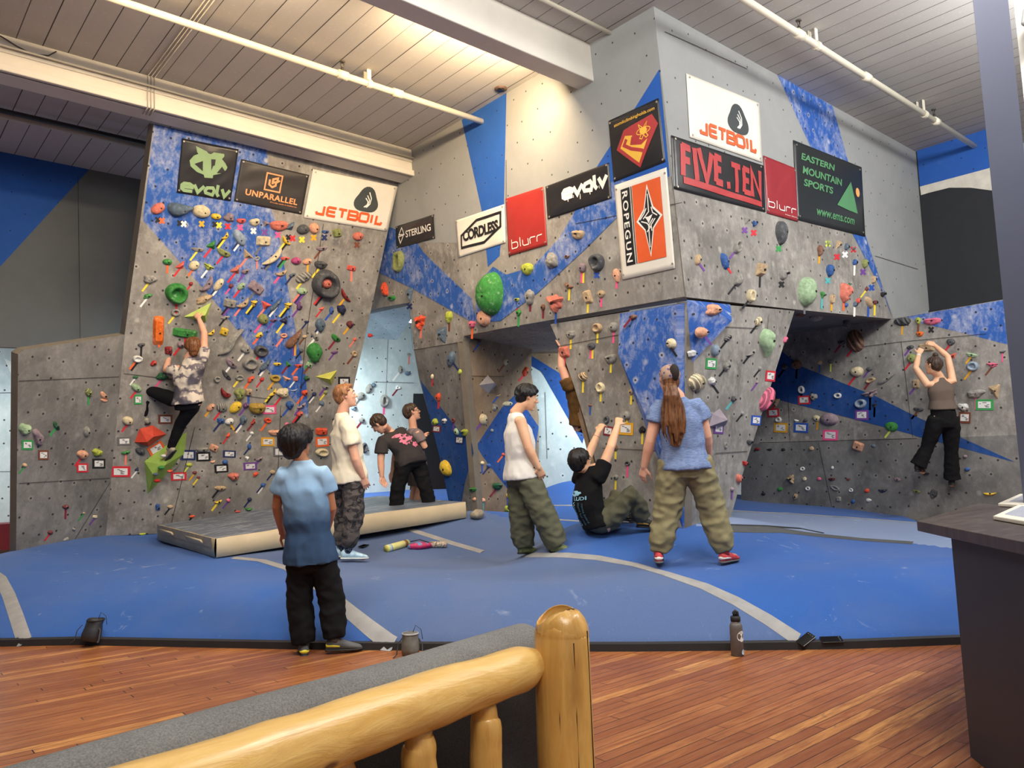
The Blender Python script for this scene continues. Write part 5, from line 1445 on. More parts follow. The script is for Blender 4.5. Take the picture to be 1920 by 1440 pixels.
def person(name, label, D, J, sk, spec):
    """J: joint -> (px, py, extra depth). Right is the person's own right."""
    W = {k: at(v[0], v[1], D+(v[2] if len(v) > 2 else 0)) for k, v in J.items()}
    base = (W['anL']+W['anR'])/2; base = V(base[0], base[1], min(W['anL'][2], W['anR'][2])-.08)
    t = empty('person', base, label, 'person')
    pel, shc = (W['hipL']+W['hipR'])/2, (W['shL']+W['shR'])/2; up = nrm(shc-pel)
    rs, rp = nrm(W['shR']-W['shL']), nrm(W['hipR']-W['hipL']); fs_, fp = nrm(np.cross(up, rs)*-1), nrm(np.cross(up, rp)*-1)
    fs_, fp = nrm(np.cross(up, rs)), nrm(np.cross(up, rp))
    k = spec.get('build', 1.0); hs = spec.get('hs', 1.0)
    hw = np.linalg.norm(W['shR']-W['shL'])/2; hw = max(hw, .13); hpw = .155*k
    def mixv(a, b, x): return nrm(a*(1-x)+b*x)
    spine = lambda x: pel*(1-x)+shc*x
    if 'waist' in W:                                              # a bent back
        wa = W['waist']; spine = lambda x: (pel*(1-x)**2+wa*2*x*(1-x)+shc*x*x)
    body = MB()
    prof = [(-.16, hpw*.86, .10, .11), (0.0, hpw, .105, .125), (.28, .135*k, .10, .10), (.55, .150*k, .11, .105), (.80, max(.155*k, hw*.95), .115, .11), (.95, hw*.84, .080, .088), (1.01, hw*.66, .070, .080), (1.07, .098, .062, .074), (1.13, .072, .055, .063), (1.18, .058, .052, .058)]
    loft(body, [(spine(x), mixv(rp, rs, max(0, min(1, x))), mixv(fp, fs_, max(0, min(1, x))), a, b*k, c*k) for x, a, b, c in prof], 24)
    hd = spec['face']; P = head(body, W['head'], hd, hs, spec.get('hup', (0, 0, 1.0)))
    body.tube([shc+up*.0, shc+up*.09, P(0, -.018, -.055), P(0, -.008, -.02)], [.075*k, .060*k, .054, .054], 16)
    for sd in 'LR':
        sh, el, wr = W['sh'+sd], W['el'+sd], W['wr'+sd]; inn = nrm(shc-sh)
        body.tube([sh+inn*.05, sh, sh*.55+el*.45, el, el*.72+wr*.28, wr], [.052*k, .056*k, .052*k, .043*k, .044*k, .029*k], 14, rnd=True)
        hp = W.get('ha'+sd); dirv = (hp-wr) if hp is not None else (wr-el)
        pn = spec.get('palm'+sd, nrm(np.cross(dirv, rs))*1.0); hand(body, wr, dirv, pn, spec.get('curl'+sd, .28), spec.get('hsz', 1.0), thumb=spec.get('th'+sd, 1))
        hip, kn, an = W['hip'+sd], W['kn'+sd], W['an'+sd]
        body.tube([hip+up*.05, hip, hip*.5+kn*.5, kn, kn*.65+an*.35, an], [.085*k, .088*k, .072*k, .052*k, .052*k, .034*k], 14, rnd=True)
        to = W['to'+sd]; fd = nrm(to-an); body.tube([an, an+fd*.06+V(0, 0, -.03), an+fd*.16+V(0, 0, -.045)], [.034, .034, .026], 10, rnd=True)
    b = remesh('body', body, sk, spec.get('vox', .0065), 2, t)
    # eyes and brows
    m = MB(); m2 = MB(); m3 = MB()
    for s_ in (-1, 1):
        m.ball(P(.031*s_, .0815, .014), .0125*hs, nu=10, nv=7); m2.ball(P(.031*s_, .0915, .014), .0058*hs, nu=8, nv=6); m3.tube([P(.014*s_, .0975, .040), P(.032*s_, .0955, .045), P(.050*s_, .078, .040)], .0035*hs, 6)
    for mm, nm, ma in ((m, 'eyes', M_EYEW), (m2, 'irises', M_EYED), (m3, 'eyebrows', spec.get('browm', M_LIP))): mm.build(nm, ma, b if False else t, True)
    # ---- shirt
    sh_ = spec['shirt']; lo = sh_.get('loose', .03); mm = MB(); e = sh_.get('hem', -.18)
    pr = [(e, hpw+lo+.030, .125+lo, .150+lo), (0.0, hpw+lo+.026, .122+lo, .148+lo), (.28, .142*k+lo*1.1, .105+lo, .105+lo), (.55, .155*k+lo, .115+lo*.9, .11+lo*.9), (.80, max(.155*k, hw*.98)+lo*.6, .12+lo*.4, .115+lo*.5), (.94, hw*.90+lo*.3, .090, .100), (1.00, hw*.72+lo*.2, .080, .092), (1.07, sh_.get('neckw', .112), .072, .084), (1.12, sh_.get('neckw', .112)*.78, .064, .074), (1.165, sh_.get('neckw', .112)*.64, .060, .068)]; pr = [q_ for q_ in pr if q_[0] >= e-1e-6]; pr = pr if abs(pr[0][0]-e) < 1e-6 else [(e,)+pr[0][1:]]+pr
    loft(mm, [(spine(x)+(spec.get('hemoff', V(0, 0, 0)) if x < .1 else 0), mixv(rp, rs, max(0, min(1, x))), mixv(fp, fs_, max(0, min(1, x))), a, b_*k, c_*k) for x, a, b_, c_ in pr], 28, pw=.92)
    if sh_.get('sleeve', .5) > 0:
        for sd in 'LR':
            sh, el, wr = W['sh'+sd], W['el'+sd], W['wr'+sd]; inn = nrm(shc-sh); q = sh_.get('sleeve', .5); r1 = sh_.get('sr', .072)
            end = sh*(1-q)+el*q
            mm.tube([sh+inn*.07-up*.012, sh+inn*.012-up*.008, sh*.6+end*.4, end], [.066*k, .071*k+lo*.25, r1*k, (r1+.006)*k], 16, cap=True)
    o = remesh('shirt', mm, sh_['mat'], .011, 3, t, wrinkle(sh_.get('wr', .010), 8, 6, sh_.get('seed', 1.0)))
    if spec.get('print'): spec['print'](t, o, W, spine, rs, fs_, up)
    # ---- trousers
    tr = spec['trousers']; mm = MB(); r0, r1, r2, r3 = tr['r']
    loft(mm, [(spine(-.20), rp, fp, hpw+.012, .105*k, .125*k), (spine(-.05), rp, fp, hpw+.022, .118*k, .142*k), (spine(tr.get('top', .06)-.03), rp, fp, hpw+.006, .112*k, .13*k), (spine(tr.get('top', .06)), rp, fp, hpw-.002, .11*k, .125*k)], 24)
    for sd in 'LR':
        hip, kn, an = W['hip'+sd], W['kn'+sd], W['an'+sd]; q = tr.get('len', .97)
        if q > .55:
            en = kn*(1-q)+an*q; pts = [hip+up*.04, hip*.75+kn*.25, hip*.4+kn*.6, kn, kn*.6+en*.4, kn*.25+en*.75, en]; rr = [r0*.95, r0, (r0+r1)/2, r1, (r1+r2)/2, r2, r3]
        else:
            en = hip*(1-q*1.9)+kn*q*1.9; pts = [hip+up*.04, hip*.6+en*.4, en]; rr = [r0, r0, r1]
        mm.tube(pts, rr, 18)
    o = remesh('trousers', mm, tr['mat'], .012, 3, t, wrinkle(tr.get('wr', .013), 7.5, 10, tr.get('seed', 2.0)))
    # ---- shoes
    for sd in 'LR':
        an, to = W['an'+sd], W['to'+sd]; fd = to-an; sp = spec['shoes']; free = sp.get('free', False)
        if not free: fd = V(fd[0], fd[1], fd[2]*.3)
        fd = nrm(fd); uu = nrm(V(0, 0, 1.0)-fd*fd[2]) if sp.get('up') is None else nrm(sp['up']-fd*np.dot(sp['up'], fd)); sdv = np.cross(fd, uu); sc = sp.get('s', 1.0)
        gz_ = an-uu*.075*sc
        m = MB(); loft(m, [(gz_+fd*y*sc+uu*(z+h)*sc, sdv, uu, w_*sc, h*sc, h*sc) for y, w_, h, z in ((-.065, .022, .030, .012), (-.05, .033, .042, .006), (-.01, .036, .050, .004), (.05, .039, .042, .004), (.10, .044, .032, .004), (.15, .041, .024, .004), (.19, .028, .017, .005), (.205, .014, .010, .007))], 16)
        m.tube([gz_+uu*.07*sc-fd*.006, an+uu*.025], [.040*sc, .042*sc], 14)
        shoe = m.build('shoe', sp['mat'], t, True, fix=True)
        m = MB(); loft(m, [(gz_+fd*y*sc+uu*.008*sc, sdv, uu, w_*sc, .010*sc, .010*sc) for y, w_ in ((-.070, .020), (-.055, .035), (0, .038), (.06, .041), (.11, .047), (.16, .043), (.195, .029), (.212, .012))], 16); m.build('sole', sp.get('sole', M_RUB), shoe if False else t, True, fix=True)
        if sp.get('band'):
            m = MB(); loft(m, [(gz_+fd*y*sc+uu*(z+h)*sc, sdv, uu, w_*sc, h*sc, h*sc) for y, w_, h, z in ((-.067, .024, .014, .028), (-.052, .0355, .016, .026), (-.01, .0385, .017, .024), (.035, .040, .014, .024))], 16); m.build('heel_band', sp['band'], t, True, fix=True)
        if sp.get('sock'):
            m = MB(); kn = W['kn'+sd]; m.tube([an-uu*.01, an+nrm(kn-an)*.16], [.042, .045], 14); m.build('sock', sp['sock'], t, True)
    return t, W, P, spine, (rs, fs_, up)
def hair_cap(t, P, mat, balls, seed, locks=None, amp=.008, vox=.007, sc=1.0, extra=None):
    m = MB(); r = nrm(P(1, 0, 0)-P(0, 0, 0)); f = nrm(P(0, 1, 0)-P(0, 0, 0)); u = nrm(P(0, 0, 1)-P(0, 0, 0))
    for (x, y, z, a, b, c) in balls: m.ball(P(x, y, z), (a*sc, b*sc, c*sc), [r, f, u], nu=20, nv=12)
    if extra: extra(m)
    if locks:
        for L in locks: lockset(m, P, **L)
    return remesh('hair', m, mat, vox, 1, t, lambda p: amp*noise.noise((p.x*38+seed, p.y*38, p.z*14)))
def glasses(t, P, mat):
    m = MB()
    for s_ in (-1, 1):
        pts = [P(s_*(.033+.024*math.cos(a)), .103-.006*abs(math.cos(a)), .012+.019*math.sin(a)) for a in np.linspace(0, 2*math.pi, 17)]
        m.tube(pts, .0024, 6, cap=False); m.tube([P(s_*.057, .096, .018), P(s_*.076, .05, .022), P(s_*.082, -.012, .018)], .0026, 6)
    m.tube([P(-.010, .108, .014), P(.010, .108, .014)], .0024, 6); m.build('glasses', mat, t, True)
def dep(x, y): return float((onmat(x, y)-CAM)@FW)
DARKC = cloth('black_cloth', srgb(24, 24, 27), srgb(14, 14, 16)); M_FRAME = flat('black_frame', srgb(20, 20, 22), .35)
def backface(W, spine, rs, fs_, u, v, out):  # spot on the back of a shirt: u across, v up the spine
    return spine(v)+rs*u-fs_*out
def backprint(name, mat, polys, out=.150):
    def f(t, o, W, spine, rs, fs_, up):
        from mathutils.bvhtree import BVHTree
        dg = bpy.context.evaluated_depsgraph_get(); me = o.data; bv = BVHTree.FromPolygons([tuple(np.array(v.co)+np.array(o.location)+np.array(t.location)) for v in me.vertices], [tuple(p.vertices) for p in me.polygons])
        for nm, mt, pl in polys:
            m = MB()
            for vs, fc in pl:
                q = []
                for a, b in vs:
                    s0 = spine(b)+rs*a-fs_*.45; h_ = bv.ray_cast(Vector(s0), Vector(fs_)); q.append(np.array(h_[0])-fs_*.006 if h_[0] is not None else s0+fs_*.3)
                m.add(q, fc)
            m.build(nm, mt, t)
    return f
def textpoly(txt, u0, v0, u1, v1, bold=.02, vert=False):
    vs, fc = glyphs(txt, bold)
    return ([(u0+(u1-u0)*b, v1-(v1-v0)*a) for a, b in vs] if vert else [(u0+(u1-u0)*a, v0+(v1-v0)*b) for a, b in vs], fc)
def blob(cx, cy, rx, ry, sd, n=18, rough=.3):
    rd = random.Random(sd); return ([(cx, cy)]+[(cx+rx*(1-rough*rd.random())*math.cos(2*math.pi*i/n), cy+ry*(1-rough*rd.random())*math.sin(2*math.pi*i/n)) for i in range(n)], [(0, 1+i, 1+(i+1) % n) for i in range(n)])
# --- boy in the faded blue tee, standing on the wooden floor
q = NT('dip_dyed_blue_cotton'); co = q.co('Object'); sep = q.n('ShaderNodeSeparateXYZ', ins={0: co}); nz = q.noise(co, 6, 5)
zz = q.math('ADD', sep.outputs[2], q.math('MULTIPLY', q.math('SUBTRACT', nz, .5), .10))
cc = q.mix(q.ramp(zz, .98, 1.22), srgb(52, 74, 104), srgb(128, 162, 196)); cc = q.mix(q.ramp(zz, 1.22, 1.42), cc, srgb(158, 188, 214)); M_DIP = q.set(cc, .9, **{'Specular IOR Level': .15}); q.bump(q.noise(co, 240, 2), .12, .003)
Db = float((pz(598, 1224, 0)-CAM)@FW)
HB = hairmat('black_hair', srgb(14, 13, 14), srgb(34, 33, 35))
t, W, P, sp, ax = person('boy', 'person with black mop hair, faded blue tee and black trousers standing on wooden floor', Db,
  {'head': (557, 829), 'shL': (530, 889), 'shR': (606, 886), 'elL': (519, 950, .06), 'wrL': (530, 1000, .24), 'haL': (546, 1012, .3), 'elR': (622, 953, .04), 'wrR': (612, 998, .2), 'haR': (598, 1010, .26),
   'hipL': (561, 1040), 'hipR': (603, 1037), 'knL': (562, 1130, .02), 'anL': (570, 1211, -.02), 'toL': (566, 1205, .3), 'knR': (622, 1125, .02), 'anR': (628, 1201, -.03), 'toR': (675, 1203, .02)}, SK3,
  {'face': FW*.72+RT*.66+UP*.06, 'build': .86, 'shirt': {'mat': M_DIP, 'loose': .042, 'hem': -.10, 'sleeve': .55, 'sr': .082, 'wr': .012}, 'trousers': {'mat': DARKC, 'r': (.098, .098, .092, .082), 'len': .93, 'wr': .016}, 'hs': .98,
   'shoes': {'mat': flat('grey_climbing_shoe', srgb(84, 86, 88), .7), 'band': flat('yellow_shoe_band', srgb(222, 206, 50), .6), 's': .98}})
hair_cap(t, P, HB, [(0, -.020, .045, .096, .110, .098), (0, -.040, -.015, .096, .090, .090), (0, -.052, -.07, .082, .066, .055)], 3, [dict(n=230, rad=.0105, length=2.0, th0=.05, th1=2.25, front=.95, seed=5, size=(.110, .126, .116), hang=.0)])
glasses(t, P, M_FRAME)
# --- man in the cream tee and camouflage joggers
q = NT('cream_printed_cotton'); co = q.co('Object'); M_CRT = q.set(q.mix(q.ramp(q.noise(co, 5, 4), .3, .7), srgb(216, 206, 182), srgb(232, 224, 202)), .9, **{'Specular IOR Level': .15}); q.bump(q.noise(co, 240, 2), .1, .003)
q = NT('grey_camouflage_cotton'); co = q.co('Object'); a_, b_ = q.noise(q.scale(co, (1.0, 1.0, 1.6)), 9, 3, .55, .8), q.noise(q.scale(co, (1.3, 1.0, 1.8)), 11, 3, .5, .8)
cc = q.mix(q.math('GREATER_THAN', a_, .52), srgb(92, 84, 80), srgb(58, 54, 54)); M_CAMO = q.set(q.mix(q.math('GREATER_THAN', b_, .58), cc, srgb(34, 32, 34)), .9)
q = NT('dotted_navy_sock'); co = q.co('Object'); M_SOCK = q.set(q.mix(q.math('GREATER_THAN', q.noise(co, 120, 1), .56), srgb(26, 30, 52), srgb(150, 160, 180)), .9)
Dd = dep(652, 1051)
def bprint(t, o, W, spine, rs, fs_, up):
    pass
t, W, P, sp, ax = person('man_cream', 'person with short ginger hair, cream tee and grey camouflage joggers looking up right', Dd,
  {'head': (648, 744), 'shR': (650, 791, -.17), 'shL': (638, 791, .17), 'elR': (667, 862, -.22), 'wrR': (680, 894, -.16), 'haR': (686, 908, -.14), 'elL': (652, 856, .22), 'wrL': (664, 896, .26), 'haL': (668, 910, .26),
   'hipR': (662, 893, -.09), 'hipL': (650, 893, .09), 'knR': (663, 965, -.10), 'anR': (652, 1034, -.10), 'toR': (688, 1038, -.05), 'knL': (645, 968, .10), 'anL': (640, 1031, .08), 'toL': (664, 1036, .16)}, SK1,
  {'face': RT*.93+FW*.22+UP*.20, 'palmR': -RT*.3+FW, 'thR': -1, 'build': 1.0, 'shirt': {'mat': M_CRT, 'loose': .045, 'hem': -.10, 'sleeve': .62, 'sr': .082, 'wr': .013, 'seed': 5}, 'trousers': {'mat': M_CAMO, 'r': (.112, .102, .088, .058), 'len': .88, 'wr': .017},
   'shoes': {'mat': flat('pale_blue_white_shoe', srgb(176, 206, 222), .6, .3, 30), 'sole': flat('white_sole', srgb(220, 220, 214), .6), 'sock': M_SOCK}, 'browm': flat('ginger_brow', srgb(140, 96, 64), .7)})
GH = hairmat('ginger_hair', srgb(112, 70, 42), srgb(166, 118, 78))
hair_cap(t, P, GH, [(0, -.022, .048, .081, .098, .088), (0, -.052, .0, .070, .066, .07), (0, .03, .098, .058, .062, .032)], 4, [dict(n=90, rad=.008, length=1.1, th0=.05, th1=1.75, front=.85, seed=9, size=(.084, .104, .108))], .004)
# --- bending man with a pink print, at the passage
Dc = 10.0
PINK = flat('pink_print', srgb(218, 124, 150), .85, .2, 14)
t, W, P, sp, ax = person('man_bending', 'person bending over in charcoal tee with pink print and black trousers at passage', Dc,
  {'head': (711, 795, -.10), 'neck': (727, 806), 'shL': (716, 826, -.10), 'shR': (752, 808, .14), 'elL': (714, 866, -.14), 'wrL': (716, 893, -.16), 'haL': (720, 905, -.16), 'elR': (742, 850, .26), 'wrR': (736, 884, .28), 'haR': (734, 896, .28),
   'waist': (762, 830), 'hipL': (758, 868, -.06), 'hipR': (782, 864, .10), 'knL': (746, 915, -.05), 'anL': (741, 975, 0), 'toL': (725, 980, .05), 'knR': (797, 912, .10), 'anR': (812, 972, .12), 'toR': (800, 978, .2)}, SK1,
  {'face': -RT*.62+FW*.25-UP*.72, 'hup': nrm(UP*.6-RT*.75), 'build': 1.0, 'shirt': {'mat': cloth('charcoal_cotton', srgb(66, 62, 62), srgb(50, 47, 48)), 'loose': .035, 'hem': -.12, 'sleeve': .62, 'sr': .080}, 'trousers': {'mat': DARKC, 'r': (.105, .092, .09, .085)},
   'shoes': {'mat': flat('dark_shoe', srgb(40, 40, 44), .7)},
   'print': backprint('pink_print', None, [('shirt_print', PINK, [blob(.0, .62, .12, .22, 1, 26, .55), blob(-.05, .86, .09, .08, 2, 14, .4), blob(.06, .36, .07, .10, 3, 14, .5)]), ('shirt_print_dark', flat('charcoal_print', srgb(70, 62, 64), .9), [blob(-.03, .66, .03, .05, 6, 12, .3), blob(.045, .70, .028, .05, 7, 12, .3), blob(.0, .52, .05, .03, 8, 12, .3)])])})
BR = hairmat('dark_brown_hair', srgb(40, 30, 24), srgb(84, 66, 54))
hair_cap(t, P, BR, [(0, -.022, .046, .081, .099, .088), (0, -.05, .0, .072, .068, .07)], 6, [dict(n=80, rad=.008, length=1.2, th0=.05, th1=1.8, front=.8, seed=3, size=(.085, .104, .106))], .004)
m = MB(); m.ball(P(0, .062, .045), (.07, .05, .028), [ax[0], ax[1], ax[2]]); 
# --- man with folded arms and glasses, deeper in the passage
De = 10.6
t, W, P, sp, ax = person('man_arms_folded', 'person in mauve grey tee and shorts with folded arms, looking up from the passage', De,
  {'head': (772, 774), 'neck': (768, 800), 'shR': (783, 812, -.15), 'shL': (768, 812, .16), 'elR': (797, 838, -.16), 'wrR': (790, 824, .06), 'haR': (779, 820, .12), 'elL': (796, 832, .16), 'wrL': (788, 824, -.10), 'haL': (796, 815, -.14),
   'hipR': (784, 868, -.08), 'hipL': (776, 868, .09), 'knR': (788, 912, -.08), 'anR': (776, 960, -.06), 'toR': (796, 966, -.02), 'knL': (778, 912, .08), 'anL': (768, 960, .1), 'toL': (788, 965, .14)}, SK1,
  {'face': RT*.85+FW*.35+UP*.30, 'build': .92, 'shirt': {'mat': cloth('mauve_grey_cotton', srgb(136, 122, 124), srgb(112, 100, 102)), 'loose': .03, 'hem': -.14, 'sleeve': .60, 'sr': .078}, 'trousers': {'mat': cloth('grey_shorts', srgb(110, 102, 98)), 'r': (.105, .10, .09, .09), 'len': .5},
   'shoes': {'mat': flat('dark_shoe', srgb(40, 40, 44), .7)}})
hair_cap(t, P, BR, [(0, -.024, .046, .081, .098, .088), (0, -.052, .0, .071, .066, .07)], 7, [dict(n=80, rad=.008, length=1.2, th0=.05, th1=1.8, front=.85, seed=13, size=(.084, .103, .107))], .004)
glasses(t, P, M_FRAME)
# --- man in the white sleeveless top
OLV = cloth('olive_grey_canvas', srgb(104, 104, 84), srgb(80, 80, 66)); Dt = dep(1010, 1037)
t, W, P, sp, ax = person('man_white_top', 'person with black hair in white sleeveless top and baggy olive trousers looking down', Dt,
  {'head': (988, 746), 'shR': (976, 789, -.15), 'shL': (962, 791, .16), 'elR': (991, 840, -.20), 'wrR': (1010, 877, -.18), 'haR': (1016, 892, -.15), 'elL': (976, 846, .24), 'wrL': (988, 884, .28), 'haL': (994, 898, .28),
   'hipR': (986, 888, -.08), 'hipL': (973, 888, .09), 'knR': (1016, 958, -.10), 'anR': (1045, 1022, -.10), 'toR': (1086, 1028, -.06), 'knL': (977, 962, .10), 'anL': (983, 1024, .14), 'toL': (1012, 1030, .24)}, SK2,
  {'face': RT*.90+FW*.20-UP*.22, 'palmR': FW-RT*.2, 'thR': -1, 'build': .98, 'shirt': {'mat': cloth('white_cotton', srgb(232, 229, 222), srgb(214, 211, 204)), 'loose': .036, 'hem': -.09, 'sleeve': 0, 'wr': .012, 'seed': 8}, 'trousers': {'mat': OLV, 'r': (.118, .118, .114, .100), 'len': .98, 'wr': .020},
   'shoes': {'mat': flat('striped_shoe', srgb(120, 130, 84), .6, .6, 60), 'sole': M_RUB}})
hair_cap(t, P, HB, [(0, -.020, .048, .083, .100, .092), (0, -.050, .0, .074, .068, .072), (0, .045, .085, .062, .055, .032)], 8, [dict(n=110, rad=.0085, length=1.25, th0=.05, th1=1.75, front=.70, seed=23, size=(.088, .108, .110))], .005)
# --- man hanging from two holds at the foot of the prow
Ds = 7.55
LBL = flat('pale_blue_print', srgb(150, 200, 226), .8, .08)
t, W, P, sp, ax = person('man_hanging', 'person in black printed tee hanging by both hands, seat just above the mat', Ds,
  {'head': (1088, 866, 0), 'shL': (1084, 896, .16), 'shR': (1124, 893, -.12), 'elL': (1107, 846, .26), 'wrL': (1122, 810, .32), 'haL': (1130, 793, .36), 'elR': (1145, 838, -.06), 'wrR': (1158, 797, .16), 'haR': (1163, 779, .24),
   'waist': (1090, 958), 'hipL': (1123, 984, .12), 'hipR': (1132, 984, -.08), 'knR': (1185, 928, -.06), 'anR': (1207, 975, .02), 'toR': (1230, 984, .06), 'knL': (1158, 936, .26), 'anL': (1170, 962, .34), 'toL': (1192, 972, .42)}, SK2,
  {'face': RT*.70+FW*.60+UP*.20, 'palmL': FW*.7+RT*.6, 'palmR': FW*.9+RT*.2, 'thR': -1, 'curlL': .75, 'curlR': .8, 'build': .98, 'shirt': {'mat': DARKC, 'loose': .03, 'hem': -.02, 'sleeve': .50, 'sr': .075}, 'trousers': {'mat': OLV, 'r': (.110, .098, .088, .075), 'len': .95, 'wr': .018},
   'shoes': {'mat': flat('black_gold_shoe', srgb(44, 42, 38), .6), 'band': flat('gold_trim', srgb(206, 160, 60), .5)},
   'print': backprint('shirt_print', LBL, [('shirt_print', LBL, [blob(-.02, .80, .10, .05, 4, 20, .35), textpoly('LUDI', -.04, .68, .13, .745, .02)]), ('shirt_lettering', flat('cyan_lettering', srgb(150, 206, 232), .8, .05), [textpoly('WORK-CO', -.075, .12, -.03, .66, .015, True)]), ('shirt_list', flat('teal_list_print', srgb(84, 130, 150), .8, .1), [textpoly('mono ludi coda', .02, .15, .05, .64, .0, True), textpoly('route board', .07, .2, .095, .62, .0, True)])])})
hair_cap(t, P, HB, [(0, -.022, .046, .084, .102, .090), (0, -.05, -.01, .078, .074, .078)], 9, [dict(n=120, rad=.0085, length=1.6, th0=.05, th1=1.95, front=.85, seed=31, size=(.090, .110, .108))], .005)
glasses(t, P, M_FRAME)
m = MB(); d = nrm(W['elL']-W['wrL']); m.tube([W['wrL']+d*.05, W['wrL']+d*.075], .033, 16); m.build('wristband', M_RUB, t, True)
# --- long-haired man, legs apart, back to us
KH = cloth('khaki_canvas', srgb(150, 142, 108), srgb(122, 116, 88)); Dl = dep(1300, 1060)
q = NT('heather_blue_jersey'); co = q.co('Object'); sep = q.n('ShaderNodeSeparateXYZ', ins={0: co}); st_ = q.noise(q.scale(co, (30, 30, 220)), 1, 2, .6)
M_HTH = q.set(q.mix(q.ramp(st_, .35, .65), srgb(98, 118, 160), srgb(134, 152, 190)), .9, **{'Specular IOR Level': .15})
t, W, P, sp, ax = person('man_long_hair', 'person with long brown ponytail, heather blue tee and khaki trousers, legs apart, arms down', Dl,
  {'head': (1254, 713), 'shL': (1236, 763, .02), 'shR': (1308, 761, .0), 'elL': (1219, 828, .0), 'wrL': (1208, 875, .06), 'haL': (1205, 890, .08), 'elR': (1325, 818, .02), 'wrR': (1328, 856, .14), 'haR': (1326, 870, .2),
   'hipL': (1263, 872), 'hipR': (1307, 870), 'knL': (1252, 955, .04), 'anL': (1235, 1038, -.02), 'toL': (1234, 1030, .30), 'knR': (1334, 950, .04), 'anR': (1359, 1038, -.04), 'toR': (1386, 1032, .12)}, SK1,
  {'face': FW*.95-RT*.18+UP*.12, 'palmL': RT*.6+FW*.6, 'build': 1.06, 'shirt': {'mat': M_HTH, 'loose': .028, 'hem': -.06, 'sleeve': .45, 'sr': .080, 'wr': .010, 'seed': 11}, 'trousers': {'mat': KH, 'r': (.130, .118, .108, .066), 'len': .96, 'wr': .022},
   'shoes': {'mat': flat('red_white_climbing_shoe', srgb(190, 60, 66), .6, .5, 40), 'sole': flat('grey_rubber_sole', srgb(90, 90, 92), .7), 'band': flat('white_shoe_band', srgb(220, 216, 206), .6)}})
LH = hairmat('long_brown_hair', srgb(64, 38, 22), srgb(122, 80, 50))
def pony(m):
    rd = random.Random(4); a = W['head']
    for k in range(70):
        ox, od = rd.gauss(0, .030), rd.gauss(0, .018); pts = []
        for i, (px, py, wd) in enumerate(((1256, 722, .6), (1260, 742, .75), (1262, 765, 1.0), (1263, 790, 1.25), (1264, 812, 1.15), (1266, 838, .5))):
            p = at(px, py, Dl-.125-.045*(i > 0)-.02*(i > 2)); pts.append(p+RT*ox*wd*1.05+FW*od+RT*.006*math.sin(i*2+k))
        n_ = 6 if rd.random() < .6 else 5; m.tube(pts[:n_], [.010, .011, .012, .011, .009, .003][:n_], 6)
hair_cap(t, P, LH, [(0, -.024, .040, .079, .098, .088), (0, -.055, -.01, .072, .066, .075)], 12, None, .004, .008, 1.0, pony)
q = NT('patterned_headscarf'); co = q.co('Object'); vo = q.n('ShaderNodeTexVoronoi', ins={'Vector': co, 'Scale': 34}).outputs[0]
M_SCARF = q.set(q.mix(q.ramp(vo, .25, .45), srgb(78, 66, 120), srgb(168, 140, 122)), .85)
m = MB(); r_, f_, u_ = headaxes(FW*.95-RT*.18+UP*.12); m.ball(P(0, -.016, .052), (.088, .108, .086), [r_, f_, u_], nu=24, nv=14); hs_ = remesh('headscarf', m, M_SCARF, .008, 1, t)
bm = bmesh.new(); bm.from_mesh(hs_.data); c0 = np.array(P(0, 0, .042))-np.array(t.location)
bmesh.ops.bisect_plane(bm, geom=bm.verts[:]+bm.edges[:]+bm.faces[:], plane_co=tuple(c0), plane_no=tuple(nrm(u_+f_*.25)), clear_inner=True); bm.to_mesh(hs_.data); bm.free()
m = MB(); m.ball(P(0.008, -.088, .070), (.046, .044, .080), [r_, f_, u_]); m.build('headscarf_opening', flat('dark_hair_gap', srgb(34, 24, 20), .8), t, True)
# --- woman climbing the right wall
dw = float((hit(1765, 800, PR)-CAM)@FW)-.42
t, W, P, sp, ax = person('woman', 'person with dark bun, taupe top and flared black trousers climbing the right wall', dw,
  {'head': (1750, 686, 0), 'shL': (1739, 722, 0), 'shR': (1786, 716, .0), 'elL': (1717, 690, .10), 'wrL': (1723, 664, .24), 'haL': (1729, 650, .28), 'elR': (1777, 669, .12), 'wrR': (1753, 648, .24), 'haR': (1742, 643, .28),
   'hipL': (1757, 788), 'hipR': (1783, 788), 'knL': (1738, 840, .10), 'anL': (1721, 874, .14), 'toL': (1740, 884, .36), 'knR': (1784, 848, .08), 'anR': (1785, 899, .14), 'toR': (1782, 906, .4)}, SK2,
  {'face': FW*.9-RT*.35+UP*.1, 'palmL': FW+RT*.5, 'palmR': FW-UP*.5, 'thR': -1, 'curlL': .6, 'curlR': .55, 'build': .86, 'hsz': .92, 'hs': .94, 'shirt': {'mat': cloth('taupe_jersey', srgb(110, 96, 86), srgb(92, 80, 72)), 'loose': .006, 'hem': .30, 'neckw': .075, 'sleeve': 0, 'wr': .004, 'neckw': .07}, 'trousers': {'mat': DARKC, 'r': (.104, .076, .090, .100), 'len': .97, 'wr': .008, 'top': .38},
   'shoes': {'mat': flat('black_shoe', srgb(30, 30, 32), .7), 's': .9}})
hair_cap(t, P, BR, [(0, -.022, .044, .078, .096, .086), (0, -.05, -.0, .071, .068, .068), (-.005, -.02, .145, .036, .036, .032)], 14, [dict(n=70, rad=.007, length=1.4, th0=.05, th1=1.75, front=.7, seed=41, size=(.080, .100, .100))], .003, .007, .94)
m = MB(); d = nrm(W['elL']-W['wrL']); m.tube([W['wrL']+d*.02, W['wrL']+d*.045], .030, 16); m.build('watch', flat('pale_watch_strap', srgb(220, 210, 200), .5), t, True)
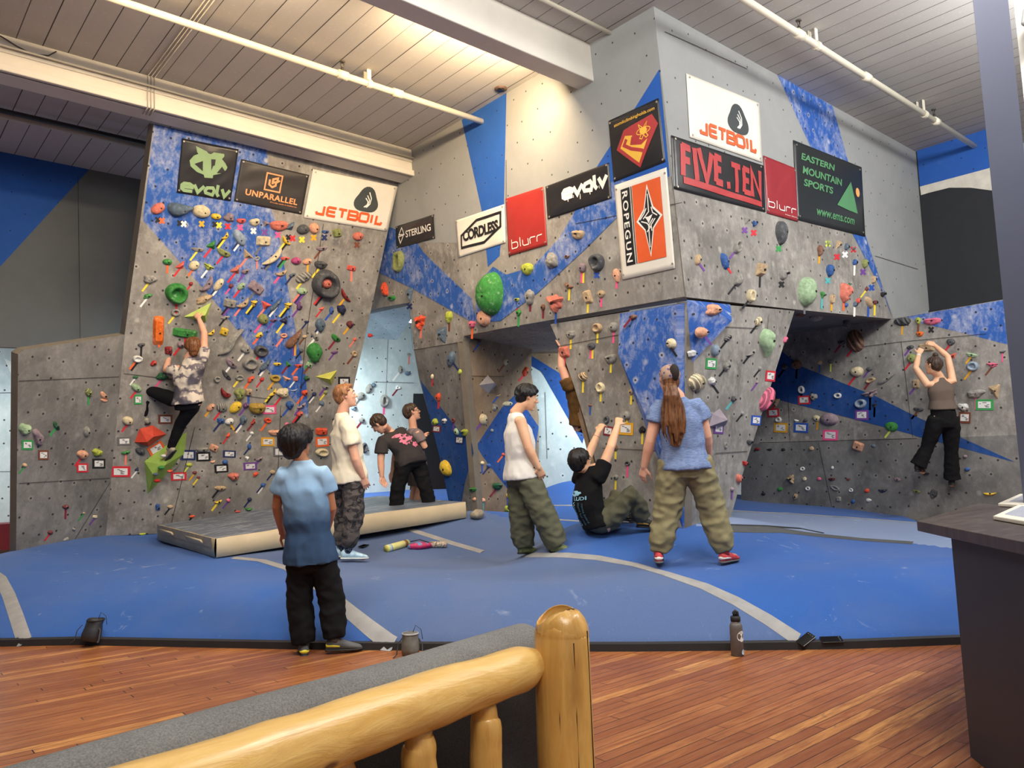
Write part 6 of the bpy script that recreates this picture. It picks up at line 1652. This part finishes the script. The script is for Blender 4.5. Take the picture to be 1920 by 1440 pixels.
# --- climber in the tie-dye tee on the overhanging wall
q = NT('grey_tie_dye_cotton'); co = q.co('Object'); sep = q.n('ShaderNodeSeparateXYZ', ins={0: co}); nz = q.noise(co, 8, 4, .6)
rr = q.math('ADD', q.math('MULTIPLY', sep.outputs[2], 44), q.math('ADD', q.math('MULTIPLY', nz, 16), q.math('MULTIPLY', sep.outputs[0], 10)))
cc = q.mix(q.ramp(q.math('SINE', rr), .0, .6), srgb(206, 196, 182), srgb(112, 104, 112)); M_TIE = q.set(q.mix(q.ramp(q.noise(co, 3, 3), .52, .6), cc, srgb(78, 76, 88)), .9)
dc_ = float((hit(345, 735, PL)-CAM)@FW)-.38
t, W, P, sp, ax = person('climber', 'person in grey tie-dye tee and black leggings climbing the overhanging left wall', dc_,
  {'head': (361, 651, .0), 'shL': (326, 694, .02), 'shR': (382, 671, .0), 'elL': (311, 694, .10), 'wrL': (318, 666, .20), 'haL': (317, 650, .24), 'elR': (383, 624, .05), 'wrR': (373, 598, .12), 'haR': (366, 586, .16),
   'hipL': (338, 754, .08), 'hipR': (366, 752, .06), 'knL': (277, 731, .16), 'anL': (271, 785, .20), 'toL': (248, 788, .34), 'knR': (338, 796, .18), 'anR': (319, 842, .22), 'toR': (306, 858, .34)}, SK1,
  {'face': FW*.72-RT*.62-UP*.1, 'palmL': FW-UP*.3, 'palmR': FW-UP*.3, 'curlL': .6, 'curlR': .6, 'thL': 1, 'thR': -1, 'build': .92, 'hsz': .95, 'hs': .95, 'shirt': {'mat': M_TIE, 'loose': .030, 'hem': -.04, 'sleeve': .40, 'sr': .072, 'wr': .014}, 'trousers': {'mat': cloth('black_legging', srgb(20, 20, 26), srgb(12, 12, 16)), 'r': (.098, .072, .056, .045), 'len': .97, 'wr': .006},
   'shoes': {'mat': flat('grey_cream_shoe', srgb(150, 144, 128), .6, .3, 30), 'free': True, 'up': nrm(PL[1]+V(0, 0, 1.2))}})
hair_cap(t, P, hairmat('auburn_hair', srgb(66, 38, 24), srgb(140, 92, 56)), [(0, -.022, .044, .084, .102, .090), (0, -.055, -.02, .080, .070, .080), (0, -.05, -.08, .062, .05, .05)], 15, [dict(n=110, rad=.0085, length=1.9, th0=.05, th1=2.3, front=1.0, seed=51, size=(.090, .110, .108))], .005, .007, .95)
# --- climber in the cave, mostly behind the prow
BRT = cloth('brown_cotton', srgb(116, 84, 44), srgb(86, 62, 34)); Dv = 8.9
t, W, P, sp, ax = person('cave_climber', 'person in brown tee hanging under the cave roof behind the prow edge', Dv,
  {'head': (1104, 706, .1), 'neck': (1092, 716, .05), 'shL': (1066, 722, -.02), 'shR': (1112, 740, .2), 'elL': (1053, 688, .0), 'wrL': (1052, 654, .06), 'haL': (1056, 640, .1), 'elR': (1140, 712, .4), 'wrR': (1150, 690, .5), 'haR': (1152, 680, .5),
   'hipL': (1084, 796, .1), 'hipR': (1116, 796, .25), 'knL': (1140, 800, .3), 'anL': (1175, 820, .4), 'toL': (1195, 815, .45), 'knR': (1150, 790, .5), 'anR': (1180, 800, .6), 'toR': (1200, 795, .6)}, SK1,
  {'face': FW*.6+RT*.7+UP*.3, 'curlL': .7, 'build': 1.0, 'shirt': {'mat': BRT, 'loose': .045, 'hem': -.04, 'sleeve': .35, 'sr': .085, 'wr': .018}, 'trousers': {'mat': DARKC, 'r': (.10, .085, .075, .07)}, 'shoes': {'mat': flat('dark_shoe', srgb(40, 40, 44), .7), 'free': True}})
hair_cap(t, P, BR, [(0, -.022, .046, .081, .099, .088), (0, -.05, .0, .072, .068, .07)], 16)
# --- seated person at the far left edge, only an arm in frame
Df = 12.4
t, W, P, sp, ax = person('seated', 'person in bright blue shirt at the far left edge, arm resting on the red foam', Df,
  {'head': (-30, 905), 'neck': (-28, 940), 'shL': (-52, 962, .0), 'shR': (-8, 962, .0), 'elL': (-62, 990, .0), 'wrL': (-50, 1008, .0), 'haL': (-40, 1012, -.05), 'elR': (6, 985, .0), 'wrR': (24, 1004, -.02), 'haR': (32, 1010, -.04),
   'hipL': (-48, 1012, .0), 'hipR': (-18, 1012, .0), 'knL': (-52, 1022, -.42), 'anL': (-52, 1052, -.45), 'toL': (-50, 1056, -.7), 'knR': (-14, 1022, -.42), 'anR': (-12, 1052, -.45), 'toR': (-10, 1056, -.7)}, SK1,
  {'face': FW*.9+RT*.3, 'build': 1.0, 'vox': .009, 'shirt': {'mat': cloth('bright_blue_cotton', srgb(40, 110, 190)), 'loose': .03, 'hem': -.1, 'sleeve': .5}, 'trousers': {'mat': DARKC, 'r': (.1, .085, .075, .07)}, 'shoes': {'mat': flat('dark_shoe', srgb(40, 40, 44), .7)}})
hair_cap(t, P, BR, [(0, -.022, .046, .081, .099, .088), (0, -.05, .0, .072, .068, .07)], 17, None, .004, .01)
# ---------------------------------------------------------------- foreground: log-framed sofa seen from behind
q = NT('varnished_pine_log'); co = q.co('Object'); g = q.noise(q.scale(co, (3, 26, 26)), 1.2, 6, .65, 1.2); kn = q.n('ShaderNodeTexVoronoi', ins={'Vector': q.scale(co, (2.6, 5, 5)), 'Scale': 1.5}).outputs[0]
c = q.mix(q.ramp(g, .3, .7), srgb(226, 178, 96), srgb(242, 204, 126)); c = q.mix(q.math('MULTIPLY', q.ramp(q.noise(q.scale(co, (2, 8, 8)), 1.5, 5), .55, .75), .5), c, srgb(176, 112, 48)); c = q.mix(q.ramp(kn, .05, .10, .9, 0), c, srgb(86, 46, 24))
M_LOGX = q.set(c, .28, **{'Coat Weight': .3, 'Coat Roughness': .2}); q.bump(g, .25, .01)
q = NT('varnished_pine_upright'); co = q.co('Object'); g = q.noise(q.scale(co, (24, 24, 2.4)), 1.2, 6, .65, 1.0); kn = q.n('ShaderNodeTexVoronoi', ins={'Vector': q.scale(co, (6, 6, 2.6)), 'Scale': 1.5}).outputs[0]
c = q.mix(q.ramp(g, .3, .7), srgb(216, 164, 86), srgb(236, 190, 108)); c = q.mix(q.math('MULTIPLY', q.ramp(q.noise(q.scale(co, (7, 7, 2)), 1.5, 5), .55, .75), .6), c, srgb(160, 112, 56)); c = q.mix(q.ramp(kn, .04, .08, .9, 0), c, srgb(80, 46, 26))
M_LOGZ = q.set(c, .30, **{'Coat Weight': .3, 'Coat Roughness': .2}); q.bump(g, .25, .01)
DP = 1.9; pt = at(1052, 1172, DP); t = empty('sofa', (pt[0]-.8, pt[1]+.1, 0), 'log-framed sofa seen from behind with grey upholstery, bottom left foreground', 'sofa')
def log(name, pts, rad, mat, seed, seg=26, amp=.004, **kw):
    m = MB(); pts = [np.array(p, float) for p in pts]; n = 34; P, R = [], []
    for i in range(n+1):
        k = i/n*(len(pts)-1); j = min(int(k), len(pts)-2); f = k-j; P.append(pts[j]*(1-f)+pts[j+1]*f+V(*(noise.noise((i*.13, seed, a))*.006 for a in (1, 2, 3)))); R.append(rad[j]*(1-f)+rad[j+1]*f)
    m.tube(P, R, seg, **kw)
    m.v = [tuple(np.array(v)*(1)+np.array([noise.noise((v[0]*9+seed, v[1]*9, v[2]*9))*amp]*3)) for v in m.v]
    return m.build(name, mat, t, True, fix=True)
zt = pt[2]; r0 = .0625
log('post', [V(pt[0], pt[1], 0), V(pt[0], pt[1], zt*.5), V(pt[0], pt[1], zt-.030), V(pt[0], pt[1], zt-.016), V(pt[0], pt[1], zt-.006), V(pt[0], pt[1], zt)], [.073, .070, .0665, .0655, .061, .050], M_LOGZ, 3, amp=.002)
m = MB(); m.tube([V(pt[0], pt[1], zt-.004), V(pt[0], pt[1], zt+.003)], [.049, .046], 28); m.build('post_end_grain', flat('end_grain_wood', srgb(176, 112, 62), .4, .25, 40), t, True)
m = MB()
for a, z0, z1 in ((-1.9, .02, zt-.03), (-1.15, .3, zt-.01), (-2.5, .1, .8)):
    m.tube([V(pt[0]+.0695*math.cos(a)*k_, pt[1]+.0695*math.sin(a)*k_, z) for z, k_ in ((z0, 1.04), ((z0+z1)/2, 1.0), (z1, .955))], .0016, 5)
m.build('drying_cracks', flat('dark_crack', srgb(50, 28, 16), .8), t)
ra = at(1002, 1246, DP-.02); ra[1] += .0
rl = at(700, 1335, 1.50)
dirx = nrm(V(rl[0]-ra[0], rl[1]-ra[1], 0)); rz = ra[2]-.0
rail = [ra+dirx*-.02, ra+dirx*.05, ra+dirx*.4, ra+dirx*.9, ra+dirx*1.5, ra+dirx*2.2]
log('top_rail', rail, [.030, .052, .056, .058, .060, .060], M_LOGX, 8, amp=.005)
print('sofa rail', ra, dirx, rz)
for k, (px, dd) in enumerate(((920, .18), (826, .38), (712, .58), (585, .78), (430, .98))):
    b = ra+dirx*dd; log('spindle', [V(b[0], b[1], .25), V(b[0], b[1], rz-.16), V(b[0], b[1], rz-.09), V(b[0], b[1], rz-.045)], [.034, .036, .035, .024], M_LOGZ, 20+k, 18)
log('lower_rail', [V(ra[0], ra[1], .24)+dirx*x for x in (-.02, .8, 2.2)], [.05, .05, .05], M_LOGX, 30)
M_UPH = cloth('heather_grey_upholstery', srgb(140, 140, 138), srgb(100, 100, 100), 260); M_UPHD = cloth('charcoal_backing_cloth', srgb(66, 62, 62), srgb(48, 46, 46), 260)
perp = nrm(V(-dirx[1], dirx[0], 0)); perp = perp if perp@V(FW[0], FW[1], 0) > 0 else -perp
m = MB(); rows = []
for a in np.linspace(0, math.pi*1.05, 13):                       # rolled top edge of the cushion back
    row = []
    for x in np.linspace(-.20, 2.3, 34):
        wv = .010*noise.noise((x*2.2, 1, 1)); b = ra+dirx*x; b = V(b[0], b[1], rz-.018+wv)+perp*(.190)
        row.append(b-perp*math.cos(a)*.075+V(0, 0, math.sin(a)*.060))
    rows.append(row)
rows.insert(0, [p+V(0, 0, -.75) for p in rows[0]]); rows.append([p+V(0, 0, -.75)+perp*.03 for p in rows[-1]])
m.grid(rows, 0, lambda j, i: 1 if j == 0 else 0); 
for row in (rows,):
    m.poly([r[0] for r in row]); m.poly([r[-1] for r in row])
m.build('cushion_back', [M_UPH, M_UPHD], t, True)
m = MB(); b = ra+dirx*1.1; m.box(V(b[0], b[1], .42)+perp*.62, (2.3, .70, .16), [dirx, perp, [0, 0, 1.0]]); m.build('seat_cushion', M_UPH, t, bevel=.04)
m = MB(); m.box(V(b[0], b[1], .27)+perp*.58, (2.3, .74, .10), [dirx, perp, [0, 0, 1.0]]); m.build('seat_frame', M_LOGX, t, bevel=.02)
for x in (.05, 2.1):
    b = ra+dirx*x+perp*.92; m = MB(); m.tube([V(b[0], b[1], 0), V(b[0], b[1], .33)], .05, 16); m.build('front_leg', M_LOGZ, t, True)
# ---------------------------------------------------------------- dark counter at the right edge, column behind it
q = NT('dark_counter_laminate'); co = q.co('Object'); M_CTOP = q.set(q.mix(q.ramp(q.noise(q.scale(co, (3, 22, 1)), 1.4, 6, .65), .35, .7), srgb(50, 42, 40), srgb(84, 74, 70)), .38)
M_CSIDE = flat('dark_slate_panel', srgb(44, 47, 58), .55, .06, 2)
CZ = 1.02; c0 = pz(1719, 977, CZ); c1 = pz(1919, 1016, CZ); c2 = pz(1920, 918, CZ)
du = nrm(c1-c0); dv = nrm(c2-c0); t = empty('counter', (c0[0], c0[1], 0), 'dark reception counter at the right edge of the picture', 'counter')
m = MB(); q4 = [c0, c0+du*1.6, c0+du*1.6+dv*1.6, c0+dv*1.6]; m.slab(q4, (0, 0, 1), .048); m.build('worktop', M_CTOP, t, bevel=.003)
e0 = pz(1783, 1004, CZ-.048); m = MB(); kk = [e0, e0+du*1.5, e0+du*1.5+dv*1.4, e0+dv*1.4]; m.slab([V(p[0], p[1], CZ-.048) for p in kk], (0, 0, 1), CZ-.048); m.build('body', M_CSIDE, t)
for i, (x0, y0, x1, y1, x2, y2, lab) in enumerate(((1862, 966, 1960, 982, 1912, 944, 'white framed tablet lying nearer on the dark counter'), (1871, 944, 1975, 950, 1912, 926, 'white framed tablet lying farther back on the dark counter'))):
    z = CZ+.024 if i == 0 else CZ+.020; a = pz(x0, y0, z); b = pz(x1, y1, z); c = pz(x2, y2, z); a, b, c = (V(p[0], p[1], CZ+.022) for p in (a, b, c)); tt = empty('tablet', a, lab, 'tablet')
    u, v = b-a, c-a; m = MB(); m.slab([a, a+u, a+u+v, a+v], (0, 0, 1), .020); m.build('frame', flat('ivory_plastic', srgb(222, 216, 202), .45, .03), tt, bevel=.005)
    m = MB(); m.slab([a+u*.14+v*.16+V(0, 0, .0015), a+u*.86+v*.16+V(0, 0, .0015), a+u*.86+v*.84+V(0, 0, .0015), a+u*.14+v*.84+V(0, 0, .0015)], (0, 0, 1), .002); m.build('screen', flat('pale_screen', srgb(190, 196, 214), .2, .1, 6), tt)
M_COL, M_COL2 = flat('slate_column_paint', srgb(74, 78, 96), .6, .05, 2), flat('blue_column_paint', srgb(84, 100, 136), .6, .05, 2)
DC = 4.6; L = [(1822, -20), (1857, 340), (1882, 560), (1920, 930)]
ct, cb_ = at(1820, -40, DC*1.04), at(1918, 930, DC); ub = nrm(V(RT[0], RT[1], 0)); 
m = MB(); dpt = ray(1872, 500); dpt = nrm(V(dpt[0], dpt[1], 0)); a_ = cb_-V(0, 0, cb_[2]); tp = ct+(ct-cb_)*.0
foot = cb_-(ct-cb_)*(cb_[2]/(ct[2]-cb_[2])); top = ct+(ct-cb_)*((ZC-ct[2])/(ct[2]-cb_[2]))
w_ = .215
vs = [foot, foot+ub*w_, foot+ub*w_+dpt*.3, foot+dpt*.3, top, top+ub*w_, top+ub*w_+dpt*.3, top+dpt*.3]
m.add(vs, [(0, 1, 5, 4), (2, 3, 7, 6), (3, 0, 4, 7), (4, 5, 6, 7), (0, 3, 2, 1)], 0); m.add([vs[1], vs[2], vs[6], vs[5]], [(0, 1, 2, 3)], 1)
tag(m.build('trim_4', [M_COL, M_COL2], fix=True), kind='structure')
m = MB(); b = at(1908, 40, 5.2); m.tube([b+V(0, 0, -.02)+ub*.04, b+ub*.10+V(0, 0, .04), b+ub*.3+V(0, 0, .05), b+ub*.5+V(0, 0, .05)], [.02, .09, .11, .11], 14); tag(m.build('duct', flat('white_duct', srgb(214, 218, 214), .6), None, True), 'white fabric duct end beside the column at top right', 'duct')
b = at(1912, 110, 5.3); m = MB(); m.box((b[0]+.12, b[1], b[2]-.15), (.05, .05, 1.3)); tag(m.build('white_strip', flat('white_enamel', srgb(220, 218, 210), .5)), 'pale vertical metal strip behind the column at top right', 'metal strip')
# ---------------------------------------------------------------- small things lying about
def chalkbag(loc, s, col, lab, lean=0, chalk=False):
    t = empty('chalk_bag', loc, lab, 'chalk bag'); loc = np.array(loc); m = MB(); pts, rr = [], []
    for z, r in ((.0, .050), (.006, .066), (.05, .074), (.10, .070), (.14, .060), (.165, .062), (.175, .050)):
        pts.append(loc+V(lean*z, 0, z*s)); rr.append(r*s)
    m.tube(pts, rr, 22); m.v = [tuple(np.array(v)+.010*s*np.array([noise.noise((v[0]*22, v[1]*22, v[2]*18)), noise.noise((v[0]*22+5, v[1]*22, v[2]*18)), .4*noise.noise((v[0]*22+9, v[1]*22, v[2]*18))])) for v in m.v]
    m.build('pouch', flat(col+'_nylon', srgb(*{'olive grey': (104, 104, 98), 'black': (42, 44, 50)}[col]), .5, .15, 30), t, True, fix=True)
    m = MB(); tl = pts[-2]; m.tube([tl+V(math.cos(a)*.063*s, math.sin(a)*.063*s, 0) for a in np.linspace(0, 2*math.pi, 19)], .007*s, 8, cap=False); m.build('rim', flat('chalky_rim', srgb(150, 154, 158), .7, .3, 40) if chalk else M_RUB, t, True)
    for k in (-1, 1):
        m = MB(); b = loc+RT*k*.064*s+V(0, 0, .13*s); m.tube([b, b+RT*k*.03-FW*.02+V(0, 0, -.04*s), b+RT*k*.035-FW*.05+V(0, 0, -.11*s), V(*(b+RT*k*.05-FW*.10)[:2], loc[2]+.006)], .008*s, 6, flat=.4); m.build('strap', M_RUB, t, True)
    m = MB(); b = pts[-1]+RT*.02; m.tube([b, b+V(0, 0, .05)+RT*.02, b+V(0, 0, .02)+RT*.06, b+V(0, 0, -.05)+RT*.07], .0025, 5); m.build('drawcord', M_RUB, t, True)
    return t
p = pz(770, 1228, 0); chalkbag((p[0], p[1], .0), .93, 'olive grey', 'olive grey chalk bag standing on the wooden floor by the mat edge', 0, True)
p = pz(168, 1213, 0.0); pb = chalkbag((p[0], p[1], .045), 1.0, 'black', 'black chalk bag slumped on the mat edge at far left', .25)
# steel bottle
p = pz(1383, 1229, 0); t = empty('water_bottle', p, 'dark grey water bottle with stickers standing on the wooden floor', 'bottle'); ba = V(0, 0, 1.0)
def prof(name, pr, mat, n=24): m = MB(); m.tube([p+V(0, 0, z) for r, z in pr], [r for r, z in pr], n); return m.build(name, mat, t, True, fix=True)
M_BOT = flat('grey_powder_coat', srgb(98, 94, 92), .5, .06, 20)
prof('flask', [(.040, 0), (.044, .004), (.044, .19), (.043, .205), (.037, .218), (.033, .222)], M_BOT); prof('neck', [(.032, .221), (.032, .232)], flat('brushed_steel', srgb(180, 180, 178), .35, metal=.8)); prof('cap', [(.034, .232), (.034, .262), (.030, .266)], M_RUB)
m = MB(); m.tube([p+RT*-.004+V(0, 0, .262), p+RT*-.010+V(0, 0, .292), p+RT*.0+V(0, 0, .302), p+RT*.014+V(0, 0, .292), p+RT*.018+V(0, 0, .250)], .007, 8, flat=1.6); m.build('carry_loop', M_RUB, t, True)
def sticker(name, ang, z, r, mat):
    m = MB(); vs = [(0, 0)]+[(r*math.cos(a), r*math.sin(a)) for a in np.linspace(0, 2*math.pi, 25)[:-1]]; f0 = nrm(-V(FW[0], FW[1], 0)); s0 = nrm(V(RT[0], RT[1], 0)); P = []
    for a, b in vs: th = ang+a/.0445; P.append(p+(f0*math.cos(th)+s0*math.sin(th))*.0452+V(0, 0, z+b))
    m.add(P, [(0, 1+i, 1+(i+1) % 24) for i in range(24)]); m.build(name, mat, t, True)
q = NT('white_sticker'); co = q.co('Object'); M_STK = q.set(q.mix(q.math('GREATER_THAN', q.noise(co, 55, 3, .6), .60), srgb(232, 230, 224), srgb(40, 40, 44)), .5)
sticker('round_sticker', .62, .135, .036, M_STK); sticker('lower_sticker', .85, .028, .018, flat('pastel_sticker', srgb(180, 200, 214), .5, .3, 60))
# phones
def phone(loc, ang, lab, tilt=0):
    t = empty('phone', loc, lab, 'phone'); loc = np.array(loc); u = nrm(V(math.cos(ang), math.sin(ang), 0)); v = np.cross([0, 0, 1.0], u)
    sl = [(matz(*(loc+d*.07)[:2])-matz(*(loc-d*.07)[:2]))/.14*.55 for d in (u, v)]; u = nrm(u+V(0, 0, sl[0])); v = nrm(v+V(0, 0, sl[1])); n = np.cross(u, v)
    c = loc+n*.016; m = MB(); m.box(c, (.150, .074, .009), [u, v, n]); m.build('case', flat('black_glass_case', srgb(20, 20, 24), .25), t, bevel=.004)
    m = MB(); m.box(c+n*.0048, (.142, .066, .0008), [u, v, n]); m.build('screen', flat('black_screen', srgb(10, 10, 13), .08), t)
    m = MB()
    for k in range(3): m.tube([c+n*.005+u*.055+v*(.02-.018*k), c+n*.0062+u*.055+v*(.02-.018*k)], .006, 10)
    m.build('camera_lens', flat('lens_grey', srgb(70, 72, 78), .2), t, True)
aR = math.atan2(RT[1], RT[0])
phone(onmat(1511, 1202), aR+.55, 'black phone lying at the end of the grey seam tape'); phone(onmat(1559, 1203), aR-.05, 'black phone lying on the mat edge, right of the other phone'); phone(onmat(682, 1026), aR+1.35, 'black phone lying on the mat beside the cream-shirted man')
# things lying on the mat in the middle
def lying(a, b): return onmat(*a, .035), onmat(*b, .035)
a, b = lying((724, 1029), (764, 1018)); a = a; t = empty('brush_tube', a, 'pale yellow tube lying on the mat, left of the pink bag', 'tube'); d = nrm(b-a)
m = MB(); m.tube([a, a+d*.01, b], [.036, .040, .040], 20); m.build('body', flat('pale_yellow_card', srgb(222, 216, 140), .6, .08, 20), t, True, fix=True)
m = MB(); m.tube([a-d*.004, a+d*.004], .034, 20); m.build('open_end', flat('yellow_cap', srgb(190, 186, 90), .6), t, True)
m = MB(); m.tube([a+d*.03, a+d*.07], .0408, 20); m.build('label_band', flat('pale_blue_label', srgb(170, 196, 206), .6, .3, 50), t, True)
m = MB(); m.tube([b-d*.07, b-d*.03], .0408, 20); m.build('print_band', flat('brown_print', srgb(120, 84, 50), .6, .5, 60), t, True)
a, b = lying((770, 1024), (804, 1022)); t = empty('chalk_bag', (a+b)/2, 'pink and blue chalk bag lying between the two tubes on the mat', 'chalk bag'); d = nrm(b-a)
m = MB(); m.tube([a, a*.6+b*.4, b], [.034, .058, .040], 16, rnd=True, flat=.8); m.v = [tuple(np.array(v)+.014*np.array([noise.noise((v[0]*25, v[1]*25, v[2]*25)), noise.noise((v[0]*25+3, v[1]*25, v[2]*25)), noise.noise((v[0]*25+6, v[1]*25, v[2]*25))])) for v in m.v]
q = NT('magenta_blue_nylon'); co = q.co('Object'); M_PB = q.set(q.mix(q.math('GREATER_THAN', q.noise(co, 13, 2), .52), srgb(186, 44, 96), srgb(104, 132, 178)), .6); m.build('pouch', M_PB, t, True, fix=True)
m = MB(); m.tube([a+V(0, 0, .05), (a+b)/2+V(0, 0, .066), b+V(0, 0, .03)], .012, 8, flat=.5); m.build('strap', M_RUB, t, True)
a, b = lying((806, 1021), (837, 1021)); t = empty('drink_can', a, 'patterned can lying on the mat, right of the pink bag', 'can'); d = nrm(b-a)
q = NT('patterned_can_print'); co = q.co('Object'); n1 = q.noise(co, 34, 3); M_CAN = q.set(q.mix(q.ramp(n1, .42, .5), srgb(92, 70, 60), q.mix(q.ramp(n1, .56, .6), srgb(206, 180, 160), srgb(66, 130, 110))), .4); m = MB(); m.tube([a, a+d*.008, b-d*.008, b], [.030, .035, .035, .030], 20); m.build('can_body', M_CAN, t, True, fix=True)
m = MB(); m.tube([b-d*.001, b+d*.003], .029, 20); m.build('can_end', flat('dull_metal', srgb(120, 122, 120), .4, metal=.6), t, True)
c = onmat(895, 973, .0); m = MB(); m.ball(V(0, 0, .055), (.095, .085, .062), nu=22, nv=14); m.v = [tuple(np.array(v)*(1+.16*noise.noise((v[0]*14, v[1]*14, v[2]*14)))) for v in m.v]
o = m.build('climbing_hold', M_HOLD, None, True); o.location = tuple(c); o.color = srgb(168, 156, 136)+(1,); tag(o, 'loose grey stone-like hold lying on the mat by the pillar foot', 'climbing hold')
